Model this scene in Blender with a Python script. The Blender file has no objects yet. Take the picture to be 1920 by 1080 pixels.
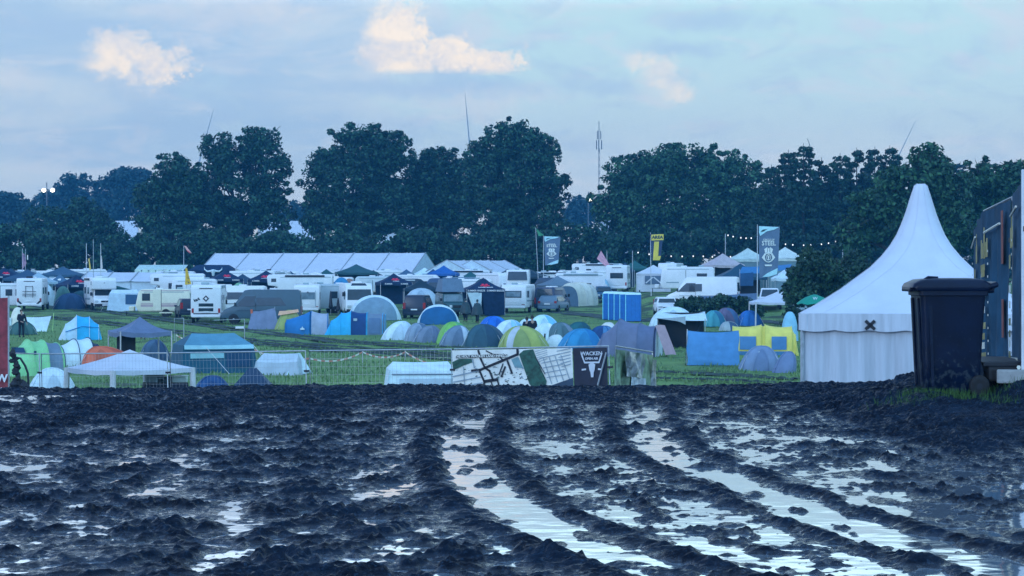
import bpy, bmesh, math, random
import numpy as np
from mathutils import Vector, Matrix
random.seed(11)
RNG = np.random.default_rng(11)
sc = bpy.context.scene
COL = sc.collection
R = math.radians
PI = math.pi

# ------------------------------------------------------------------ camera, world, sun, exposure
FPX, CAMZ, HZ = 4077.0, 1.5, 500.0          # focal length in photo pixels, eye height, horizon row
cam_data = bpy.data.cameras.new("camera")
cam = bpy.data.objects.new("camera", cam_data)
COL.objects.link(cam)
cam.location = (0, 0, CAMZ)
cam.rotation_euler = (PI / 2 - math.atan(40.0 / FPX), 0, 0)
cam_data.sensor_width = 36
cam_data.lens = 36 * FPX / 1920
cam_data.clip_start = 0.2
cam_data.clip_end = 6000
sc.camera = cam
sc.view_settings.view_transform = 'Standard'
sc.view_settings.look = 'None'
sc.view_settings.exposure = 0.40
sc.view_settings.gamma = 1.0
sc.cycles.use_denoising = True
sc.cycles.max_bounces = 5
sc.cycles.diffuse_bounces = 2
sc.cycles.glossy_bounces = 2
sc.cycles.transparent_max_bounces = 6
sc.cycles.volume_bounces = 0
sc.cycles.use_adaptive_sampling = True

SUN_EL, SUN_AZ = R(14), R(215)              # low sun behind the viewer (azimuth clockwise from +Y)

class NB:
    """tiny helper to write shader maths as expressions"""
    def __init__(s, tree): s.t = tree
    def new(s, typ, **kw):
        n = s.t.nodes.new(typ)
        for k, v in kw.items(): setattr(n, k, v)
        return n
    def _in(s, sock, v):
        if isinstance(v, bpy.types.NodeSocket): s.t.links.new(v, sock)
        else: sock.default_value = v
    def m(s, op, a, b=0.0, c=0.0, clamp=False):
        n = s.new('ShaderNodeMath', operation=op, use_clamp=clamp)
        s._in(n.inputs[0], a); s._in(n.inputs[1], b); s._in(n.inputs[2], c)
        return n.outputs[0]
    def mix(s, f, a, b):
        n = s.new('ShaderNodeMix', data_type='RGBA')
        s._in(n.inputs[0], f)
        s._in(n.inputs[6], a); s._in(n.inputs[7], b)
        return n.outputs[2]
    def smooth(s, x, a, b, lo=0.0, hi=1.0):
        n = s.new('ShaderNodeMapRange', interpolation_type='SMOOTHSTEP')
        s._in(n.inputs[0], x)
        for i, v in enumerate((a, b, lo, hi)): s._in(n.inputs[1 + i], v)
        return n.outputs[0]
    def xyz(s, x, y, z):
        n = s.new('ShaderNodeCombineXYZ')
        s._in(n.inputs[0], x); s._in(n.inputs[1], y); s._in(n.inputs[2], z)
        return n.outputs[0]
    def noise(s, vec, scale, detail=4, rough=0.55, dist=0.0):
        n = s.new('ShaderNodeTexNoise')
        if vec is not None: s._in(n.inputs['Vector'], vec)
        n.inputs['Scale'].default_value = scale; n.inputs['Detail'].default_value = detail
        n.inputs['Roughness'].default_value = rough; n.inputs['Distortion'].default_value = dist
        return n.outputs[0]

def lin(c):
    c = c / 255.0
    return c / 12.92 if c <= 0.04045 else ((c + 0.055) / 1.055) ** 2.4
def L(r, g, b): return (lin(r), lin(g), lin(b), 1.0)

def make_world():
    w = bpy.data.worlds.new("World"); sc.world = w; w.use_nodes = True
    t = w.node_tree; t.nodes.clear(); n = NB(t)
    out = n.new('ShaderNodeOutputWorld')
    sky = n.new('ShaderNodeTexSky', sky_type='NISHITA')
    sky.sun_disc = False; sky.sun_elevation = SUN_EL; sky.sun_rotation = SUN_AZ
    sky.air_density = 1.2; sky.dust_density = 0.6; sky.ozone_density = 2.5
    bg1 = n.new('ShaderNodeBackground'); bg1.inputs[1].default_value = 0.12
    t.links.new(sky.outputs[0], bg1.inputs[0])
    tc = n.new('ShaderNodeTexCoord'); sep = n.new('ShaderNodeSeparateXYZ')
    t.links.new(tc.outputs['Generated'], sep.inputs[0])
    x, y, z = sep.outputs
    el = n.m('ARCSINE', z)                       # elevation, radians
    az = n.m('ARCTAN2', x, y)                    # azimuth from +Y, radians
    # low-frequency shreds of stratus, stretched sideways
    v1 = n.xyz(n.m('MULTIPLY', az, 9.0), n.m('MULTIPLY', el, 40.0), 3.3)
    n1 = n.noise(v1, 1.0, 5, 0.55, 0.35)
    v2 = n.xyz(n.m('MULTIPLY', az, 16.0), n.m('MULTIPLY', el, 34.0), 8.1)
    n2 = n.noise(v2, 1.0, 6, 0.6, 0.5)
    def cl(ka, ke, off, det=7, r=.62, di=.6): return n.noise(n.xyz(n.m('MULTIPLY', az, ka), n.m('MULTIPLY', el, ke), off), 1.0, det, r, di)
    fine = n.m('ADD', n.m('MULTIPLY', cl(55.0, 70.0, 1.7), .62), n.m('MULTIPLY', cl(170.0, 210.0, 4.1), .38))
    fine2 = n.m('ADD', n.m('MULTIPLY', cl(55.0, 70.0, 7.7), .62), n.m('MULTIPLY', cl(170.0, 210.0, 9.3), .38))
    mid = cl(24.0, 85.0, 5.5, 6, .6, .8); mid2 = cl(34.0, 60.0, 11.5, 7, .65, 1.0)
    clear = n.mix(n.smooth(el, 0.0, 0.12), (0.51, 0.59, 0.70, 1), (0.45, 0.66, 0.72, 1))
    band = n.mix(n.smooth(n1, 0.36, 0.66), (0.355, 0.51, 0.69, 1), (0.50, 0.61, 0.71, 1))
    left = n.smooth(az, -0.24, 0.12)             # thicker cloud to the west
    cover = n.smooth(n.m('ADD', n2, n.m('MULTIPLY', n.m('SUBTRACT', 0.62, left), 0.35)), 0.38, 0.60)
    lowk = n.smooth(el, 0.015, 0.085, 1.0, 0.0)
    cover = n.m('MAXIMUM', cover, n.m('MULTIPLY', lowk, 0.75))
    col = n.mix(cover, clear, band)
    col = n.mix(n.m('MULTIPLY', n.smooth(mid, .50, .70), 0.55), col, (0.57, 0.63, 0.72, 1))
    col = n.mix(n.m('MULTIPLY', n.smooth(mid2, .50, .68), 0.40), col, (0.36, 0.49, 0.67, 1))
    def blob(px, py, rx, ry, soft=1.0, rag=0.9, flat=None):
        u0, v0 = (px - 960) / FPX, (HZ - py) / FPX
        du = n.m('DIVIDE', n.m('SUBTRACT', n.m('ADD', az, n.m('MULTIPLY', n.m('SUBTRACT', fine, 0.5), 0.022 * rag)), u0), rx / FPX)
        dv = n.m('DIVIDE', n.m('SUBTRACT', n.m('ADD', el, n.m('MULTIPLY', n.m('SUBTRACT', fine2, 0.5), 0.024 * rag)), v0), ry / FPX)
        d = n.m('SQRT', n.m('ADD', n.m('MULTIPLY', du, du), n.m('MULTIPLY', dv, dv)))
        d = n.m('ADD', d, n.m('MULTIPLY', n.m('SUBTRACT', fine, 0.5), 2.2 * rag))
        mk = n.smooth(d, 1.0, 1.0 - 0.75 * soft, 0.0, 1.0)
        if flat is not None:
            fl = n.m('ADD', el, n.m('MULTIPLY', n.m('SUBTRACT', fine, 0.5), 0.004))
            mk = n.m('MULTIPLY', mk, n.smooth(fl, (HZ - flat - 6) / FPX, (HZ - flat + 10) / FPX))
        return mk
    def union(*ms):
        r = ms[0]
        for q in ms[1:]: r = n.m('MAXIMUM', r, q)
        return r
    # soft grey-lavender masses
    lav = union(blob(1900, 60, 110, 90, 1.3, 1.0), blob(900, 60, 95, 60, 1.3, 1.2), blob(430, 40, 230, 60, 1.3, 1.0))
    col = n.mix(n.m('MULTIPLY', lav, 0.60), col, (0.56, 0.61, 0.70, 1))
    dk = union(blob(1330, 42, 165, 30, 1.2, 0.6), blob(1280, 95, 150, 22, 1.2, 0.6), blob(130, 60, 240, 34, 1.3, 0.8), blob(800, 165, 330, 28, 1.3, 0.6), blob(1120, 165, 120, 30, 1.3, 0.8))
    col = n.mix(n.m('MULTIPLY', dk, 0.7), col, (0.355, 0.50, 0.69, 1))
    glow = union(blob(255, 130, 120, 70, 1.3, 1.0), blob(520, 20, 80, 45, 1.3, 1.0), blob(900, 200, 120, 45, 1.3, 1.0), blob(1250, 165, 90, 60, 1.3, 1.0), blob(40, 160, 90, 40, 1.3, 1.0))
    col = n.mix(n.m('MULTIPLY', glow, 0.45), col, (0.66, 0.67, 0.70, 1))
    # lit cumulus
    c1 = union(blob(240, 108, 95, 54, 1.0, 1.1), blob(300, 126, 62, 44, 0.9, 1.1), blob(205, 128, 60, 36, 1.2, 1.0), blob(345, 135, 42, 24, 1.2, 1.2))
    c2 = union(blob(742, 60, 72, 74, 0.75, 0.95, 138), blob(756, 112, 104, 58, 0.7, 0.95, 138), blob(842, 106, 78, 52, 0.75, 0.95, 138), blob(922, 122, 74, 42, 0.8, 1.0, 140))
    c3 = union(blob(1198, 116, 40, 30, 1.2), blob(1234, 142, 52, 34, 1.2), blob(1275, 172, 46, 30, 1.4))
    lit = n.m('MAXIMUM', n.m('MAXIMUM', n.m('MULTIPLY', c1, 0.95), c2), n.m('MULTIPLY', c3, 0.6))
    cream = n.mix(n.smooth(fine2, 0.35, 0.62), (0.68, 0.66, 0.68, 1), (0.95, 0.81, 0.67, 1))
    col = n.mix(lit, col, cream)
    # unseen sky brightened and tinted: band above whitens puddles, back lifts walls
    back = n.smooth(y, 0.55, -0.35)             # unseen sky behind the viewer, brightened to light the facing walls
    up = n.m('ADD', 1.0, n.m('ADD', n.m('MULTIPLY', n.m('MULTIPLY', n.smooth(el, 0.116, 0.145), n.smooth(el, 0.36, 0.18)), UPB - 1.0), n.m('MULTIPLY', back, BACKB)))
    tint = n.mix(back, n.mix(n.smooth(el, 0.13, 0.45), (1, 1, 1, 1), (0.42, 0.60, 1.02, 1)), BACKTINT)
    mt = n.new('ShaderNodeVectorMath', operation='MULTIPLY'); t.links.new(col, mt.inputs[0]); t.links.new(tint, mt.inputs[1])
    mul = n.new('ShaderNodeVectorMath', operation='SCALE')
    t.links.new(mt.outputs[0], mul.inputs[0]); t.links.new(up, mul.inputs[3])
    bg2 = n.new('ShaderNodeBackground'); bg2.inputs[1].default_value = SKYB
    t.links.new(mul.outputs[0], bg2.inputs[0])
    mx = n.new('ShaderNodeMixShader'); mx.inputs[0].default_value = 0.90   # nine tenths cloud over the clear sky
    t.links.new(bg1.outputs[0], mx.inputs[1]); t.links.new(bg2.outputs[0], mx.inputs[2])
    t.links.new(mx.outputs[0], out.inputs[0])
    w.cycles.sampling_method = 'MANUAL'; w.cycles.sample_map_resolution = 512
UPB, SKYB, BACKTINT, BACKB = 2.3, 1.0, (0.58, 0.80, 1.15, 1), 0.85   # sky gains and tint; the unseen parts are added light
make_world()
sl = bpy.data.lights.new("sun", 'SUN'); sl.energy = 0.5; sl.angle = R(14); sl.color = (0.66, 0.83, 1.0)
sun = bpy.data.objects.new("sun", sl); COL.objects.link(sun)
sd = Vector((math.sin(SUN_AZ) * math.cos(SUN_EL), math.cos(SUN_AZ) * math.cos(SUN_EL), math.sin(SUN_EL)))
sun.rotation_euler = sd.to_track_quat('Z', 'Y').to_euler()
sun.location = sd * 400

# ------------------------------------------------------------------ terrain
def sst(a, b, x):
    t = np.clip((np.asarray(x, float) - a) / (b - a), 0, 1)
    return t * t * (3 - 2 * t)
def G(X, Y):
    """height of the field: muddy crest, slope down to the camp, gentle rise beyond"""
    z = -2.9 * sst(24.5, 61.5, Y)
    z = z + 0.0075 * np.clip(np.asarray(Y, float) - 150, 0, 250)
    z = z + 1.3 * sst(176, 200, Y) * sst(8, 14, X)
    v1 = 0.19 * sst(3.0, 4.2, X) * sst(17.2, 21.6, Y) * (1 - sst(22.4, 26.5, Y))
    v2 = 0.33 * sst(4.55, 5.05, X) * sst(17, 21, Y) * (1 - sst(23, 30, Y))
    return z + np.maximum(v1, v2)
def gz(x, y): return float(G(x, y))
def X_(px, D): return (px - 960.0) / FPX * D
def Z_(py, D): return CAMZ + (HZ - py) / FPX * D
def S_(D): return FPX / D                     # photo pixels per metre at distance D

# ------------------------------------------------------------------ materials
ILL = (0.58, 0.68, 1.0)                      # colour of the evening light on a white sheet
def alb(r, g, b):
    """surface colour that shows as sRGB r,g,b under the blue evening light"""
    a = [max(0.004, lin(c) / i * 0.98) for c, i in zip((r, g, b), ILL)]
    k = min(1.0, 0.80 / max(a))
    return tuple(c * k for c in a) + (1.0,)
_M = {}
def pmat(name, base, rough=0.7, var=0.12, scale=6.0, bump=0.0, metal=0.0, spec=0.4, coat=0.0, emis=None, trans=0.0, stretch=None):
    key = (name, tuple(base), rough, metal, spec)
    if key in _M: return _M[key]
    m = bpy.data.materials.new(name); m.use_nodes = True
    t = m.node_tree; n = NB(t); b = t.nodes['Principled BSDF']
    tc = n.new('ShaderNodeTexCoord'); vec = tc.outputs['Object']
    if stretch:
        mp = n.new('ShaderNodeMapping'); mp.inputs['Scale'].default_value = stretch
        t.links.new(vec, mp.inputs[0]); vec = mp.outputs[0]
    ns = n.noise(vec, scale, 5, 0.6)
    if var > 0:
        dark = tuple(c * (1 - var) for c in base[:3]) + (1,)
        lite = tuple(min(0.9, c * (1 + var)) for c in base[:3]) + (1,)
        t.links.new(n.mix(n.smooth(ns, 0.3, 0.7), dark, lite), b.inputs['Base Color'])
    else: b.inputs['Base Color'].default_value = base
    b.inputs['Roughness'].default_value = rough
    b.inputs['Metallic'].default_value = metal
    b.inputs['Specular IOR Level'].default_value = spec
    b.inputs['Coat Weight'].default_value = coat
    if bump > 0:
        bp = n.new('ShaderNodeBump'); bp.inputs['Strength'].default_value = bump; bp.inputs['Distance'].default_value = 0.05
        t.links.new(ns, bp.inputs['Height']); t.links.new(bp.outputs[0], b.inputs['Normal'])
    if emis:
        b.inputs['Emission Color'].default_value = emis[0]; b.inputs['Emission Strength'].default_value = emis[1]
    _M[key] = m
    return m
def fabric(r, g, b): return pmat("fabric", alb(r, g, b), 0.62, 0.10, 2.2, 0.25, spec=0.3)
def paint(r, g, b): return pmat("paint", alb(r, g, b), 0.35, 0.05, 3.0, 0.0, spec=0.5)
def plastic(r, g, b): return pmat("plastic", alb(r, g, b), 0.45, 0.08, 4.0, 0.05)
GLASS = pmat("dark_glass", (0.02, 0.035, 0.045, 1), 0.08, 0.3, 1.5, spec=0.6)
GLASS_PALE = pmat("pale_glass", (0.14, 0.2, 0.23, 1), 0.1, 0.3, 1.5, spec=0.6)
STEEL = pmat("galvanised_steel", (0.42, 0.44, 0.45, 1), 0.42, 0.15, 9, metal=0.7)
WHITEPOLE = pmat("white_pole", (0.6, 0.6, 0.6, 1), 0.4, 0.1, 5)
RUBBER = pmat("rubber", (0.012, 0.012, 0.014, 1), 0.75, 0.2, 12)
BLACKM = pmat("black_plastic", (0.012, 0.014, 0.02, 1), 0.5, 0.2, 8)
WHITECLOTH = pmat("white_canvas", (0.60, 0.62, 0.67, 1), 0.6, 0.05, 1.3, 0.3, spec=0.3)
WHITEPAINT = pmat("white_coachwork", (0.80, 0.80, 0.80, 1), 0.32, 0.04, 2.0, spec=0.5)
DARKCLOTH = pmat("black_canvas", alb(18, 40, 78), 0.7, 0.2, 3, 0.3, spec=0.2)

# ------------------------------------------------------------------ mesh helpers
def mesh_from_np(name, V, Fq, mat, parent=None, smooth=False):
    """fast mesh from numpy arrays; Fq is (n,4) or (n,3)"""
    me = bpy.data.meshes.new(name)
    nv, nf, k = len(V), len(Fq), Fq.shape[1]
    me.vertices.add(nv); me.vertices.foreach_set('co', np.asarray(V, np.float32).ravel())
    me.loops.add(nf * k); me.loops.foreach_set('vertex_index', np.asarray(Fq, np.int32).ravel())
    me.polygons.add(nf); me.polygons.foreach_set('loop_start', np.arange(0, nf * k, k, dtype=np.int32))
    me.polygons.foreach_set('use_smooth', np.full(nf, smooth, dtype=bool))
    me.update(calc_edges=True); me.validate()
    me.materials.append(mat)
    o = bpy.data.objects.new(name, me); COL.objects.link(o)
    if parent: o.parent = parent
    return o

class MB:
    """collects shapes and links them as one mesh object"""
    def __init__(s): s.v = []; s.f = []
    def add(s, vs, fs):
        o = len(s.v); s.v += [tuple(v) for v in vs]; s.f += [tuple(i + o for i in f) for f in fs]; return s
    def box(s, c, size, rz=0.0, rx=0.0, ry=0.0):
        h = [q / 2 for q in size]
        m = Matrix.Rotation(rz, 3, 'Z') @ Matrix.Rotation(ry, 3, 'Y') @ Matrix.Rotation(rx, 3, 'X')
        vs = [Vector(c) + m @ Vector((sx * h[0], sy * h[1], sz * h[2])) for sx in (-1, 1) for sy in (-1, 1) for sz in (-1, 1)]
        return s.add(vs, [(0, 1, 3, 2), (4, 6, 7, 5), (0, 4, 5, 1), (2, 3, 7, 6), (0, 2, 6, 4), (1, 5, 7, 3)])
    def tube(s, pts, r, n=6, cap=True):
        pts = [Vector(p) for p in pts]
        rs = r if isinstance(r, (list, tuple)) else [r] * len(pts)
        rings = []
        for i, p in enumerate(pts):
            d = (pts[min(i + 1, len(pts) - 1)] - pts[max(i - 1, 0)]).normalized()
            a = d.cross(Vector((0, 0, 1)) if abs(d.z) < 0.95 else Vector((1, 0, 0))).normalized(); b = d.cross(a)
            rings.append([p + (a * math.cos(2 * PI * k / n) + b * math.sin(2 * PI * k / n)) * rs[i] for k in range(n)])
        return s.loft(rings, True, cap, cap)
    def loft(s, rings, closed=True, c0=True, c1=True):
        n = len(rings[0]); vs = [v for r in rings for v in r]; fs = []
        for i in range(len(rings) - 1):
            for k in range(n if closed else n - 1):
                k2 = (k + 1) % n
                fs.append((i * n + k, i * n + k2, (i + 1) * n + k2, (i + 1) * n + k))
        if c0: fs.append(tuple(range(n))[::-1])
        if c1: fs.append(tuple((len(rings) - 1) * n + k for k in range(n)))
        return s.add(vs, fs)
    def prism(s, poly, a, b, axis='y'):
        """2D polygon (u,w) pulled along an axis from a to b"""
        put = {'y': lambda u, w, t: (u, t, w), 'x': lambda u, w, t: (t, u, w), 'z': lambda u, w, t: (u, w, t)}[axis]
        return s.loft([[put(u, w, a) for u, w in poly], [put(u, w, b) for u, w in poly]])
    def lathe(s, prof, n=16, c=(0, 0, 0), axis='z'):
        rings = []
        for r, h in prof:
            ring = []
            for k in range(n):
                a = 2 * PI * k / n; u, w = r * math.cos(a), r * math.sin(a)
                ring.append((c[0] + u, c[1] + w, c[2] + h) if axis == 'z' else (c[0] + u, c[1] + h, c[2] + w) if axis == 'y' else (c[0] + h, c[1] + u, c[2] + w))
            rings.append(ring)
        return s.loft(rings)
    def build(s, name, mat, parent=None, smooth=False, bevel=0.0, seg=2, solid=0.0):
        me = bpy.data.meshes.new(name); me.from_pydata(s.v, [], s.f)
        bm = bmesh.new(); bm.from_mesh(me)
        bmesh.ops.recalc_face_normals(bm, faces=bm.faces)
        if bevel > 0:
            es = [e for e in bm.edges if len(e.link_faces) == 2 and e.calc_face_angle(0) > 0.5]
            bmesh.ops.bevel(bm, geom=es, offset=bevel, segments=seg, profile=0.6, affect='EDGES', clamp_overlap=True)
        if solid > 0:
            bmesh.ops.solidify(bm, geom=list(bm.faces), thickness=solid)
        for f in bm.faces: f.smooth = smooth
        bm.to_mesh(me); bm.free(); me.materials.append(mat)
        o = bpy.data.objects.new(name, me); COL.objects.link(o)
        if parent: o.parent = parent
        if smooth and bevel == 0 and len(me.polygons) > 8:
            try: me.set_sharp_from_angle(angle=R(50))
            except Exception: pass
        return o
def tag(o, label=None, cat=None, group=None, kind=None):
    for k, v in (('label', label), ('category', cat), ('group', group), ('kind', kind)):
        if v: o[k] = v
    return o
def thing(name, label, cat, px=None, D=None, rz=0.0, group=None, dz=0.0, loc=None):
    o = bpy.data.objects.new(name, None); COL.objects.link(o); o.empty_display_size = 0.3
    if loc is None:
        x = X_(px, D); loc = (x, D, gz(x, D) + dz)
    o.location = loc; o.rotation_euler = (0, 0, rz)
    return tag(o, label, cat, group)
def face_cam(px): return -math.atan((px - 960.0) / FPX)
_TEXT = {}
def text_part(s, size, mat, parent, loc, rot=(PI / 2, 0, 0), name="lettering", depth=0.004, bold=0.0, xs=1.0):
    cu = bpy.data.curves.new(name, 'FONT'); cu.body = s; cu.size = size; cu.extrude = depth; cu.align_x = 'CENTER'; cu.align_y = 'CENTER'
    cu.offset = bold; cu.resolution_u = 2
    to = bpy.data.objects.new("tmp", cu); COL.objects.link(to)
    bpy.context.view_layer.update()
    me = bpy.data.meshes.new_from_object(to.evaluated_get(bpy.context.evaluated_depsgraph_get()))
    bpy.data.objects.remove(to)
    me.materials.clear(); me.materials.append(mat); me.name = name
    o = bpy.data.objects.new(name, me); COL.objects.link(o); o.parent = parent
    o.location = loc; o.rotation_euler = rot; o.scale = (xs, 1, 1)
    return o
# ------------------------------------------------------------------ mud: height field with ruts, footprints and puddles
def vnoise(X, Y, cell, seed, aniso=1.0):
    """smooth value noise in -1..1 on world coordinates"""
    r = np.random.default_rng(seed); N = 256
    T = r.uniform(-1, 1, (N, N))
    u, v = X / cell + 71.3, Y / (cell * aniso) + 33.7
    iu, iv = np.floor(u).astype(int), np.floor(v).astype(int)
    fu, fv = u - iu, v - iv
    fu = fu * fu * fu * (fu * (fu * 6 - 15) + 10); fv = fv * fv * fv * (fv * (fv * 6 - 15) + 10)
    a = T[iv % N, iu % N]; b = T[iv % N, (iu + 1) % N]; c = T[(iv + 1) % N, iu % N]; d = T[(iv + 1) % N, (iu + 1) % N]
    return (a * (1 - fu) + b * fu) * (1 - fv) + (c * (1 - fu) + d * fu) * fv
def polydist(X, Y, pts):
    """signed distance to a polyline and arc length along it"""
    best = np.full(X.shape, 1e9); sgn = np.zeros(X.shape); arc = np.zeros(X.shape); acc = 0.0
    for (x0, y0), (x1, y1) in zip(pts[:-1], pts[1:]):
        dx, dy = x1 - x0, y1 - y0; ll = math.hypot(dx, dy)
        t = np.clip(((X - x0) * dx + (Y - y0) * dy) / (ll * ll), 0, 1)
        d = np.hypot(X - (x0 + t * dx), Y - (y0 + t * dy))
        m = d < best
        best = np.where(m, d, best)
        sgn = np.where(m, np.sign((X - x0) * dy - (Y - y0) * dx), sgn)
        arc = np.where(m, acc + t * ll, arc); acc += ll
    return best * np.where(sgn == 0, 1, sgn), arc
def ground_pt(px, py):
    D = CAMZ * FPX / (py - HZ); return (X_(px, D), D)
def smooth_path(pp, k=6):
    P = [ground_pt(*p) for p in pp]; P = [(2 * P[0][0] - P[1][0], 2 * P[0][1] - P[1][1])] + P + [(2 * P[-1][0] - P[-2][0], 2 * P[-1][1] - P[-2][1])]
    out = []
    for i in range(1, len(P) - 2):
        for j in range(k):
            t = j / k; q = []
            for a in (0, 1):
                p0, p1, p2, p3 = P[i - 1][a], P[i][a], P[i + 1][a], P[i + 2][a]
                q.append(0.5 * (2 * p1 + (p2 - p0) * t + (2 * p0 - 5 * p1 + 4 * p2 - p3) * t * t + (3 * p1 - p0 - 3 * p2 + p3) * t ** 3))
            out.append(tuple(q))
    out.append(P[-2]); return out
RUTS = [smooth_path([(1000, 728), (935, 745), (897, 770), (872, 805), (866, 845), (885, 890), (935, 940), (1010, 985), (1095, 1022), (1185, 1055), (1300, 1095), (1420, 1130)]),
        smooth_path([(1290, 728), (1222, 745), (1203, 775), (1215, 815), (1262, 855), (1345, 893), (1440, 928), (1560, 975), (1690, 1015), (1840, 1055), (2010, 1095)])]
MX0, MX1, MY0, MY1, MST = -9.6, 9.0, 8.5, 31.5, 0.0205
def mud_height(X, Y):
    # how wet: negative = sinks below the water
    b = -0.002 + 0.0085 * sst(0.2, -1.2, X) - 0.0065 * sst(0.5, 1.3, X) * (1 - sst(19.0, 23.0, Y)) - 0.007 * sst(1.0, 1.7, X) * (1 - sst(13.5, 15.5, Y)) + 0.008 * sst(13.0, 10.5, Y) - 0.003 * sst(-0.5, 0.2, X) * (1 - sst(21, 24, Y))
    b = b + 0.020 * sst(20.0, 24.0, Y) + 0.026 * sst(3.0, 3.7, X) * sst(15.5, 18.0, Y) + 0.008 * sst(2.1, 2.7, X)
    b = b + 0.007 * vnoise(X, Y, 0.6, 1, 1.2) + 0.003 * vnoise(X, Y, 2.4, 2)
    # clods and trampled hollows
    h = 0.018 * vnoise(X, Y, 0.15, 3, 2.8) + 0.013 * vnoise(X, Y, 0.095, 4, 2.0)
    bil = np.abs(vnoise(X, Y, 0.13, 5)); bil2 = np.abs(vnoise(X, Y, 0.075, 6)); bil3 = np.abs(vnoise(X, Y, 0.047, 9))
    rough = 0.85 + 0.55 * vnoise(X, Y, 0.5, 10)
    crumb = 0.008 * (bil - 0.38) + 0.018 * (bil2 - 0.38) + 0.020 * (bil3 - 0.35) + 0.013 * vnoise(X, Y, 0.034, 7)
    h = h + crumb * np.clip(rough, .35, 1.5)
    # boot prints
    r = np.random.default_rng(5); ph = np.zeros_like(h)
    nx, ny = X.shape[1], X.shape[0]
    for _ in range(2700):
        cx, cy = r.uniform(MX0 + .4, MX1 - .4), r.uniform(MY0 + .4, 27.5); a = r.uniform(0, PI); dp = r.uniform(0.012, 0.04); sx, sy = r.uniform(.06, .09), r.uniform(.12, .19)
        i0 = int((cx - MX0 - .4) / MST); i1 = int((cx - MX0 + .4) / MST); j0 = int((cy - MY0 - .4) / MST); j1 = int((cy - MY0 + .4) / MST)
        xs, ys = X[j0:j1, i0:i1] - cx, Y[j0:j1, i0:i1] - cy
        u, v = xs * math.cos(a) + ys * math.sin(a), -xs * math.sin(a) + ys * math.cos(a)
        q = (u / sx) ** 2 + (v / sy) ** 2
        ph[j0:j1, i0:i1] += dp * (-np.exp(-q * 1.2) + 0.75 * np.exp(-((np.sqrt(q) - 1.55) / 0.42) ** 2))
    h = h + np.clip(ph * .8, -0.05, 0.03)
    z = b + h
    z = np.where(z > 0, z * (0.68 + 0.25 * sst(0.02, 0.06, z)), z)      # trampled flat between the hollows
    # wheel ruts: flooded trough between two squeezed-up ridges with a tread edge
    for k, path in enumerate(RUTS):
        d, s = polydist(X, Y, path)
        d = d + 0.035 * vnoise(X, Y, 0.5, 20 + k) + 0.02 * vnoise(X, Y, 0.17, 24 + k)
        ad = np.abs(d)
        near = 1 - sst(0.5, 0.85, ad)
        trough = 1 - sst(0.10, 0.20, ad)
        rim = np.exp(-((ad - 0.32) / 0.10) ** 2)
        tread = 0.5 + 0.5 * np.sin(2 * PI * s / 0.11 + np.sign(d) * ad * 14 + 2 * vnoise(X, Y, 0.3, 30))
        fade = 1 - sst(23.5, 26.5, Y) * 0.75
        z = z * (1 - 0.25 * near * fade) + fade * (-0.024 * trough + 0.046 * trough * np.clip(vnoise(X, Y, 0.15, 36 + k, 1.8), -.2, 1) + rim * (0.021 + 0.015 * tread + 0.020 * vnoise(X, Y, 0.35, 33 + k)))
    # a thin crumbly lip along the crest
    z = z - 0.045 * sst(-2.5, -5.5, X) * sst(22, 27, Y) + 0.02 * np.exp(-((Y - 27.0) / 1.2) ** 2) * vnoise(X, Y, 0.25, 40)
    return z
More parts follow.
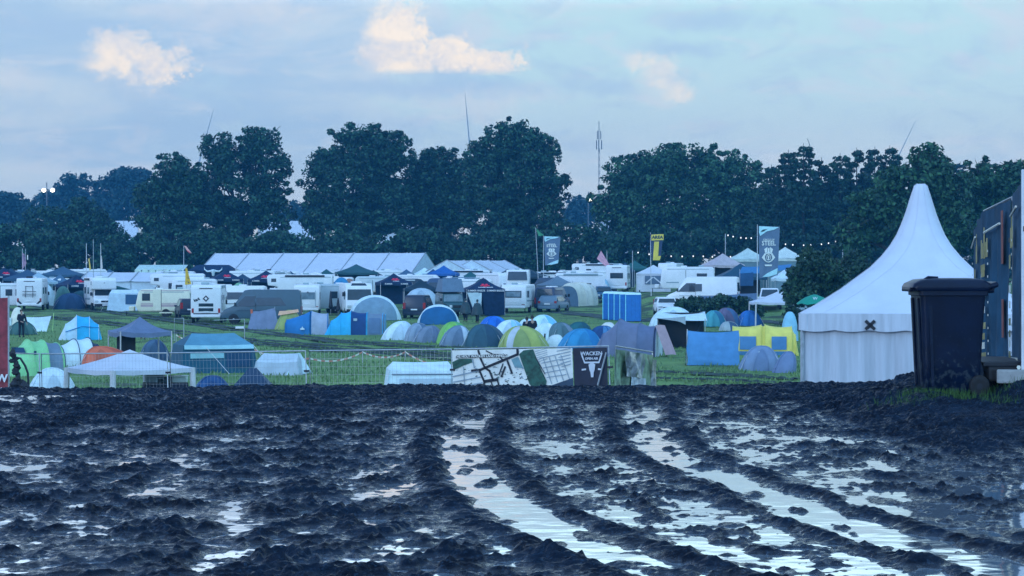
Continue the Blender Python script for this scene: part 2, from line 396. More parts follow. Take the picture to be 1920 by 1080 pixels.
def make_mud():
    xs = np.arange(MX0, MX1 + MST, MST); ys = np.arange(MY0, MY1 + MST, MST)
    X, Y = np.meshgrid(xs, ys)
    Z = mud_height(X, Y) + G(X, Y)
    edge = np.minimum(np.minimum(X - MX0, MX1 - X), np.minimum(Y - MY0 + 9, MY1 - Y))
    Z = Z - 0.10 * (1 - sst(0, 0.5, edge))
    V = np.stack([X, Y, Z], -1).reshape(-1, 3)
    ny, nx = X.shape
    i = (np.arange(ny - 1)[:, None] * nx + np.arange(nx - 1)[None, :]).ravel()
    Fq = np.stack([i, i + 1, i + nx + 1, i + nx], -1)
    m = bpy.data.materials.new("wet_mud"); m.use_nodes = True
    t = m.node_tree; n = NB(t); b = t.nodes['Principled BSDF']
    geo = n.new('ShaderNodeNewGeometry'); pos = geo.outputs['Position']
    n1 = n.noise(pos, 2.2, 6, 0.65); n2 = n.noise(pos, 30, 6, 0.75); n3 = n.noise(pos, 18, 4, 0.6)
    c = n.mix(n.smooth(n1, 0.35, 0.68), (0.0015, 0.005, 0.014, 1), (0.007, 0.019, 0.040, 1))
    c = n.mix(n.m('MULTIPLY', n.smooth(n2, 0.52, 0.68), 0.8), c, (0.038, 0.074, 0.126, 1))  # pale flecks put the wet glints into the base colour
    t.links.new(c, b.inputs['Base Color'])
    sp = n.new('ShaderNodeSeparateXYZ'); t.links.new(pos, sp.inputs[0])
    wet = n.m('MULTIPLY', n.smooth(sp.outputs[2], 0.028, 0.004), n.smooth(sp.outputs[1], 27, 24))   # soaked just above the waterline
    t.links.new(n.m('SUBTRACT', n.smooth(n3, 0.36, 0.62, 0.25, 0.8), n.m('MULTIPLY', wet, 0.35), clamp=True), b.inputs['Roughness'])
    t.links.new(n.m('ADD', 0.12, n.m('MULTIPLY', wet, 0.45)), b.inputs['Specular IOR Level'])
    bp = n.new('ShaderNodeBump'); bp.inputs['Strength'].default_value = 1.0; bp.inputs['Distance'].default_value = 0.035
    t.links.new(n2, bp.inputs['Height']); t.links.new(bp.outputs[0], b.inputs['Normal'])
    o = mesh_from_np("mud_ground", V, Fq, m, smooth=False)
    tag(o, kind='structure')
    # standing water: one level sheet, seen wherever the mud dips below it
    w = bpy.data.materials.new("puddle_water"); w.use_nodes = True
    t = w.node_tree; n = NB(t); b = t.nodes['Principled BSDF']
    geo = n.new('ShaderNodeNewGeometry')
    b.inputs['Base Color'].default_value = (0.22, 0.26, 0.29, 1)
    b.inputs['Roughness'].default_value = 0.06
    b.inputs['IOR'].default_value = 1.33; b.inputs['Specular IOR Level'].default_value = 0.5
    b.inputs['Coat Weight'].default_value = 1.0; b.inputs['Coat IOR'].default_value = 3.2; b.inputs['Coat Roughness'].default_value = 0.06
    bp = n.new('ShaderNodeBump'); bp.inputs['Strength'].default_value = 0.22; bp.inputs['Distance'].default_value = 0.02
    t.links.new(n.noise(geo.outputs['Position'], 3.0, 2), bp.inputs['Height'])
    t.links.new(bp.outputs[0], b.inputs['Normal']); t.links.new(bp.outputs[0], b.inputs['Coat Normal'])
    gx, gy = np.meshgrid(np.linspace(MX0 + .2, MX1 - .2, 20), np.linspace(MY0 + .2, 25.3, 24))
    V = np.stack([gx, gy, gx * 0], -1).reshape(-1, 3); i = (np.arange(23)[:, None] * 20 + np.arange(19)[None, :]).ravel()
    tag(mesh_from_np("puddle_water", V, np.stack([i, i + 1, i + 21, i + 20], -1), w), kind='structure')
make_mud()

# ------------------------------------------------------------------ the whole ground as one sheet
def make_ground():
    ys = np.concatenate([np.arange(-40, 8, 4.0), np.arange(8, 62, 0.5), np.arange(62, 230, 1.0), np.arange(230, 460, 4), np.array([500, 600, 800, 1100, 1600, 2400, 3600, 5000.])])
    xs = np.concatenate([-np.array([5000, 3000, 1800, 1000, 600, 400, 250, 160, 110.]), np.arange(-80, 80.1, 1.0), np.array([110, 160, 250, 400, 600, 1000, 1800, 3000, 5000.])])
    X, Y = np.meshgrid(xs, ys)
    Z = G(X, Y) + 0.05 * vnoise(X, Y, 6.0, 50) * sst(60, 80, Y) + 0.035 * vnoise(X, Y, 1.7, 51) * sst(60, 70, Y) * (1 - sst(220, 260, Y))
    Z = Z + 0.03 * vnoise(X, Y, 0.9, 52) * (1 - sst(36, 60, Y))
    inside = sst(0, 1.0, np.minimum(np.minimum(X - MX0, MX1 - X), np.minimum(Y - MY0, MY1 - Y)))
    Z = Z - 0.35 * inside
    V = np.stack([X, Y, Z], -1).reshape(-1, 3); ny, nx = X.shape
    i = (np.arange(ny - 1)[:, None] * nx + np.arange(nx - 1)[None, :]).ravel()
    m = bpy.data.materials.new("meadow"); m.use_nodes = True
    t = m.node_tree; n = NB(t); b = t.nodes['Principled BSDF']
    geo = n.new('ShaderNodeNewGeometry'); pos = geo.outputs['Position']
    sp = n.new('ShaderNodeSeparateXYZ'); t.links.new(pos, sp.inputs[0]); y = sp.outputs[1]; x = sp.outputs[0]
    a = n.noise(pos, 0.16, 5, 0.6); f = n.noise(pos, 3.5, 6, 0.7); f2 = n.noise(pos, 0.7, 5, 0.65)
    g1 = n.mix(n.smooth(a, 0.35, 0.65), (0.150, 0.262, 0.085, 1), (0.215, 0.335, 0.105, 1))
    g1 = n.mix(n.m('MULTIPLY', n.smooth(f, 0.42, 0.66), 0.75), g1, (0.085, 0.172, 0.066, 1))
    g1 = n.mix(n.m('MULTIPLY', n.smooth(f2, 0.50, 0.72), 0.45), g1, (0.125, 0.165, 0.060, 1))
    worn = n.smooth(n.m('ADD', n.noise(pos, 0.23, 5, 0.62), n.m('MULTIPLY', n.smooth(y, 150, 190), 0.10)), 0.555, 0.66)
    g1 = n.mix(n.m('MULTIPLY', worn, 0.8), g1, (0.045, 0.055, 0.045, 1))
    mudk = n.smooth(n.m('ADD', y, n.m('MULTIPLY', f2, 10)), 66, 56)
    c = n.mix(mudk, g1, n.mix(f, (0.010, 0.013, 0.02, 1), (0.03, 0.037, 0.05, 1)))
    t.links.new(c, b.inputs['Base Color'])
    t.links.new(n.m('SUBTRACT', 0.9, n.m('MULTIPLY', mudk, 0.4)), b.inputs['Roughness'])
    b.inputs['Specular IOR Level'].default_value = 0.15
    bp = n.new('ShaderNodeBump'); bp.inputs['Strength'].default_value = 0.8; bp.inputs['Distance'].default_value = 0.12
    t.links.new(f, bp.inputs['Height']); t.links.new(bp.outputs[0], b.inputs['Normal'])
    tag(mesh_from_np("meadow_ground", V, np.stack([i, i + 1, i + nx + 1, i + nx], -1), m, smooth=True), kind='structure')
make_ground()

def strip_track(name, path, width, seed):
    """churned vehicle track across the camp meadow, a sheet just above the grass with a ragged edge"""
    P = []
    for (p0, p1) in zip(path[:-1], path[1:]):
        for j in range(14): t = j / 14; P.append((p0[0] + (p1[0] - p0[0]) * t, p0[1] + (p1[1] - p0[1]) * t))
    P.append(path[-1]); r = random.Random(seed); V = []; K = 7
    for i, (x, y) in enumerate(P):
        q = P[min(i + 1, len(P) - 1)]; p = P[max(i - 1, 0)]
        dx, dy = q[0] - p[0], q[1] - p[1]; l = math.hypot(dx, dy) or 1; nx, ny = -dy / l, dx / l
        wl, wr = width * r.uniform(0.25, 0.65), width * r.uniform(0.25, 0.65)
        for k in range(K):
            s = -wl + (wl + wr) * k / (K - 1); X, Y = x + nx * s, y + ny * s
            edge = 0.0 if k in (0, K - 1) else 1.0
            V.append((X, Y, gz(X, Y) + 0.05 + edge * r.uniform(-0.02, 0.08)))
    Fq = [(i * K + k, i * K + k + 1, (i + 1) * K + k + 1, (i + 1) * K + k) for i in range(len(P) - 1) for k in range(K - 1)]
    m = pmat("track_mud", (0.034, 0.055, 0.045, 1), 0.8, 0.6, 2.2, 0.6)
    tag(mesh_from_np(name, np.array(V), np.array(Fq), m, smooth=True), kind='structure')
def gp(px, py):                                # point of the level camp meadow seen at a photo pixel
    D = 4.4 * FPX / (py - HZ); return (X_(px, D), D)
def ruts(path, seed, w=.6, gap=1.5):
    for k in (-1, 1): strip_track("muddy_track", [(x + .15 * k, y + k * gap * .9) for x, y in path], w, seed * 2 + k)
ruts([gp(60, 583), gp(200, 592), gp(330, 606), gp(470, 622), gp(640, 642), gp(860, 656), gp(1000, 660)], 1)
ruts([gp(80, 600), gp(210, 610), gp(350, 626), gp(470, 640), gp(620, 652), gp(860, 668)], 5, .5)
ruts([gp(430, 642), gp(560, 652), gp(720, 664), gp(860, 676)], 9, .35, 1.0)
ruts([gp(1040, 592), gp(1110, 598), gp(1200, 606), gp(1280, 600), gp(1420, 606), gp(1560, 616)], 13, 1.3, 2.2)
strip_track("muddy_track", [gp(1190, 698), gp(1290, 702), gp(1400, 708), gp(1500, 714)], 0.7, 4)
strip_track("muddy_track", [gp(1210, 712), gp(1330, 714), gp(1500, 722)], 0.5, 6)

# ------------------------------------------------------------------ grass blades (near verge and camp meadow)
def grass_blades(name, pts, hmin, hmax, wid, mat, seed):
    r = np.random.default_rng(seed); n = len(pts); P = np.asarray(pts, float)
    h = r.uniform(hmin, hmax, n); a = r.uniform(0, 2 * PI, n); w = wid * r.uniform(.6, 1.3, n)
    lx, ly = r.normal(0, .35, n) * h, r.normal(0, .35, n) * h
    ca, sa = np.cos(a) * w, np.sin(a) * w
    V = np.empty((n, 4, 3))
    V[:, 0] = P + np.stack([-ca, -sa, -0.02 + 0 * h], -1); V[:, 1] = P + np.stack([ca, sa, -0.02 + 0 * h], -1)
    V[:, 2] = P + np.stack([lx + ca * .25, ly + sa * .25, h], -1); V[:, 3] = P + np.stack([lx - ca * .25, ly - sa * .25, h * .97], -1)
    tag(mesh_from_np(name, V.reshape(-1, 3), np.arange(n * 4).reshape(-1, 4), mat), kind='stuff')
def grass_mat(name, c0, c1):
    m = bpy.data.materials.new(name); m.use_nodes = True; t = m.node_tree; n = NB(t); b = t.nodes['Principled BSDF']
    geo = n.new('ShaderNodeNewGeometry')
    t.links.new(n.mix(geo.outputs['Random Per Island'], c0, c1), b.inputs['Base Color'])
    b.inputs['Roughness'].default_value = 0.6; b.inputs['Specular IOR Level'].default_value = 0.2
    return m
def make_grass():
    r = random.Random(3); pts = []
    for _ in range(3800):
        k = r.random()
        if k < .55: px, D = r.gauss(1755, 48), r.gauss(21.6, .28)
        elif k < .8: px, D = r.uniform(1840, 1990), r.uniform(20.6, 22.4)
        else: px, D = r.uniform(1690, 1860), r.uniform(21.3, 22.6)
        x = X_(px, D)
        if r.random() < .5 + .5 * math.sin(x * 9 + D * 5): pts.append((x, D, gz(x, D) + .03))
    grass_blades("verge_grass", pts, .02, .085, .0035, grass_mat("verge_grass", (0.022, 0.065, 0.018, 1), (0.065, 0.14, 0.035, 1)), 1)
    pts = []; v = RNG.uniform(0, 1, (42000, 2))
    D = 1 / (1 / 205.0 + v[:, 0] * (1 / 76.0 - 1 / 205.0)); px = -60 + v[:, 1] * 2040
    X = (px - 960) / FPX * D; Zg = G(X, D)
    keep = vnoise(X, D, 1.6, 60) + 0.6 * vnoise(X, D, .6, 61) > -0.25
    P = np.stack([X, D, Zg + 0.02], -1)[keep]
    grass_blades("meadow_grass", P, .05, .15, .035, grass_mat("meadow_grass", (0.075, 0.148, 0.060, 1), (0.19, 0.30, 0.11, 1)), 2)
make_grass()
# ------------------------------------------------------------------ trees
def leaf_mat(name, c0, c1):
    m = bpy.data.materials.new(name); m.use_nodes = True; t = m.node_tree; n = NB(t); b = t.nodes['Principled BSDF']
    geo = n.new('ShaderNodeNewGeometry')
    ns = n.noise(geo.outputs['Position'], 0.45, 3, 0.6)
    k = n.m('ADD', n.m('MULTIPLY', n.m('POWER', geo.outputs['Random Per Island'], 2.5), 0.75), n.m('MULTIPLY', n.smooth(ns, .36, .72), 0.45))
    t.links.new(n.mix(k, c0, c1), b.inputs['Base Color'])
    b.inputs['Roughness'].default_value = 0.55; b.inputs['Specular IOR Level'].default_value = 0.25
    return m
OAK = leaf_mat("oak_leaves", (0.004, 0.023, 0.018, 1), (0.040, 0.135, 0.062, 1))
OAK2 = leaf_mat("lime_leaves", (0.006, 0.032, 0.018, 1), (0.060, 0.175, 0.068, 1))
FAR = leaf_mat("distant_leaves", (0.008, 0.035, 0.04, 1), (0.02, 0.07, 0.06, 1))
FIR = leaf_mat("spruce_needles", (0.005, 0.026, 0.022, 1), (0.024, 0.09, 0.045, 1))
HEDGE = leaf_mat("hedge_leaves", (0.008, 0.032, 0.020, 1), (0.040, 0.100, 0.040, 1))
BARK = pmat("bark", (0.035, 0.032, 0.03, 1), 0.9, 0.3, 4, 0.6)
def leaves(name, C, Rr, N, size, mat, parent, seed, up=0.0):
    """leaf faces spread through clumps: C centres, Rr clump radii (3-vectors)"""
    r = np.random.default_rng(seed); C = np.asarray(C, float); Rr = np.asarray(Rr, float)
    k = len(C); idx = np.repeat(np.arange(k), N); n = len(idx)
    d = r.normal(0, 1, (n, 3)); d /= np.linalg.norm(d, axis=1)[:, None]
    rad = r.uniform(0.25, 1.0, n) ** 0.55
    P = C[idx] + d * rad[:, None] * Rr[idx]
    nrm = d * 0.7 + r.normal(0, 0.6, (n, 3)); nrm[:, 2] += 0.35 + up
    nrm /= np.linalg.norm(nrm, axis=1)[:, None]
    t1 = np.cross(nrm, r.normal(0, 1, (n, 3))); t1 /= np.linalg.norm(t1, axis=1)[:, None]; t2 = np.cross(nrm, t1)
    s = size * r.uniform(0.55, 1.35, n)[:, None]; e = s * r.uniform(0.45, 0.8, n)[:, None]
    V = np.stack([P - t1 * s, P - t2 * e, P + t1 * s, P + t2 * e], 1).reshape(-1, 3)
    return mesh_from_np(name, V, np.arange(n * 4).reshape(-1, 4), mat, parent)
def tree(label, D, lobes, mat, trunk=None, seed=1, leaf=0.27, dens=1.45, depth=0.8, name="oak_tree", cat="tree", group="trees along the field edge", clump=1.25):
    """lobes in photo pixels (cx, cy, rx, ry); each becomes an ellipsoid of leaf clumps at distance D"""
    r = random.Random(seed); s = S_(D)
    cxm = sum(l[0] * l[2] * l[3] for l in lobes) / sum(l[2] * l[3] for l in lobes)
    bx = trunk if trunk is not None else cxm
    o = thing(name, label, cat, bx, D, group=group)
    ox, oy, oz = o.location
    C, Rr, cen = [], [], []
    for (cx, cy, rx, ry) in lobes:
        X, Z, a, b = X_(cx, D) - ox, Z_(cy, D) - oz, rx / s, ry / s; dd = max(a, b) * depth
        cen.append((X, 0, Z, b))
        nn = max(6, int(dens * 5.2 * (a * b) ** 1.0 / (clump * clump)))
        for _ in range(nn):
            u = Vector((r.gauss(0, 1), r.gauss(0, 1), r.gauss(0, 1))).normalized() * (r.uniform(.18, 1) ** .5)
            q = clump * r.uniform(.55, 1.25)
            if r.random() < .13: u = u.normalized() * r.uniform(.98, 1.10); q *= .6
            C.append((X + u.x * max(a - q * .55, a * .5), u.y * dd, Z + u.z * max(b - q * .55, b * .5))); Rr.append((q, q, q * r.uniform(.6, .9)))
    N = int(40 * (clump / 1.25) ** 2 * (0.34 / leaf) ** 2)
    leaves("crown", C, Rr, N, leaf, mat, o, seed)
    t = MB(); zt = min(c[2] for c in cen); h = max(c[2] for c in cen); tr = 0.32 + 0.018 * h
    t.tube([(0, 0, -.4), (0.05, 0, h * .12), (-.1, .1, h * .3), (0.1, 0, h * .55)], [tr * 1.35, tr, tr * .8, tr * .4], 8)
    for (X, Y, Z, b) in cen:
        z0 = h * r.uniform(.18, .35)
        t.tube([(0, 0, z0), (X * .45, r.uniform(-1, 1), z0 + (Z - z0) * .55), (X, r.uniform(-1.5, 1.5), Z + b * .35)], [tr * .5, tr * .3, tr * .08], 6)
        for _ in range(4):
            t.tube([(X * .45, 0, z0 + (Z - z0) * .55), (X + r.uniform(-b, b) * .6, r.uniform(-2, 2), Z + r.uniform(-.3, .6) * b), (X + r.uniform(-b, b) * .9, r.uniform(-3, 3), Z + r.uniform(-.3, .9) * b)], [tr * .25, tr * .13, .03], 5)
    t.build("trunk", BARK, o)
    return o
def fir(label, D, px, ytop, wpx, seed, mat=FIR, name="spruce_tree", ybase=470):
    r = random.Random(seed); s = S_(D); o = thing(name, label, "tree", px, D, group="conifer row behind the camp"); oz = o.location.z
    H = Z_(ytop, D) - oz; W = wpx / s / 2; C, Rr = [], []
    nl = int(H / 0.75)
    for i in range(nl):
        f = i / nl; z = H * (0.04 + .95 * f); rad = W * (1 - f) ** .62 * r.uniform(.8, 1.15) + .15
        for k in range(max(3, int(16 * (1 - f) + 4))):
            a = r.uniform(0, 2 * PI); q = rad * r.uniform(.45, 1)
            C.append((q * math.cos(a), q * math.sin(a), z - q * .18)); Rr.append((.55 + .5 * (1 - f), .55 + .5 * (1 - f), .4))
    leaves("crown", C, Rr, 40, 0.24, mat, o, seed, up=-.2)
    MB().tube([(0, 0, -.3), (0, 0, H * .5), (0, 0, H * .99)], [.28, .16, .03], 7).build("trunk", BARK, o)
    return o
def bush(label, D, px, ytop, wpx, seed, mat=HEDGE, name="bush", cat="bush", hdep=None, group=None, leaf=.2, ground=None, clump=.6, dens=1.0):
    r = random.Random(seed); s = S_(D); o = thing(name, label, cat, px, D, group=group); oz = o.location.z
    H = Z_(ytop, D) - oz; W = wpx / s / 2; dep = hdep or min(W, H) * .8; C, Rr = [], []
    n = int(dens * 7 * W * 2 * H / (clump * clump * 4)) + 10
    for _ in range(n):
        x = r.uniform(-1, 1); top = H * (1 - .35 * abs(x) ** 3) * r.uniform(.82, 1.0)
        C.append((x * W * .95, r.uniform(-1, 1) * dep, max(.1, top * r.uniform(.05, 1) ** .6 - clump * .4))); Rr.append((clump * r.uniform(.6, 1.2),) * 2 + (clump * .7,))
    leaves("foliage", C, Rr, int(40 * (clump / .6) ** 2 * (.2 / leaf) ** 2), leaf, mat, o, seed)
    b = MB()
    for _ in range(7):
        x = r.uniform(-.7, .7) * W; b.tube([(0, 0, -.25), (x, r.uniform(-.3, .3), H * .5), (x * 1.1, r.uniform(-.4, .4), H * .85)], [.07, .05, .02], 5)
    b.build("stem", BARK, o)
    return o

tree("huge dark oak with two billowing heads, tall gap of sky beside it", 335, [(415, 295, 50, 50), (490, 275, 48, 45), (525, 312, 26, 32), (450, 365, 92, 72), (415, 415, 70, 55), (510, 395, 45, 45)], OAK, 455, 21, dens=1.25)
tree("broad dark oak, lower shoulder left of the two-headed oak", 330, [(330, 325, 52, 40), (300, 370, 52, 45), (360, 380, 55, 60), (310, 420, 66, 48)], OAK, 325, 22)
tree("wide round oak standing between the sky gap and the turbine blade", 335, [(672, 275, 62, 50), (618, 310, 46, 36), (730, 290, 50, 48), (660, 345, 96, 66), (600, 400, 44, 50), (720, 385, 62, 62), (655, 420, 90, 52)], OAK, 665, 23)
tree("smaller rounded oak filling the dip between two big oaks", 340, [(825, 312, 46, 42), (785, 340, 42, 50), (868, 340, 46, 54), (800, 370, 60, 60), (850, 380, 56, 62), (815, 425, 70, 46)], OAK, 820, 24)
tree("tallest oak, domed crown just beneath the vertical turbine blade", 330, [(960, 268, 62, 48), (905, 300, 44, 40), (1015, 290, 36, 44), (960, 340, 92, 66), (1035, 355, 38, 38), (930, 405, 80, 56), (1010, 405, 62, 52)], OAK, 955, 25)
tree("spreading domed lime tree beside the radio mast", 325, [(1275, 320, 95, 58), (1180, 335, 58, 52), (1375, 335, 68, 50), (1280, 375, 140, 60), (1150, 390, 50, 48), (1400, 385, 62, 55), (1240, 425, 110, 45), (1350, 425, 90, 45)], OAK2, 1270, 26, name="lime_tree")
tree("leafy lime tree rising directly behind the pointed pagoda tent", 215, [(1742, 310, 44, 46), (1690, 350, 62, 50), (1770, 350, 50, 50), (1640, 385, 52, 42), (1700, 410, 90, 60), (1610, 440, 52, 48), (1780, 420, 60, 60)], OAK2, 1700, 27, leaf=.26, clump=.95, name="lime_tree")
tree("green tree behind the banner fence, beyond the wheelie bin", 225, [(1850, 345, 66, 48), (1920, 340, 55, 44), (1880, 400, 90, 66), (1820, 420, 60, 60), (1940, 420, 60, 60)], OAK2, 1870, 28, leaf=.26, clump=.95, name="lime_tree")
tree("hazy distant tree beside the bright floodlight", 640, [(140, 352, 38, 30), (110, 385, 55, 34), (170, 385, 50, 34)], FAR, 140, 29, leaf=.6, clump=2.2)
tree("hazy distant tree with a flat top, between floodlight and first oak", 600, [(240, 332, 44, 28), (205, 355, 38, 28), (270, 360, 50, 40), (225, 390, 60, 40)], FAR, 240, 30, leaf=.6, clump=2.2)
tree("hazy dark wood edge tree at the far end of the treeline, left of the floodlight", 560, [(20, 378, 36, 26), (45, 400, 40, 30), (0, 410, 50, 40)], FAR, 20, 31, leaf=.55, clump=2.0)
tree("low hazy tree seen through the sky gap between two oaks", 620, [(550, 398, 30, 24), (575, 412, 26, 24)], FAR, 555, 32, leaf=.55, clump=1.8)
tree("low hazy tree under the radio mast", 620, [(1085, 385, 30, 18), (1105, 400, 30, 26), (1070, 408, 26, 22)], FAR, 1088, 33, leaf=.55, clump=1.8)
tree("dark low tree below the hazy floodlight trees", 345, [(90, 425, 60, 42), (150, 415, 60, 45), (195, 440, 42, 40)], OAK, 130, 34)
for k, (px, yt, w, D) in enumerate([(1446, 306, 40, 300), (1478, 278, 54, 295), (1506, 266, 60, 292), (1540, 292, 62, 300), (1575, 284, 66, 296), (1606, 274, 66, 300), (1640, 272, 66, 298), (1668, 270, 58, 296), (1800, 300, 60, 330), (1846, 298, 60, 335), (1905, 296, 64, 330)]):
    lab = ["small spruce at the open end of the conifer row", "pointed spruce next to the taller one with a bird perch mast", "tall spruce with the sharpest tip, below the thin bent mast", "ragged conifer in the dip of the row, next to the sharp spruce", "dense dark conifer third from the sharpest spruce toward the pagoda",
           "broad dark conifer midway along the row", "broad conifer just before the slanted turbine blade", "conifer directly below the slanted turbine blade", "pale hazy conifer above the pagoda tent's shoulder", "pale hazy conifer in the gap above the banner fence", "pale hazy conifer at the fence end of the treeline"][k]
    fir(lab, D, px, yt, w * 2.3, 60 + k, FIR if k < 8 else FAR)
for k, (px, yt, w) in enumerate(((1470, 345, 120), (1560, 335, 130), (1640, 330, 120))):
    bush(["dense undergrowth filling the start of the conifer row", "dense undergrowth filling the middle of the conifer row", "dense undergrowth filling the pagoda end of the conifer row"][k], 306, px, yt, w * 1.2, 150 + k, FIR, leaf=.28, clump=1.1, hdep=3, dens=.9, group="undergrowth of the conifer row")
for k, (px, yt, w, D, lab) in enumerate([
        (20, 440, 110, 322, "tall hedge clump behind the flagpoles at the picture's end"), (120, 452, 150, 318, "dark hedge clump behind the dark camping roofs"),
        (262, 456, 150, 316, "hedge clump behind the green awning row"), (395, 448, 150, 320, "hedge clump behind the far end of the marquee"),
        (525, 450, 130, 320, "hedge clump below the sky gap, behind the marquee"), (650, 452, 150, 320, "hedge clump behind the middle of the marquee"),
        (790, 450, 150, 320, "hedge clump behind the marquee's gable"), (925, 448, 150, 320, "hedge clump behind the twin white tents"),
        (1075, 440, 150, 322, "hedge clump behind the grey festival banner"), (1210, 445, 160, 318, "hedge clump behind the yellow and black flag"),
        (1360, 448, 170, 316, "hedge clump behind the white peaked tents"), (1500, 440, 170, 310, "hedge clump beneath the conifer row")]):
    bush(lab, D, px, yt - 26, w * 1.25, 90 + k, OAK, name="hedge", cat="hedge", group="hedge along the far edge of the camp", leaf=.28, clump=1.1, hdep=3, dens=1.2)
bush("round leafy bush beside the grey pickup banner, behind the white gazebo", 150, 1530, 458, 115, 120, HEDGE, leaf=.15, clump=.55)
bush("dark bush between the round leafy bush and the pagoda", 165, 1600, 465, 90, 121, HEDGE, leaf=.16, clump=.6)
bush("low bramble hedge below the grey windbreak and white van", 178, 1345, 550, 170, 122, HEDGE, leaf=.13, clump=.4, hdep=1.2, name="bramble_hedge", cat="hedge")
# ------------------------------------------------------------------ tents
def _seam(m):
    """the same cloth dyed a shade darker, for flaps and skirts"""
    k = "flap_" + m.name
    if k not in _M:
        c = m.copy(); c.name = "fabric_flap"
        for nd in c.node_tree.nodes:
            if nd.type == 'MIX':
                for s_ in (6, 7): v = nd.inputs[s_].default_value; nd.inputs[s_].default_value = (v[0] * .72, v[1] * .76, v[2] * .80, 1)
        _M[k] = c
    return _M[k]
def dome(o, w, d, h, panels, door=None, sag=0.16, sq=2.6, lean=0.0, poles=True, tail=0.0, door_w=0.55, door_h=0.95):
    """igloo tent: two crossing poles, fabric sagging between them. panels = [(a0, a1, material)] in degrees, 270 faces the viewer"""
    N, Mt = 48, 10
    def pt(a, t, off=0.0):
        c, s = math.cos(a), math.sin(a)
        rr = (abs(c) ** sq + abs(s) ** sq) ** (-1 / sq)
        ph = t * PI / 2; rad = math.cos(ph) ** 0.82
        k = 1 - sag * (math.sin(2 * (a - PI / 4)) ** 2) * math.sin(2 * ph) ** 1.0
        x, y, z = (w / 2 + off) * rr * c * rad * k, (d / 2 + off) * rr * s * rad * k, (h + off) * math.sin(ph) ** 0.94 * (1 - sag * .5 * math.sin(2 * (a - PI / 4)) ** 2 * math.sin(2 * ph))
        if tail and x * tail > 0: x *= 1 + abs(tail) * (1 - .35 * t)
        wr = 1 + .016 * math.sin(7 * a + 4 * t + w * 9) * math.sin(PI * t) + .014 * math.sin(17 * a + w * 5) * (1 - t)
        return ((x + lean * z) * wr, y * wr, z * (1 + .02 * math.sin(3 * a + w * 7) * math.cos(ph)))
    for a0, a1, m in panels:
        n = max(2, int(N * (a1 - a0) / 360)); b = MB(); rows = []
        for j in range(Mt + 1):
            rows.append([pt(R(a0 + (a1 - a0) * i / n), min(j / Mt, .999)) for i in range(n + 1)])
        b.loft(rows, False, False, False); b.build("fabric_panel", m, o, smooth=True)
    if poles:
        for k in (45, 135):
            P = [pt(R(k), j / 8, .012) for j in range(9)] + [pt(R(k + 180), j / 8, .012) for j in range(7, -1, -1)]
            MB().tube(P, .016, 5).build("pole_sleeve", panels[0][2], o, smooth=True)
    if poles and not door and w > 1.4:
        sm = _seam(panels[0][2])
        b = MB(); rows = []
        for j in range(9):
            t = j / 8 * .72; hw_ = .42 * math.sqrt(max(0, 1 - (j / 8) ** 2.2)); rows.append([pt(R(270) + R(45) * hw_ * (i / 8 * 2 - 1) + .06 * math.sin(w * 8), t, .045) for i in range(9)])
        b.loft(rows, False, False, False); b.build("door_flap", sm, o, smooth=True)
        for k in (45, 135, 225, 315):
            p = Vector(pt(R(k), .5, .01)); q = Vector((p.x * 1.75, p.y * 1.75, 0)); MB().tube([p, q], .008, 4).build("guy_line", WHITEPOLE, o)
    if door:
        b = MB(); rows = []
        for j in range(21):
            t = j / 20 * door_h * .8; ww = door_w * math.sqrt(max(0, 1 - (j / 20.0) ** 2.4))
            rows.append([pt(R(270) + R(50) * ww * (i / 16 * 2 - 1), t, .07) for i in range(17)])
        b.loft(rows, False, False, False); b.build("door", door, o, smooth=True)
def tunnel(o, hoops, mats, front=None, rear=None, e=0.85, sag=.05, poles=True, windows=(), npt=18):
    """hoop tent along local x. hoops = [(x, width, height)] ; mats one per bay; front/rear = material of an end wall"""
    def arch(x, w, h): return [(x, w / 2 * math.copysign(abs(math.cos(PI * k / npt)) ** e, math.cos(PI * k / npt)), h * math.sin(PI * k / npt) ** e) for k in range(npt + 1)]
    for i, m in enumerate(mats):
        (x0, w0, h0), (x1, w1, h1) = hoops[i], hoops[i + 1]; rows = []
        for j in range(6):
            t = j / 5; q = 1 - sag * math.sin(PI * t)
            rows.append(arch(x0 + (x1 - x0) * t, (w0 + (w1 - w0) * t) * q, (h0 + (h1 - h0) * t) * q))
        MB().loft(rows, False, False, False).build("fabric_panel", m, o, smooth=True)
    for (x, w, h), m in ((hoops[0], front), (hoops[-1], rear)):
        if m: MB().add(arch(x, w, h), [tuple(range(npt + 1))]).build("end_wall", m, o)
    if poles:
        for x, w, h in hoops:
            if h > .4: MB().tube(arch(x, w + .03, h + .015), .018, 5).build("hoop", mats[0], o, smooth=True)
    for (x0, x1, side, z0, z1, m) in windows:           # window patch between two heights on one side of a bay
        b = MB(); rows = []
        for j in range(5):
            x = x0 + (x1 - x0) * j / 4; i = max(k for k in range(len(hoops) - 1) if hoops[k][0] <= x + 1e-6); a, c = hoops[i], hoops[i + 1]; t = (x - a[0]) / (c[0] - a[0])
            w, h = a[1] + (c[1] - a[1]) * t + .03, a[2] + (c[2] - a[2]) * t + .02
            rows.append([(x, side * w / 2 * math.cos(math.asin(min(1, (z0 + (z1 - z0) * k / 4) / h) ** (1 / e))) ** e, z0 + (z1 - z0) * k / 4) for k in range(5)])
        b.loft(rows, False, False, False); b.build("window", m, o, smooth=True)
def guy(o, pts, m=None):
    MB().tube(pts, .012, 4).build("guy_line", m or WHITEPOLE, o)
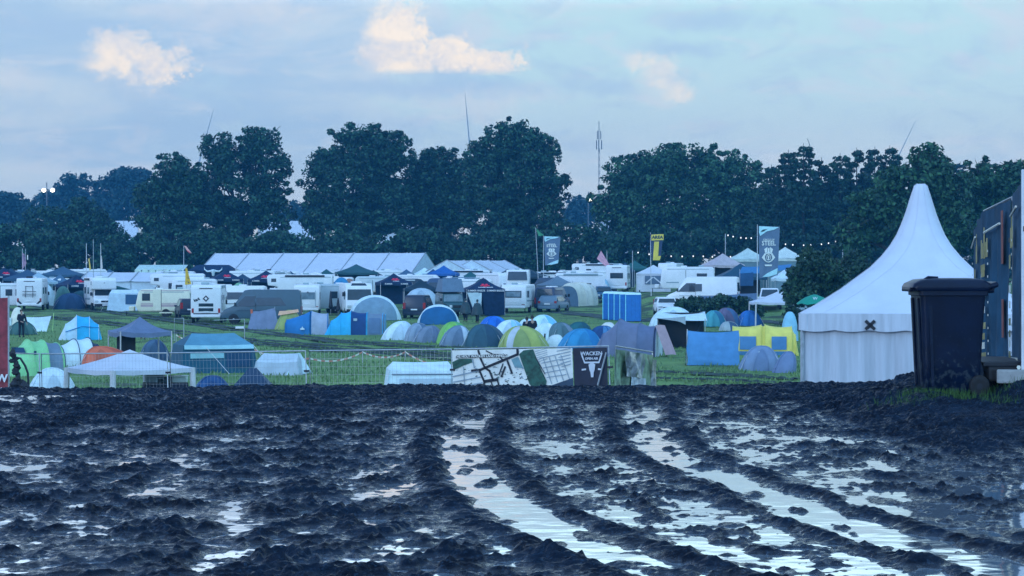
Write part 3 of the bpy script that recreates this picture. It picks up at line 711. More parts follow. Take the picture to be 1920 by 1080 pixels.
def sheet(name, corners, sag, mat, parent, n=10, fold=0.0, seed=1):
    """cloth stretched between four corners a,b,c,d, hanging down by sag"""
    a, b, c, d = map(Vector, corners); rows = []; r = random.Random(seed); ph = r.uniform(0, 6)
    for j in range(n + 1):
        v = j / n
        rows.append([(a * (1 - u) + b * u) * (1 - v) + (d * (1 - u) + c * u) * v + Vector((0, fold * math.sin(u * 21 + ph) * (.4 + .6 * v) + fold * .6 * math.sin(u * 9 + v * 3), -sag * 4 * u * (1 - u) * (1 - .5 * v))) for u in [i / n for i in range(n + 1)]])
    return MB().loft(rows, False, False, False).build(name, mat, parent, smooth=True)
def gazebo(o, wx, wy, eave, peak, roof, legm=None, valance=.25, walls=(), concave=.12, legr=.035, splay=0.0, logo=None, ridge=0.0, words=None):
    """folding pavilion: pyramid roof, valance, four legs. walls = [(side, material)] with side in 'front back left right'"""
    legm = legm or STEEL; hx, hy = wx / 2, wy / 2
    for k in range(4):
        n = 8; A = [Vector((-hx, -hy, eave)), Vector((hx, -hy, eave)), Vector((hx, hy, eave)), Vector((-hx, hy, eave))]
        a, b = A[k], A[(k + 1) % 4]; tops = {0: (-ridge, ridge), 1: (ridge, ridge), 2: (ridge, -ridge), 3: (-ridge, -ridge)}[k]
        rows = []
        for j in range(n + 1):
            t = j / n; row = []
            for i in range(9):
                u = i / 8; tp = Vector((tops[0] * (1 - u) + tops[1] * u, 0, peak)); p = (a * (1 - u) + b * u) * (1 - t) + tp * t
                p.z -= concave * 4 * t * (1 - t) * .6 + .10 * math.sin(PI * u) * (1 - t) * concave * 4
                row.append(p)
            rows.append(row)
        MB().loft(rows, False, False, False).build("roof_panel", roof, o, smooth=True)
        if valance > 0:
            va = [[p + Vector((0, 0, .002)) for p in rows[0]], [p * 1.004 - Vector((0, 0, valance * (.8 + .2 * abs(math.sin(q * 2.2))))) for q, p in enumerate(rows[0])]]
            MB().loft(va, False, False, False).build("valance", roof, o)
        x, y = A[k].x * .985, A[k].y * .985
        MB().tube([(x * (1 + splay), y * (1 + splay), 0), (x, y, eave)], legr, 6).build("leg", legm, o)
    for side, m in walls:
        y = {'front': -hy * .97, 'back': hy * .97}.get(side)
        if y is not None: sheet("side_wall", ((-hx, y, eave), (hx, y, eave), (hx, y, .02), (-hx, y, .02)), 0, m, o, 10, .03)
        else:
            x = -hx * .97 if side == 'left' else hx * .97
            sheet("side_wall", ((x, -hy, eave), (x, hy, eave), (x, hy, .02), (x, -hy, .02)), 0, m, o, 8, .0)
    if logo:
        # round emblem and a line of lettering on the front roof slope and valance
        sl = math.atan2(peak - eave, hy); z = eave + (peak - eave) * .36 - concave * .55
        b = MB(); r = random.Random(3); y0 = -hy * .62
        for (u, v, p, q) in ((0, .0, .52, .16), (-.16, .17, .2, .16), (.16, .17, .2, .16), (0, -.2, .3, .12), (-.3, -.07, .2, .14), (.3, -.07, .2, .14)):
            b.box((u, y0 + v * math.cos(sl) * .9, z + v * math.sin(sl) * .9 + .07), (p, q, .015), rx=sl)
        b.build("emblem", logo, o)
        for xx in (-hx * .5, hx * .5):
            text_part(words or "SUMMER", .2, WHITEPAINT, o, (xx, -hy * 1.02 - .012, eave - valance * .5), name="lettering", bold=.004)
        text_part(words or "SUMMER", .17, WHITEPAINT, o, (0, -hy * .90, eave + (peak - eave) * .11 + .03), rot=(sl, 0, 0), name="lettering", bold=.004)
def ridge_tent(o, L, W, eave, ridge, roof, wall, rin=.75, windows=(), doorm=None, splay=1.12):
    """family frame tent: leaning walls and a pitched roof whose ridge runs along local x"""
    hx, hy = L / 2, W / 2; rx = hx * rin
    def q(name, pts, m): sheet(name, pts, .05, m, o, 6)
    q("roof_panel", ((-hx, -hy, eave), (hx, -hy, eave), (rx, 0, ridge), (-rx, 0, ridge)), roof)
    q("roof_panel", ((hx, hy, eave), (-hx, hy, eave), (-rx, 0, ridge), (rx, 0, ridge)), roof)
    s = splay
    q("side_wall", ((-hx, -hy, eave), (hx, -hy, eave), (hx * s, -hy * s, 0), (-hx * s, -hy * s, 0)), wall)
    q("side_wall", ((-hx, hy, eave), (hx, hy, eave), (hx * s, hy * s, 0), (-hx * s, hy * s, 0)), wall)
    for sx in (-1, 1):
        MB().add([(sx * hx, -hy, eave), (sx * rx, 0, ridge), (sx * hx, hy, eave), (sx * hx * s, hy * s, 0), (sx * hx * s, -hy * s, 0)], [(0, 1, 2), (0, 2, 3, 4)]).build("gable", wall, o)
    for (x0, x1, z0, z1, m, nm) in windows:
        yy = lambda z: -hy * (s + (1 - s) * z / eave) - .03
        MB().add([(x0, yy(z0), z0), (x1, yy(z0), z0), (x1, yy(z1), z1), (x0, yy(z1), z1)], [(0, 1, 2, 3)]).build(nm, m, o, solid=.012)
    for sx in (-1, 1): MB().tube([(sx * hx, -hy, eave), (sx * hx * s, -hy * s, 0)], .02, 5).build("corner_pole", wall, o)
def marquee(o, L, W, eave, ridge, roof, wall, bays, rin=1.0, gable=None):
    hx, hy = L / 2, W / 2
    for i in range(bays):
        x0, x1 = -hx + L * i / bays + .03, -hx + L * (i + 1) / bays - .03
        for sy in (-1, 1):
            sheet("roof_panel", ((x0, sy * (hy + .25), eave), (x1, sy * (hy + .25), eave), (x1, 0, ridge), (x0, 0, ridge)), .06, roof, o, 5)
            sheet("wall_panel", ((x0, sy * hy, eave + .05), (x1, sy * hy, eave + .05), (x1, sy * hy, 0), (x0, sy * hy, 0)), 0, wall, o, 4)
    for i in range(bays + 1):
        x = -hx + L * i / bays
        MB().tube([(x, -hy - .28, eave - .02), (x, 0, ridge + .05), (x, hy + .28, eave - .02)], .07, 5).build("frame_rib", STEEL, o)
    for sx in (-1, 1):
        MB().add([(sx * hx, -hy, 0), (sx * hx, hy, 0), (sx * hx, hy, eave), (sx * hx, 0, ridge), (sx * hx, -hy, eave)], [(0, 1, 2, 3, 4)]).build("gable", gable or wall, o)

# ------------------------------------------------------------------ vehicles: side outline pulled across the width, windows, lights, wheels
def wheel(o, x, y, r, w=.2, hub=None):
    b = MB().lathe([(r * .55, -w / 2), (r * .93, -w / 2), (r, -w * .36), (r, w * .36), (r * .93, w / 2), (r * .55, w / 2)], 20, (0, 0, 0), 'y')
    wh = b.build("wheel", RUBBER, o, smooth=True); wh.location = (x, y, r)
    MB().lathe([(.02, -w * .51), (r * .58, -w * .47), (r * .62, -w * .30), (r * .62, w * .30), (r * .58, w * .47), (.02, w * .51)], 12, (0, 0, 0), 'y').build("rim", hub or STEEL, wh, smooth=True)
class Car:
    """local x forward, body standing on its wheels. prof = outline [(x, z)] clockwise from the lower rear"""
    def __init__(s, o, prof, W, mat, tum=.12, zt=None, bev=.07, name="body"):
        s.o, s.W, s.prof = o, W, prof; zs = [p[1] for p in prof]; s.H = max(zs); s.zt = zt or s.H * .5; s.tum = tum
        b = MB(); b.loft([[(x, -s.hw(z), z) for x, z in prof], [(x, s.hw(z), z) for x, z in prof]])
        s.body = b.build(name, mat, o, smooth=True, bevel=bev, seg=2)
    def hw(s, z): return s.W / 2 * (1 - s.tum * max(0.0, (z - s.zt) / max(.01, s.H - s.zt)))
    def side(s, poly, mat, name="side_window", sides=(-1, 1), t=.012):
        for sd in sides:
            MB().loft([[(x, sd * (s.hw(z) - .05), z) for x, z in poly], [(x, sd * (s.hw(z) + t), z) for x, z in poly]]).build(name, mat, s.o)
    def cross(s, p0, p1, w0, w1, mat, name="windscreen", out=.02, y0=0.0):
        """panel across the width lying on the outline between two outline points, w = share of the half width"""
        (x0, z0), (x1, z1) = p0, p1; dx, dz = x1 - x0, z1 - z0; l = math.hypot(dx, dz) or 1; nx, nz = -dz / l, dx / l
        mx = sum(p[0] for p in s.prof) / len(s.prof)
        if (x0 + x1) / 2 > mx and nx < 0 or (x0 + x1) / 2 < mx and nx > 0: nx, nz = -nx, -nz
        a, b = s.hw(z0) * w0, s.hw(z1) * w1; rings = []
        for k in (-.04, out): rings.append([(x0 + nx * k, y0 - a, z0 + nz * k), (x0 + nx * k, y0 + a, z0 + nz * k), (x1 + nx * k, y0 + b, z1 + nz * k), (x1 + nx * k, y0 - b, z1 + nz * k)])
        MB().loft(rings).build(name, mat, s.o)
    def block(s, c, size, mat, name, bev=.01, seg=1):
        MB().box(c, size).build(name, mat, s.o, bevel=bev, seg=seg)
    def lamps(s, x, z, y, size, mat, name):
        for sd in (-1, 1): s.block((x, sd * y, z), size, mat, name)
    def wheels(s, xs, r, hub=None, w=.2):
        for x in xs:
            for sd in (-1, 1): wheel(s.o, x, sd * (s.W / 2 - w * .45), r, w, hub)
            for sd in (-1, 1):
                MB().lathe([(.02, 0), (r * 1.16, 0), (r * 1.16, .012), (.02, .012)], 18, (x, sd * (s.W / 2 - .003) - .006, r), 'y').build("wheel_arch", BLACKM, s.o)
REDLAMP = pmat("red_lamp", (0.35, 0.02, 0.02, 1), .25, .05, 3)
CLEARLAMP = pmat("clear_lamp", (0.55, 0.58, 0.6, 1), .15, .05, 3)
AMBERSTRIPE = pmat("beige_stripe", alb(150, 140, 165), .5, .05, 3)
def plate(c, x, z): c.block((x, 0, z), (.025, .52, .11), WHITEPAINT, "number_plate")

def van(o, mat, L=6.0, W=2.05, H=2.6, glass_rear=True, side_win=None, hub=None, trim=None, roofbits=True):
    hx = L / 2
    prof = [(-hx, .35), (-hx, 1.2), (-hx + .06, H - .1), (-hx + .3, H), (hx - 2.05, H), (hx - 1.75, H - .05), (hx - .95, 1.35), (hx - .25, 1.05), (hx - .02, .8), (hx, .38)]
    c = Car(o, prof, W, mat, tum=.14, zt=1.2)
    c.cross((hx - .98, 1.40), (hx - 1.70, H - .18), .88, .82, GLASS, "windscreen")
    c.side([(hx - 2.55, 1.30), (hx - 1.10, 1.30), (hx - 1.35, 1.62), (hx - 1.80, 2.05), (hx - 2.55, 2.05)], GLASS, "cab_window")
    for a, b, z0, z1, sl in (side_win or []):
        c.side([(a, z0), (b, z0), (b, z1), (a - sl, z1)], GLASS, "side_window")
    if glass_rear: c.cross((-hx, 1.35), (-hx + .05, 2.1), .8, .78, GLASS, "rear_window")
    c.lamps(hx - .13, .86, W / 2 - .22, (.18, .3, .2), CLEARLAMP, "headlight"); c.lamps(-hx, 1.0, W / 2 - .12, (.06, .14, .55), REDLAMP, "tail_light")
    c.block((hx - .02, 0, .48), (.14, W * .92, .28), trim or BLACKM, "bumper", .04); c.block((-hx, 0, .45), (.12, W * .94, .22), trim or BLACKM, "bumper", .04)
    c.block((hx + .0, 0, .78), (.05, .8, .16), BLACKM, "grille"); plate(c, hx + .06, .5); plate(c, -hx - .07, .75)
    for sd in (-1, 1): c.block((hx - 1.05, sd * (W / 2 + .12), 1.45), (.1, .2, .28), BLACKM, "wing_mirror", .03)
    c.side([(-hx + .9, .95), (hx - 1.2, .95), (hx - 1.2, 1.0), (-hx + .9, 1.0)], trim or BLACKM, "side_trim")
    c.side([(hx - 2.6, .5), (hx - 2.58, .5), (hx - 2.58, 2.1), (hx - 2.6, 2.1)], BLACKM, "door_seam")
    c.wheels((-hx + 1.15, hx - .95), .34, hub)
    if roofbits:
        for q in (-.9, .4): c.block((q, 0, H + .05), (.6, .6, .12), WHITEPAINT, "roof_hatch", .03)
        c.side([(-hx + .5, H - .22), (hx - 2.4, H - .22), (hx - 2.4, H - .08), (-hx + .5, H - .08)], trim or STEEL, "awning_case", sides=(-1,), t=.1)
    return c
def motorhome(o, mat, L=6.6, W=2.3, H=3.0, alcove=True, rear=None, stripes=(), side_windows=True, cabm=None):
    hx = L / 2
    prof = [(-hx, .5), (-hx, H - .15), (-hx + .2, H), (hx - (.55 if alcove else 1.7), H), (hx - (.35 if alcove else 1.5), H - .25), (hx - (.45 if alcove else 1.4), 1.95), (hx - 1.4, 1.85), (hx - 1.45, .5)]
    c = Car(o, prof, W, mat, tum=.02, zt=1.8, bev=.09)
    cw = W * .84; cab = [(hx - 1.75, .4), (hx - 1.75, 1.95), (hx - 1.3, 2.0), (hx - .75, 1.3), (hx - .15, 1.05), (hx, .8), (hx, .4)]
    d = Car(o, cab, cw, cabm or mat, tum=.12, zt=1.1, bev=.06, name="cab")
    d.cross((hx - .79, 1.35), (hx - 1.27, 1.93), .9, .86, GLASS, "windscreen")
    d.side([(hx - 1.65, 1.2), (hx - .85, 1.2), (hx - 1.22, 1.78), (hx - 1.65, 1.78)], GLASS, "cab_window")
    d.lamps(hx - .06, .82, cw / 2 - .2, (.14, .3, .2), CLEARLAMP, "headlight")
    d.block((hx, 0, .82), (.05, .7, .16), BLACKM, "grille"); d.block((hx - .02, 0, .48), (.16, cw, .26), BLACKM, "bumper", .04); plate(d, hx + .07, .5)
    for sd in (-1, 1): d.block((hx - .95, sd * (cw / 2 + .16), 1.5), (.1, .24, .32), BLACKM, "wing_mirror", .03)
    if side_windows:
        for a, b in ((-hx + .5, -hx + 1.5), (-hx + 2.6, -hx + 3.7)): c.side([(a, 1.5), (b, 1.5), (b, 2.1), (a, 2.1)], GLASS, "side_window")
        c.side([(-hx + 1.75, .7), (-hx + 1.78, .7), (-hx + 1.78, 2.3), (-hx + 1.75, 2.3)], BLACKM, "door_seam")
        if alcove: c.side([(hx - 1.3, 2.3), (hx - .8, 2.3), (hx - .8, 2.65), (hx - 1.3, 2.65)], GLASS, "alcove_window")
    for z, h, m in stripes: c.side([(-hx + .15, z), (hx - 1.6, z), (hx - 1.6, z + h), (-hx + .15, z + h)], m, "stripe", t=.006)
    c.lamps(-hx, .95, W / 2 - .16, (.06, .16, .34), REDLAMP, "tail_light"); c.block((-hx, 0, .55), (.12, W * .96, .24), WHITEPAINT, "bumper", .05); plate(c, -hx - .06, .85)
    if rear == 'window': c.cross((-hx, 1.55), (-hx, 2.15), .6, .6, GLASS, "rear_window")
    c.block((-hx, 0, H - .28), (.05, 1.0, .07), BLACKM, "brake_light")
    c.block((-.6, 0, H + .06), (.8, .7, .13), WHITEPAINT, "roof_hatch", .03); c.block((1.0, .3, H + .05), (.5, .5, .1), plastic(150, 170, 190), "roof_vent", .03)
    q = _VR.random
    c.block((-1.7 + q(), .2, H + .09), (.55, .6, .18), plastic(120, 145, 175) if q() < .6 else BLACKM, "air_conditioner", .04)
    if q() < .6: MB().lathe([(.02, .0), (.2, .03), (.33, .12)], 10, (hx - 2.4, -.2, H + .12)).build("satellite_dish", WHITEPAINT, o, smooth=True)
    c.side([(-hx + .15, H - .30), (hx - 1.7, H - .30), (hx - 1.7, H - .25), (-hx + .15, H - .25)], LGREY_, "roof_seam", t=.01)
    if q() < .7: c.side([(-hx + .3, .95), (hx - 1.9, .95), (hx - 1.6, 1.15), (-hx + 1.2, 1.08)], _VR.choice((LGREY_, NAVYP, BEIGEP)), "graphic_stripe", t=.006)
    if q() < .5: c.side([(-hx + .8, H - .24), (hx - 2.2, H - .24), (hx - 2.2, H - .06), (-hx + .8, H - .06)], _VR.choice((LGREY_, BLACKM)), "awning_case", sides=(-1, 1), t=.09)
    c.wheels((-hx + 1.6, hx - .9), .34)
    return c
_VR = random.Random(5); LGREY_ = paint(110, 135, 165); NAVYP = paint(40, 70, 120); BEIGEP = paint(150, 150, 160)
def caravan(o, mat, L=5.0, W=2.2, H=2.55, stripe=None, window=GLASS, sidewin=((-1.9, -.9),), door=True, slope=.35, rearm=None):
    hx = L / 2
    prof = [(-hx + .1, .45), (-hx, .9), (-hx + slope * .35, H - .18), (-hx + slope * .35 + .25, H), (hx - slope * .5 - .25, H), (hx - slope * .5, H - .2), (hx, .95), (hx - .25, .45)]
    c = Car(o, prof, W, mat, tum=.02, zt=1.8, bev=.1)
    c.cross((-hx + slope * .12, 1.35), (-hx + slope * .26, 1.95), .64, .64, window, "rear_window"); c.cross((hx - slope * .2, 1.3), (hx - slope * .38, 1.9), .72, .72, GLASS, "front_window")
    for a, b in sidewin: c.side([(a, 1.35), (b, 1.35), (b, 1.95), (a, 1.95)], GLASS, "side_window")
    if door:
        c.side([(.2, .55), (.85, .55), (.85, 2.25), (.2, 2.25)], mat, "door", t=.02)
        c.side([(.16, .55), (.2, .55), (.2, 2.27), (.16, 2.27)], BLACKM, "door_seam", t=.014)
    if stripe:
        for z, h in ((.85, .2), (1.1, .06), (2.15, .07)): c.side([(-hx + .2, z), (hx - .45, z), (hx - .45, z + h), (-hx + .2, z + h)], stripe, "stripe", t=.007)
    c.lamps(-hx + .06, .78, W / 2 - .25, (.06, .3, .14), REDLAMP, "tail_light"); plate(c, -hx - .0, .98); c.block((-hx + .08, 0, .52), (.1, W * .92, .2), WHITEPAINT, "bumper", .04)
    c.block((.4, 0, H + .05), (.6, .6, .12), WHITEPAINT, "roof_hatch", .03)
    c.side([(-hx + .6, H - .26), (hx - .7, H - .26), (hx - .7, H - .21), (-hx + .6, H - .21)], LGREY_, "roof_seam", t=.01)
    if _VR.random() < .6: c.side([(-hx + .5, 1.0), (hx - .6, 1.0), (hx - .6, 1.1), (-hx + .5, 1.14)], _VR.choice((LGREY_, NAVYP, BEIGEP)), "graphic_stripe", t=.006)
    c.block((-1.3, .1, H + .08), (.5, .5, .16), plastic(120, 145, 175), "roof_vent", .04)
    MB().tube([(hx - .3, 0, .5), (hx + 1.0, 0, .48)], .05, 6).build("tow_bar", STEEL, o); MB().tube([(hx + .8, .0, 0), (hx + .8, 0, .5)], .04, 6).build("jockey_wheel", RUBBER, o)
    c.block((hx + .35, 0, .68), (.45, 1.1, .4), mat, "gas_box", .05)
    c.wheels((-.2,), .31)
    return c
def car(o, mat, kind='estate', L=4.5, W=1.8, H=1.5):
    hx = L / 2
    if kind == 'estate': prof = [(-hx, .35), (-hx + .02, .95), (-hx + .35, H - .08), (-hx + .6, H), (.3, H), (.55, H - .05), (hx - 1.15, .95), (hx - .15, .80), (hx, .6), (hx, .3)]
    elif kind == 'mpv': prof = [(-hx, .35), (-hx, 1.0), (-hx + .12, H - .1), (-hx + .35, H), (.5, H), (.75, H - .06), (hx - .95, 1.02), (hx - .15, .84), (hx, .6), (hx, .3)]
    else: prof = [(-hx, .55), (-hx, 1.0), (-.9, 1.02), (-.8, H - .05), (-.6, H), (.3, H), (.5, H - .06), (hx - 1.3, 1.1), (hx - .1, 1.02), (hx, .75), (hx, .45)]
    c = Car(o, prof, W, mat, tum=.24, zt=.95, bev=.07); gr = prof[1][1] + .06
    c.cross((hx - 1.2 + (.25 if kind == 'mpv' else 0), gr + .02), (.62 if kind != 'mpv' else .8, H - .12), .86, .86, GLASS, "windscreen")
    if kind == 'pickup': c.side([(-.7, 1.1), (.55, 1.1), (.35, H - .14), (-.65, H - .14)], GLASS)
    else:
        c.cross((-hx + (.06 if kind == 'mpv' else .1), 1.0), (-hx + (.14 if kind == 'mpv' else .36), H - .14), .84, .82, GLASS, "rear_window")
        c.side([(-.15, 1.0), (hx - 1.45, 1.0), (.45, H - .14), (-.15, H - .12)], GLASS, "side_window"); c.side([(-hx + .5, 1.02), (-.22, 1.0), (-.22, H - .12), (-hx + .68, H - .15)], GLASS, "side_window")
    c.lamps(hx - .06, .72 if kind != 'pickup' else .9, W / 2 - .25, (.12, .36, .15), CLEARLAMP, "headlight"); c.lamps(-hx + .04, .92 if kind != 'mpv' else 1.05, W / 2 - .16, (.1, .22, .2 if kind != 'mpv' else .5), REDLAMP, "tail_light")
    c.block((hx, 0, .42 if kind != 'pickup' else .6), (.12, W * .9, .22), BLACKM, "bumper", .04); c.block((-hx, 0, .42 if kind != 'pickup' else .6), (.1, W * .9, .24), mat, "bumper", .04)
    c.block((hx, 0, .66 if kind != 'pickup' else .85), (.05, .8, .12), BLACKM, "grille"); plate(c, hx + .07, .45); plate(c, -hx - .06, .75)
    for sd in (-1, 1): c.block((.75, sd * (W / 2 + .06), 1.0), (.12, .18, .14), mat, "wing_mirror", .03)
    c.wheels((-hx + .8, hx - .85), .31 if kind != 'pickup' else .38)
    return c

# ------------------------------------------------------------------ people: one skinned body, clothes grown over it
def skin_mesh(name, verts, edges, radii, mat, parent, root=0, sub=1):
    me = bpy.data.meshes.new(name); me.from_pydata(verts, edges, []); me.materials.append(mat)
    o = bpy.data.objects.new(name, me); COL.objects.link(o); o.parent = parent
    sk = o.modifiers.new("skin", 'SKIN'); sk.use_smooth_shade = True
    for i, d in enumerate(me.skin_vertices[0].data): d.radius = (radii[i][0], radii[i][1]) if isinstance(radii[i], tuple) else (radii[i], radii[i]); d.use_root = (i == root)
    o.modifiers.new("sub", 'SUBSURF').levels = sub; o.modifiers["sub"].render_levels = sub
    return o
def person(o, top, legs, hair, h=1.75, stride=.0, arm_l=((-.26, -.02, 1.12), (-.25, -.12, .92)), arm_r=((.26, -.02, 1.12), (.25, -.12, .92)), poncho=None, hood=None, seat=False):
    k = h / 1.75
    SK = pmat("skin", (0.42, 0.27, 0.20, 1), .6, .05, 5)
    J = {'pel': (0, 0, .95), 'wai': (0, .01, 1.12), 'che': (0, .01, 1.32), 'nec': (0, 0, 1.50), 'hea': (0, -.03, 1.60), 'cro': (0, -.02, 1.72)}
    for s, a in ((-1, arm_l), (1, arm_r)):
        q = 'l' if s < 0 else 'r'
        J['sh' + q] = (s * .19, .01, 1.42); J['el' + q] = a[0]; J['wr' + q] = a[1]
        d = (Vector(a[1]) - Vector(a[0])).normalized(); J['pa' + q] = tuple(Vector(a[1]) + d * .07)
        side = Vector((0, 1, 0)) if abs(d.y) < .7 else Vector((1, 0, 0))
        for f in range(4):
            J['f%d%s' % (f, q)] = tuple(Vector(a[1]) + d * (.10 + .005 * (f in (1, 2))) + side * (.026 * (f - 1.5))); J['g%d%s' % (f, q)] = tuple(Vector(a[1]) + d * (.16 + .012 * (f in (1, 2))) + side * (.022 * (f - 1.5)) + Vector((-s * .02, 0, 0)))
        J['th' + q] = tuple(Vector(a[1]) + d * .085 + side * -.07)
        st = stride * s
        if seat: J['hi' + q] = (s * .10, 0, .5); J['kn' + q] = (s * .14, -.42, .5); J['an' + q] = (s * .14, -.40, .09)
        else: J['hi' + q] = (s * .10, 0, .92); J['kn' + q] = (s * .11, -.03 - st * .4, .50); J['an' + q] = (s * .11, .03 + st * -.1 + (st * -.5), .09)
        J['to' + q] = tuple(Vector(J['an' + q]) + Vector((0, -.16, -.05)))
    if seat:
        for n in ('pel', 'wai', 'che', 'nec', 'hea', 'cro', 'shl', 'shr'): x, y, z = J[n]; J[n] = (x, y, z - .42)
    names = list(J); ix = {n: i for i, n in enumerate(names)}
    E = [('pel', 'wai'), ('wai', 'che'), ('che', 'nec'), ('nec', 'hea'), ('hea', 'cro')]
    Rd = {'pel': (.15, .11), 'wai': (.14, .10), 'che': (.16, .12), 'nec': .055, 'hea': (.085, .10), 'cro': (.065, .075)}
    for q in 'lr':
        E += [('che', 'sh' + q), ('sh' + q, 'el' + q), ('el' + q, 'wr' + q), ('wr' + q, 'pa' + q), ('pel', 'hi' + q), ('hi' + q, 'kn' + q), ('kn' + q, 'an' + q), ('an' + q, 'to' + q), ('wr' + q, 'th' + q)]
        Rd.update({'sh' + q: .065, 'el' + q: .045, 'wr' + q: .032, 'pa' + q: .035, 'hi' + q: .095, 'kn' + q: .06, 'an' + q: .045, 'to' + q: .04, 'th' + q: .011})
        for f in range(4): E += [('pa' + q, 'f%d%s' % (f, q)), ('f%d%s' % (f, q), 'g%d%s' % (f, q))]; Rd.update({'f%d%s' % (f, q): .011, 'g%d%s' % (f, q): .008})
    sc_ = lambda n: tuple(v * k for v in J[n])
    body = skin_mesh("body", [sc_(n) for n in names], [(ix[a], ix[b]) for a, b in E], [Rd[n] for n in names], SK, o)
    def grow(name, ns, es, add, mat, zo=0.0):
        rr = [tuple(v + add for v in (Rd[n] if isinstance(Rd[n], tuple) else (Rd[n],) * 2)) for n in ns]
        return skin_mesh(name, [tuple(Vector(sc_(n)) + Vector((0, 0, zo))) for n in ns], [(ns.index(a), ns.index(b)) for a, b in es], rr, mat, o)
    grow("jacket", ['pel', 'wai', 'che', 'shl', 'ell', 'wrl', 'shr', 'elr', 'wrr'], [('pel', 'wai'), ('wai', 'che'), ('che', 'shl'), ('shl', 'ell'), ('ell', 'wrl'), ('che', 'shr'), ('shr', 'elr'), ('elr', 'wrr')], .022, top)
    grow("trousers", ['pel', 'hil', 'knl', 'anl', 'hir', 'knr', 'anr'], [('pel', 'hil'), ('hil', 'knl'), ('knl', 'anl'), ('pel', 'hir'), ('hir', 'knr'), ('knr', 'anr')], .016, legs)
    for q in 'lr': grow("boot", ['an' + q, 'to' + q], [('an' + q, 'to' + q)], .012, RUBBER)
    hz_ = J['cro'][2]; hy_ = J['cro'][1]
    b = MB(); rows = []
    for j in range(6):
        ph = j / 5 * PI / 2; rows.append([(.10 * math.cos(a) * math.cos(ph), hy_ * k + .012 + .115 * math.sin(a) * math.cos(ph) * (.75 if math.sin(a) < 0 else 1), (hz_ - .03) * k + .10 * math.sin(ph) - (.09 if math.sin(a) > .2 and j == 0 else 0)) for a in [2 * PI * i / 12 for i in range(12)]])
    b.loft(rows); b.build("hood" if hood else "hair", hood or hair, o, smooth=True)
    fz = (J['hea'][2] + .02) * k; fy = (J['hea'][1] - .105) * k
    for s in (-1, 1): MB().box((s * .033, fy + .012, fz + .02), (.02, .012, .01)).build("eye", BLACKM, body)
    MB().box((0, fy - .002, fz - .01), (.022, .03, .04)).build("nose", SK, body); MB().box((0, fy + .014, fz - .055), (.045, .01, .01)).build("mouth", REDLAMP, body)
    if poncho:
        rows = []
        for j, (z, rx, ry) in enumerate(((1.52, .07, .07), (1.44, .22, .14), (1.2, .33, .25), (.9, .40, .32), (.62, .44, .36))):
            rows.append([(rx * k * math.cos(a) * (1 + .06 * math.sin(5 * a) * j / 4), ry * k * math.sin(a) * (1 + .06 * math.cos(7 * a) * j / 4), (z - (.03 * math.sin(4 * a) if j == 4 else 0)) * k) for a in [2 * PI * i / 20 for i in range(20)]])
        MB().loft(rows, True, False, False).build("poncho", poncho, o, smooth=True)
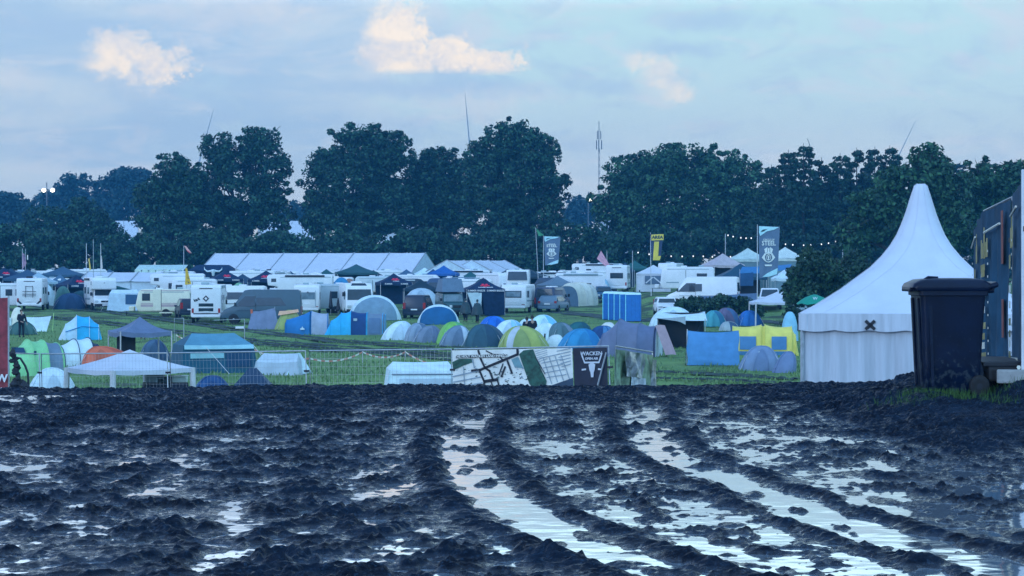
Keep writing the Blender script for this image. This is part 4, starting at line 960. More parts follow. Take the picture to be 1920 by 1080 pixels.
# ------------------------------------------------------------------ things along the edge of the mud
PVC = pmat('pvc_wall', (.50, .53, .57, 1), .6, .13, 2.2, .3, spec=.3, stretch=(3, 3, .22))  # greyed for its shade; upright dirt streaks also stand in for fold shading
SEAMW = pmat('seam_tape', (.61, .59, .66, 1), .5, .05, 3)
def pagoda():
    px, D, W, eave = 1726, 54.0, 5.8, 2.55
    o = thing("pagoda_tent", "white pointed pagoda tent with scalloped valance and small black cross behind the wheelie bin", "tent", px, D, rz=R(-9.5))
    zb = Z_(589, 51.2) - o.location.z; eave = zb; top = Z_(345, 54) - o.location.z; h = W / 2
    prof = [(1, 0), (.905, .045), (.81, .10), (.68, .175), (.547, .266), (.43, .345), (.333, .434), (.262, .515), (.205, .60), (.165, .685), (.130, .77), (.10, .86), (.072, .94), (.056, .985), (.03, 1.0)]
    N = 40; rings = []
    for q, t in prof:
        sq = 2 + 14 * max(0, (q - .12)) ** 1.3                      # square at the eaves, round at the spire
        rings.append([(h * q * math.copysign(abs(math.cos(a)) ** (2 / sq), math.cos(a)), h * q * math.copysign(abs(math.sin(a)) ** (2 / sq), math.sin(a)), eave + (top - eave) * t) for a in [2 * PI * (k + .5) / N for k in range(N)]])
    MB().loft(rings, True, False, True).build("canopy", WHITECLOTH, o, smooth=True)
    for k in range(0, N, 4): MB().tube([tuple(Vector(rg[k]) * 1.0015 + Vector((0, 0, .003))) for rg in rings], .003, 4, False).build('roof_seam', SEAMW, o)
    for k in range(4):
        a = k * PI / 2; ca, sa = math.cos(a), math.sin(a); tr = lambda x, y, z: (x * ca - y * sa, x * sa + y * ca, z)
        n = 48; up, lo = [], []
        for i in range(n + 1):
            u = i / n; x = -h + W * u; scal = .045 * abs(math.sin(PI * u * 7.0))
            up.append(tr(x, -h - .012, eave + .01)); lo.append(tr(x, -h - .03 - .008 * math.sin(u * 40), eave - .38 - scal))
        MB().loft([up, lo], False, False, False).build("valance", PVC, o, smooth=True)
        rows = []
        for j in range(9):
            v = j / 8; rows.append([tr(-h + .05 + (W - .1) * i / 60, -h + .10 + (.045 * math.sin(i * 1.15 + .4 * math.sin(i * .31)) + .05 * math.sin(i * .37 + k)) * (.15 + .85 * v), (eave - .2) * (1 - v) + .01) for i in range(61)])
        MB().loft(rows, False, False, False).build("side_wall", PVC, o, smooth=True)
        MB().tube([tr(-h + .08, -h + .08, 0), tr(-h + .08, -h + .08, eave)], .05, 6).build("leg", STEEL, o)
        MB().box(tr(-h + .2, -h - .02, eave - .19), (.01, .03, .36) if k % 2 == 0 else (.03, .01, .36)).build("seam", fabric(150, 178, 220), o)
    for sgn in (-1, 1):
        MB().box(((1628 - 1726) / S_(51), -h - .055, eave - .26), (.30, .012, .075), ry=sgn * R(43)).build("cross_mark", BLACKM, o)
    for i in range(9): MB().box((h * .985 - .42, -h - .005, .2 + i * .21), (.03, .02, .03)).build("eyelet", BLACKM, o)
pagoda()

def bin_plastic():
    m = pmat("bin_plastic", (0.002, 0.007, 0.024, 1), 0.45, .25, 5, .06, spec=.22)
    t = m.node_tree; n = NB(t); b = t.nodes['Principled BSDF']; src = b.inputs['Base Color'].links[0].from_socket
    tc = n.new('ShaderNodeTexCoord'); sp = n.new('ShaderNodeSeparateXYZ'); t.links.new(tc.outputs['Object'], sp.inputs[0])
    spl = n.noise(tc.outputs['Object'], 16, 5, .7); scr = n.noise(tc.outputs['Object'], 60, 3, .6)
    mud = n.m('MULTIPLY', n.smooth(n.m('SUBTRACT', spl, n.m('MULTIPLY', sp.outputs[2], .35)), .44, .52), 0.8)
    c = n.mix(mud, src, (0.030, 0.042, 0.055, 1)); c = n.mix(n.m('MULTIPLY', n.smooth(scr, .66, .74), .35), c, (0.05, 0.07, 0.10, 1))
    t.links.new(c, b.inputs['Base Color']); t.links.new(n.m('ADD', .38, n.m('MULTIPLY', mud, .4)), b.inputs['Roughness'])
    return m
def wheelie_bin():
    o = thing("wheelie_bin", "dark wheelie bin with closed lid standing on a grass tuft at the mud's edge", "bin", 1777, 22.0, rz=R(1))
    BINM = bin_plastic()
    def rr(lx, ly, z, cx=0.0, r=.05, n=5):
        P = []
        for (sx, sy, a0) in ((1, 1, 0), (-1, 1, 90), (-1, -1, 180), (1, -1, 270)):
            for i in range(n): a = R(a0 + 90 * i / (n - 1)); P.append((cx + sx * (lx / 2 - r) + r * math.cos(a), sy * (ly / 2 - r) + r * math.sin(a), z))
        return P
    b = MB(); b.loft([rr(.50, .42, .04, .0, .04), rr(.56, .47, .07), rr(.585, .49, .30), rr(.625, .53, .70), rr(.655, .56, .90), rr(.70, .60, .905), rr(.70, .60, .945)])
    b.build("body", BINM, o, smooth=True)
    for y in (-.14, .14): MB().prism([(-.30, .1), (-.275, .1), (-.325, .88), (-.345, .88)], y - .03, y + .03).build("front_rib", BINM, o, bevel=.006)
    for y in (-.295, .295):
        MB().prism([(-.22, .1), (-.19, .1), (-.215, .88), (-.25, .88)], y * .9 - .008, y * .9 + .008).build("side_rib", BINM, o)
    lid = MB(); lid.loft([rr(.76, .62, .945, -.02, .05), rr(.79, .64, .975, -.02, .05), rr(.77, .62, 1.01, -.01, .06), rr(.64, .50, 1.045, .0, .08), rr(.40, .3, 1.058, .02, .1)])
    lo = lid.build("lid", BINM, o, smooth=True)
    MB().box((-.405, 0, .955), (.05, .40, .035)).build("lid_grip", BINM, lo, bevel=.012); MB().tube([(-.30, -.1, 1.02), (-.22, -.1, 1.065), (-.12, -.1, 1.06)], .014, 6).build("lid_handle", BINM, lo)
    MB().tube([(.36, -.27, .98), (.43, -.27, 1.0), (.44, -.2, 1.0), (.44, .2, 1.0), (.43, .27, 1.0), (.36, .27, .98)], .026, 8).build("handle", BINM, o, smooth=True)
    MB().box((.37, 0, .965), (.1, .5, .08)).build("hinge", BINM, o, bevel=.02)
    MB().prism([(.27, .04), (.33, .12), (.33, .24), (.29, .34)], -.16, .16).build("axle_housing", BINM, o, bevel=.01)
    MB().tube([(.26, -.29, .10), (.26, .29, .10)], .014, 8).build("axle", STEEL, o)
    for y in (-.27, .27): wheel(o, .26, y, .10, .055, BLACKM)
    o.scale = (1.0, 1.0, 1.13)          # the large household size
wheelie_bin()

def scrim(parent, L, z0, z1, mat, y=.03, n=14, wob=.02, name="banner", seed=1):
    r = random.Random(seed); p1, p2 = r.uniform(0, 6), r.uniform(0, 6)
    rows = [[(L * i / n, y + wob * math.sin(i * 1.3 + p1) * math.sin(PI * j / 5 + .3) + wob * .6 * math.sin(i * .5 + j + p2), z0 + (z1 - z0) * j / 5) for i in range(n + 1)] for j in range(6)]
    return MB().loft(rows, False, False, False).build(name, mat, parent, smooth=True)
def fence_panel(label, a, b, H=2.0, za=None, zb=None, mesh=True, group="mobile fence panels along the camp edge", feet=True, name="site_fence"):
    """steel mesh site-fence panel from plan point a to b; local x runs along it, -y faces the viewer"""
    ax, ay = a; bx, by = b; Ln = math.hypot(bx - ax, by - ay); rz = math.atan2(by - ay, bx - ax)
    z = gz(ax, ay) if za is None else za; z2 = gz(bx, by) if zb is None else zb
    o = thing(name, label, "fence panel", rz=rz, group=group, loc=(ax, ay, z)); o.rotation_euler = (0, -math.atan2(z2 - z, Ln), rz)
    e = .05
    f = MB()
    f.tube([(e, 0, .05), (e, 0, H), (Ln - e, 0, H), (Ln - e, 0, .05)], .021, 6); f.tube([(e, 0, .2), (Ln - e, 0, .2)], .018, 6); f.tube([(e, 0, 1.05), (Ln - e, 0, 1.05)], .01, 5)
    f.build("frame", STEEL, o, smooth=True)
    if mesh:
        w = MB(); t = .0022
        for i in range(1, int(Ln / .11)): x = i * .11; w.add([(x - t, 0, .2), (x + t, 0, .2), (x + t, 0, H), (x - t, 0, H)], [(0, 1, 2, 3)])
        for j in range(1, 9): zz = .2 + j * .2; w.add([(e, .004, zz - t), (Ln - e, .004, zz - t), (Ln - e, .004, zz + t), (e, .004, zz + t)], [(0, 1, 2, 3)])
        w.build("wire_mesh", STEEL, o)
    if feet:
        for x in (.0, Ln): MB().box((x, 0, .02), (.24, .62, .14)).build("concrete_foot", pmat("concrete", (.3, .3, .29, 1), .9, .15, 9, .3), o, bevel=.02)
    MB().box((Ln - .02, -.02, 1.5), (.13, .06, .05)).build("clamp", BLACKM, o)
    return o, Ln
FP = [(-165, 61.5), (77, 58.0), (319, 56.0), (580, 54.0), (853, 53.0), (1150, 51.5), (1222, 55.0)]
FXY = [(X_(p, d), d) for p, d in FP]
FL = ["mesh fence panel beside the red banner, in front of the green dome tent", "mesh fence panel in front of the white gazebo", "mesh fence panel in front of the dark blue family tent", "mesh fence panel in front of the bare grass and the low white cabin tent",
      "fence panel covered by a printed site map and a black banner with a bull skull", "narrow angled fence panel hung with crumpled silvery foil sheets"]
panels = []
for i in range(6):
    panels.append(fence_panel(FL[i], FXY[i], FXY[i + 1], mesh=True))
def map_banner():
    o, Ln = panels[4]; PAPER = pmat("printed_paper", alb(188, 200, 226), .6, .10, 3); INK = pmat("black_ink", (.012, .015, .025, 1), .6, .1, 3); GRN = pmat("printed_woods", (0.02, .085, .06, 1), .6, .45, 9)
    GREYINK = pmat("grey_ink", alb(120, 140, 175), .6, .1, 3)
    Lm = Ln * .765; z0, z1 = .3, 1.97
    scrim(o, Lm, z0, z1, PAPER, -.03, 14, .004, "map_banner")
    def Pm(px, py): return (px / 1740 * Lm, z0 + .74 + (655 - py) / 565 * (z1 - z0 - .74))   # drawn on the visible upper part
    def line(pts, w, m, nm="map_road", y=-.052):
        b = MB()
        P = [Pm(*p) for p in pts]
        for (x0, a0), (x1, a1) in zip(P[:-1], P[1:]):
            dx, dz = x1 - x0, a1 - a0; l = math.hypot(dx, dz); nx, nz = -dz / l * w / 2, dx / l * w / 2; ex, ez = dx / l * w * .3, dz / l * w * .3
            b.add([(x0 + nx - ex, y, a0 + nz - ez), (x1 + nx + ex, y, a1 + nz + ez), (x1 - nx + ex, y, a1 - nz + ez), (x0 - nx - ex, y, a0 - nz - ez)], [(0, 1, 2, 3)])
        b.build(nm, m, o)
    def poly(pts, m, nm, y=-.046): MB().add([(Pm(*p)[0], y, Pm(*p)[1]) for p in pts], [tuple(range(len(pts)))]).build(nm, m, o)
    ox = lambda p: [(x - 95, y) for x, y in p]
    for p, w in (([(380, 395), (500, 385), (1055, 165), (1055, 100)], .06), ([(490, 385), (560, 560), (550, 655)], .05), ([(560, 555), (750, 530)], .075), ([(750, 530), (775, 640)], .04), ([(485, 100), (520, 230), (575, 355), (640, 400), (690, 540)], .05), ([(800, 200), (840, 250)], .035), ([(905, 260), (965, 440)], .05), ([(840, 300), (780, 450)], .03), ([(870, 345), (810, 490)], .045), ([(600, 105), (700, 160), (900, 170)], .03), ([(660, 570), (690, 640)], .03), ([(1320, 230), (1440, 460)], .02)): line(ox(p), w, INK)
    for p, w in (([(100, 475), (490, 395)], .03), ([(100, 560), (500, 490)], .03), ([(110, 645), (530, 575)], .03), ([(260, 340), (270, 600)], .025), ([(395, 220), (420, 350), (480, 380)], .03)): line(ox(p), w, GREYINK)
    for i in range(5): line(ox([(1370 + 24 * i, 240 + 70 * i - 10), (1660 + 20 * i, 170 + 75 * i)]), .02, GREYINK, "map_grid")
    for i in range(4): line(ox([(1420 + 85 * i, 225 - 12 * i), (1530 + 85 * i, 600 - 22 * i)]), .02, GREYINK, "map_grid")
    for i in range(6): line(ox([(1310 + i * 8, 130 + 30 * i), (1480, 85 + 30 * i)]), .012, GREYINK, "map_grid"); line(ox([(1620 + i * 12, 130 + 45 * i), (1810, 95 + 45 * i)]), .022, GREYINK, "map_grid")
    poly(ox([(1075, 165), (1140, 110), (1280, 95), (1300, 160), (1390, 400), (1460, 560), (1440, 655), (1250, 655), (1210, 600), (1180, 500)]), GRN, "map_woods")
    poly(ox([(100, 260), (200, 215), (380, 215), (395, 270), (250, 320), (105, 385)]), GRN, "map_woods"); poly(ox([(960, 240), (1060, 200), (1130, 370), (1010, 360)]), pmat("printed_pond", alb(90, 130, 160), .6, .2, 6), "map_field")
    r = random.Random(4)
    for _ in range(90):
        x, y = (r.uniform(690, 1180), r.uniform(330, 640)) if _ < 60 else (r.uniform(130, 900), r.uniform(110, 640)); q = r.uniform(10, 30); a = r.choice((.0, .5, 1.0))
        poly(ox([(x, y), (x + q, y - q * a * .6), (x + q * 1.1, y + q * .5 - q * a * .6), (x + q * .1, y + q * .5)]), r.choice((INK, GREYINK, GRN)), "map_symbol", -.05)
    poly(ox([(155, 160), (890, 160), (890, 205), (155, 205)]), INK, "title_bar", -.056)
    t = Pm(522 - 95, 183); text_part("THE HOLY WACKEN LAND INFIELD", .085, PAPER, o, (t[0], -.062, t[1]), name="title_lettering", bold=.002)
    poly(ox([(1440, 655), (1838, 520), (1838, 700), (1440, 700)]), pmat("printed_dark_corner", (.03, .06, .10, 1), .6, .2, 5), "map_corner", -.05)
    # black banner with the bull skull
    BB = pmat("black_banner", (.012, .016, .035, 1), .55, .25, 4); LG = pmat("banner_print", (.62, .64, .68, 1), .6, .05, 4)
    b = scrim(o, Ln - Lm - .1, .3, 1.97, BB, -.035, 8, .008, "black_banner"); b.location.x = Lm + .02
    cx = Lm + (Ln - Lm) * .52; s = S_(51.8)
    sy = lambda py: Z_(py, 51.8) - o.location.z - .02 * 0 - (gz(FXY[5][0], 51.5) - o.location.z) * .88
    def wl(pts, m=LG, y=-.075): MB().add([(cx + x, y, z) for x, z in pts], [tuple(range(len(pts)))]).build("logo_shape", m, o)
    zc = 1.74
    wl([(-.28, zc + .1), (-.24, zc + .1), (-.17, zc - .10), (.17, zc - .10), (.24, zc + .1), (.28, zc + .1), (.19, zc - .14), (-.19, zc - .14)])
    text_part("WACKEN", .125, LG, o, (cx, -.08, zc + .09), name="logo_lettering", bold=.003); text_part("OPEN AIR", .075, LG, o, (cx, -.08, zc - .03), name="logo_lettering", bold=.003)
    wl([(-.085, zc - .17), (-.03, zc - .13), (.03, zc - .13), (.085, zc - .17), (.065, zc - .30), (.04, zc - .36), (.03, zc - .47), (-.03, zc - .47), (-.04, zc - .36), (-.065, zc - .30)])
    wl([(-.26, zc - .27), (-.15, zc - .26), (-.15, zc - .30), (-.26, zc - .31)]); wl([(.15, zc - .26), (.26, zc - .27), (.26, zc - .31), (.15, zc - .30)])
    MB().tube([(cx - .0, -.16, .55), (cx + .38, -.1, 1.85)], .02, 6).build("brace", STEEL, o)
map_banner()
def foil():
    o, Ln = panels[5]; FOIL = pmat("crumpled_foil", (.5, .54, .52, 1), .28, .4, 5, 1.0, metal=.8); GREYP = pmat("grey_film", alb(110, 140, 130), .35, .5, 4, 1.0)
    scrim(o, Ln * .98, .3, 1.92, GREYP, -.04, 26, .05, "plastic_film", 3)
    b = scrim(o, Ln * .34, .3, 1.3, pmat("white_film", (.66, .7, .7, 1), .3, .2, 6, 1.0), -.12, 16, .06, "white_sheet", 5); b.location.x = Ln * .32
    b = scrim(o, Ln * .5, 1.3, 1.9, FOIL, -.13, 18, .06, "foil_sheet", 6); b.location.x = Ln * .12
    b = scrim(o, Ln * .12, .7, 1.8, FOIL, -.13, 8, .04, "foil_sheet", 7); b.location.x = Ln * .84
foil()
def red_banner():
    D = 57.2; o = thing("red_banner", "red banner sheet with white print hanging beside the mesh fence at the picture's end", "banner", -14, D)
    H = Z_(558, D) - o.location.z; w = 30 / S_(D)
    rows = [[(-w * .95 + w * 1.9 * i / 8, .04 * math.sin(i * 1.2 + j * .5) * (1 - j / 10), .1 + (H - .1) * j / 10 - .05 * (8 - i) / 8 * (j == 10)) for i in range(9)] for j in range(11)]
    MB().loft(rows, False, False, False).build("sheet", pmat("red_scrim", alb(112, 44, 62), .6, .35, 3, .4), o, smooth=True)
    for x in (-w, w): MB().tube([(x, 0, 0), (x, 0, H + .05)], .025, 6).build("pole", STEEL, o)
    for z, t in ((1.35, "W"), (1.0, "O"), (.75, "A")): text_part(t, .28, WHITEPAINT, o, (w * .62, -.09, z), name="lettering", bold=.01)
    MB().box((w * .62, -.09, .62), (.2, .01, .04)).build("printed_bar", WHITEPAINT, o)
red_banner()
def cable_post():
    D = 56; o = thing("cable_post", "crooked black post wrapped in cable and bags, with a drooping hose, beside the red banner", "post", 33, D); z = lambda py: Z_(py, D) - o.location.z; x = lambda px: (px - 33) / S_(D)
    r = random.Random(9); P = [(x(36), 0, 0), (x(34), 0, z(715)), (x(30), 0, z(690)), (x(27), 0, z(668)), (x(23), 0, z(655))]
    MB().tube(P, [.05, .06, .05, .045, .02], 7).build("post", BLACKM, o, smooth=True)
    for k in range(16):
        t = k / 15; py = 725 - 66 * t; px = 35 - 11 * t
        MB().lathe([(.01, -.1), (.05 + .02 * r.random(), -.05), (.05 * r.random() + .04, .04), (.01, .09)], 7, (x(px) + r.uniform(-.05, .05), r.uniform(-.05, .05), z(py)), r.choice('xz')).build("wrapping", BLACKM, o)
    MB().tube([(x(28), 0, z(670)), (x(38), 0, z(672)), (x(47), 0, z(686)), (x(52), 0, z(700)), (x(53), 0, z(722)), (x(52), 0, 0)], .03, 6).build("hose", BLACKM, o, smooth=True)
    for k in range(5):
        MB().lathe([(.02, -.14), (.11, -.08), (.14, .02), (.08, .10), (.02, .16)], 8, (x(r.uniform(12, 52)), r.uniform(-.3, .2), z(r.uniform(722, 736)))).build("black_bag", BLACKM, o)
cable_post()
# black banner fence beyond the bin
SCR = pmat("black_scrim", alb(28, 62, 98), .75, .2, 2.5, .5, spec=.15); GOLD = pmat("gold_print", alb(125, 128, 105), .6, .2, 6); ORG = pmat("orange_print", alb(96, 56, 62), .6, .15, 5); WPR = pmat("white_print", alb(175, 190, 210), .6, .05, 5)
def banner_fence(label, a, b, za, zb, H, seed, gold, orange, post=False, wob=.03):
    o, Ln = fence_panel(label, a, b, H, za, zb, mesh=False, group="black banner fence beside the bin", feet=True, name="banner_fence")
    scrim(o, Ln, .14, H - .03, SCR, -.045, 26, wob, "scrim", seed)
    r = random.Random(seed)
    if gold:
        x0 = Ln * gold
        for (dx, z, w, h) in [(-.20, 1.50, .07, .22), (0, 1.52, .07, .28), (.20, 1.50, .07, .22), (0, 1.70, .04, .10), (-.11, 1.48, .03, .18), (.11, 1.48, .03, .18)]:
            MB().box((x0 + dx, -.082, z), (w, .006, h)).build("gold_emblem", GOLD, o)
        for (z, w, m) in ((1.27, .30, GOLD), (1.20, .24, GOLD), (.94, .30, WPR), (.77, .26, WPR), (.585, .36, GOLD), (.46, .22, GOLD), (.35, .2, WPR), (.23, .38, GOLD)):
            n = 5; k = MB()
            for i in range(n):
                xx = x0 - w / 2 + w * (i + .5) / n; k.box((xx - w / n * .28, -.10, z), (w / n * .2, .006, .075)); k.box((xx + w / n * .22, -.10, z), (w / n * .2, .006, .075)); k.box((xx, -.10, z + r.choice((-.03, 0, .03))), (w / n * .7, .006, .02))
            k.build("print_line", m, o)
    if orange:
        for z0, z1 in orange: MB().box((Ln * .86, -.085, (z0 + z1) / 2), (.12, .006, z1 - z0)).build("orange_stripe", ORG, o)
    d = MB()
    for i in range(9): d.box((Ln * .42, -.10, .25 + i * .15), (.03, .006, .025))
    for i in range(10): d.box((Ln * (.12 + .08 * i), -.09, .19), (.05, .006, .03))
    d.build("rivet_pattern", WPR, o)
    MB().tube([(0, -.09, .13), (Ln * .3, -.1, .10), (Ln * .6, -.09, .12), (Ln, -.09, .11)], .022, 6).build("bottom_hem", WPR, o)
    MB().tube([(Ln * .3, -.10, H - .30), (Ln * .82, -.10, H - .27)], .014, 5).build("rope", WPR, o)
    if post: MB().box((Ln, -.03, H * .5), (.075, .075, H + .15)).build("post", WHITEPOLE, o, bevel=.008)
banner_fence("far short panel of black banner fence, mostly behind its neighbour", (6.42, 30.0), (5.72, 26.3), .02, .19, 1.98, 11, .8, ())
banner_fence("black banner fence panel with gold print and orange stripes behind the bin's lid", (5.70, 26.2), (5.58, 24.1), .19, .30, 1.98, 12, .25, ((1.25, 1.85), (.42, .85)))
banner_fence("nearest black banner fence panel ending at a thick pale post", (5.57, 24.0), (5.165, 21.75), .30, .38, 2.02, 13, .25, (), True, .015)
MB_ = thing("fence_base", "black rubber fence base lying on the grass beside the bin's wheel", "fence base", 1878, 22.6)
MB().box((0, 0, .09), (.62, 1.6, .15)).build("block", RUBBER, MB_, bevel=.03); MB().box((-.1, -.1, .19), (.5, 1.3, .05)).build("plate", BLACKM, MB_, bevel=.01)
# ------------------------------------------------------------------ the camp: every tent, vehicle and shelter where it stands
def Dg(px, py):
    """distance at which the ground is seen at a photo pixel (beyond the crest)"""
    D = 66.0
    while D < 420 and G(X_(px, D), D) < Z_(py, D): D += .5
    return D
def at(name, label, cat, px, py, rz=0.0, group=None, D=None):
    D = D or Dg(px, py); o = thing(name, label, cat, px, D, rz=face_cam(px) + R(rz), group=group); return o, D, S_(D)
F_ = fabric
LIME, GREYT, NAVYT, WHT, ORANGE = F_(112, 178, 148), F_(88, 112, 152), F_(20, 52, 92), F_(172, 200, 240), F_(172, 92, 78)
CYAN, BLUE, DBLUE, PALEBLUE, OLIVE, GREEN = F_(40, 150, 225), F_(28, 100, 178), F_(24, 70, 115), F_(120, 175, 230), F_(125, 145, 100), F_(72, 138, 110)
TEAL, DTEAL, GREYLT, PURPLEG, PINKG, YELLOW = F_(90, 150, 190), F_(22, 72, 108), F_(140, 165, 205), F_(84, 98, 142), F_(140, 125, 155), F_(205, 205, 120)
GREYD, DGREEN, CREAM = F_(62, 90, 130), F_(30, 78, 96), F_(190, 200, 215)
TG = "camping tents on the meadow"

# --- first rows behind the fence
o, D, s = at("tunnel_tent", "lime green and grey tunnel tent behind the fence beside the red banner", "tent", 62, 705, 18, TG)
tunnel(o, [(-1.3, 1.5, .15), (-.95, 1.9, .9), (-.25, 2.1, 1.45), (.35, 2.1, 1.42), (.95, 2.0, 1.3), (1.0, 1.8, 1.2)], [LIME, LIME, LIME, GREYT, GREYT], rear=GREYT, windows=[(-.9, -.55, -1, .95, 1.15, NAVYT)])
MB().box((-.25, -1.02, .95), (.10, .02, .16)).build("vent", NAVYT, o)
o, D, s = at("tunnel_tent", "white tunnel tent with dark open mouth between the lime tent and the orange tent", "tent", 142, 694, 200, TG, 96)
tunnel(o, [(-.95, 1.3, .95), (-.55, 1.7, 1.25), (.1, 1.7, 1.2), (.75, 1.5, .9), (1.0, 1.2, .1)], [NAVYT, WHT, WHT, LIME], front=BLACKM)
o, D, s = at("dome_tent", "low orange tent behind the white gazebo roof", "tent", 196, 690, 0, TG, 93)
dome(o, 2.0, 1.8, .98, [(180, 300, ORANGE), (300, 540, F_(150, 80, 74))], sag=.14, lean=-.2, tail=.7)
o, D, s = at("gazebo", "small grey gazebo with a black inner cloth, behind the orange tent", "gazebo", 262, 682, 14, None, 98)
gazebo(o, 2.35, 2.35, 1.52, 2.15, F_(82, 100, 145), STEEL, .22, [], .22)
sheet("inner_cloth", ((-1.0, .2, 1.5), (-.15, .2, 1.5), (-.15, .2, .2), (-1.0, .2, .2)), 0, BLACKM, o, 6, .03)
o, D, s = at("dome_tent", "small dark grey dome tent under the edge of the grey gazebo", "tent", 290, 668, 0, TG, 101)
dome(o, 1.5, 1.6, 1.0, [(90, 270, GREYD), (270, 450, F_(40, 66, 108))], sag=.11)
o, D, s = at("gazebo", "white open gazebo with thick white legs right behind the fence", "gazebo", 243, 800, 33, None, 60)
gazebo(o, 2.6, 2.35, 1.60, 2.10, WHITECLOTH, WHITEPOLE, .14, [], .08, legr=.08, splay=.03)
t, _, _ = at("camping_table", "table draped in dark cloth under the white gazebo", "table", 310, 800, 10, None, 60.3)
MB().box((0, 0, 1.16), (1.15, .7, .04)).build("tabletop", BLACKM, t)
for k, (a, b) in enumerate((((-.57, -.36), (.57, -.36)), ((.57, -.36), (.57, .36)), ((.57, .36), (-.57, .36)), ((-.57, .36), (-.57, -.36)))):
    sheet("table_cloth", ((*a, 1.17), (*b, 1.17), (b[0] * 1.15, b[1] * 1.15, .0), (a[0] * 1.15, a[1] * 1.15, .0)), 0, pmat("black_cloth", alb(20, 32, 62), .8, .3, 4, .4), t, 8, .03, k)
tz = t.location.z + 1.18
for dx, w, h, lab, m in ((-.28, .5, .20, "grey crate on the dark table under the white gazebo", plastic(105, 130, 160)), (.0, .42, .14, "flat dark tray on the dark table, beside the grey crate", plastic(50, 70, 90)), (.62, .5, .16, "pale box at the table end under the white gazebo", plastic(150, 175, 200))):
    c = thing("storage_box", lab, "box", loc=(t.location.x + dx, t.location.y - .05 * (dx > .5), tz if dx < .5 else tz - .0)); MB().box((0, 0, h / 2), (w, .36, h)).build("body", m, c, bevel=.03); MB().box((0, 0, h + .015), (w * 1.05, .38, .03)).build("lid", m, c, bevel=.01)
    if dx > .5: c.location.x = t.location.x + .34; c.location.y += .12
o, D, s = at("dome_tent", "white dome tent close behind the fence, left of the white gazebo", "tent", 97, 784, 0, TG, 62)
dome(o, 1.75, 1.8, 1.5, [(0, 360, WHT)], sag=.10, poles=True)
o, D, s = at("frame_tent", "large dark blue frame tent with pale teal roof strips", "tent", 399, 697, 12, None, 91)
ridge_tent(o, 2.9, 2.3, 1.15, 1.62, F_(70, 122, 165), DTEAL, .62, [(-1.2, .2, .62, .86, F_(110, 160, 195), "window"), (.3, 1.35, .25, .95, F_(18, 56, 98), "window")])
guy(o, [(-.6, -1.15, 1.15), (.15, -2.6, 0)]); guy(o, [(1.45, -1.15, 1.15), (2.1, -2.4, 0)])
sheet("porch_roof", ((-1.45, -1.2, 1.17), (1.45, -1.2, 1.17), (1.46, -1.28, 1.0), (-1.46, -1.28, 1.0)), .02, F_(120, 168, 205), o)
o, D, s = at("dome_tent", "low navy blue tent nearly hidden by the mud crest, beside the dark ridge tent", "tent", 398, 773, 0, TG, 66)
dome(o, 1.5, 1.6, 1.08, [(0, 360, F_(24, 62, 118))], sag=.12)
o, D, s = at("ridge_tent", "dark navy ridge tent just above the mud crest, below the blue frame tent", "tent", 474, 773, -6, None, 65)
ridge_tent(o, 1.75, 1.7, .45, 1.38, pmat("navy_canvas", alb(22, 48, 84), .6, .2, 3, .3), NAVYT, .12)
o, D, s = at("ridge_tent", "small pale grey ridge tent with white open porch on the bare grass", "tent", 527, 702, -14, None)
ridge_tent(o, 1.7, 1.5, .55, .86, F_(150, 172, 208), F_(138, 160, 200), .85)
sheet("porch_flap", ((.72, -.1, .88), (.78, .1, .86), (1.25, .3, .02), (.45, -1.0, .02)), .0, WHT, o, 6, .02)
o, D, s = at("cabin_tent", "low white cabin tent with a grey window strip behind the fence beside the map banner", "tent", 788, 760, 4, None, 72)
ridge_tent(o, 2.15, 1.8, 1.02, 1.26, WHT, WHT, .85, [(-.75, 1.0, .45, .74, GREYLT, "window"), (-1.0, 1.05, .86, .90, GREYD, "seam_band")])
guy(o, [(-1.05, -.9, 1.02), (-1.5, -1.4, .0)])
o, D, s = at("pop_up_tent", "bright blue pop-up tent with a pale panel, alone on the open meadow", "tent", 150, 637, 0, None)
tunnel(o, [(-1.28, .9, .06), (-.85, 1.7, .95), (-.2, 1.9, 1.48), (.55, 1.85, 1.38), (1.1, 1.6, .9), (1.28, 1.4, .1)], [F_(160, 190, 235), F_(150, 185, 235), CYAN, CYAN, CYAN], e=.7)
MB().tube([(-.85, -.84, .5), (.1, -.98, .82), (1.1, -.82, .75)], .025, 5).build("seam", BLUE, o)
o, D, s = at("cream_shelter", "rounded cream shelter behind the standing man near the red banner", "shelter", 33, 616, 0, None)
dome(o, 1.05, 1.2, 1.5, [(0, 360, CREAM)], sag=.0, poles=False, sq=2.1)
MB().box((-.62, -.2, .45), (.4, .5, .6)).build("side_panel", WHT, o, bevel=.1)
o, D, s = at("dome_tent", "dark green low tent at the feet of the standing man", "tent", 42, 627, 0, TG)
dome(o, 1.9, 1.6, .85, [(0, 200, F_(40, 78, 88)), (200, 360, F_(52, 88, 100))], sag=.11)
o, D, s = at("tarpaulin", "white tarpaulin slung from a pale pole beside the standing man", "tarp", 70, 622, 0, None)
sheet("sheet", ((-.95, .2, 1.0), (.92, 0, 1.05), (.6, -.2, .0), (-.1, -.3, .0)), .06, WHT, o, 8, .03)
MB().tube([(1.0, 0, 0), (1.08, 0, 1.25)], .03, 6).build("pole", F_(130, 170, 130), o)

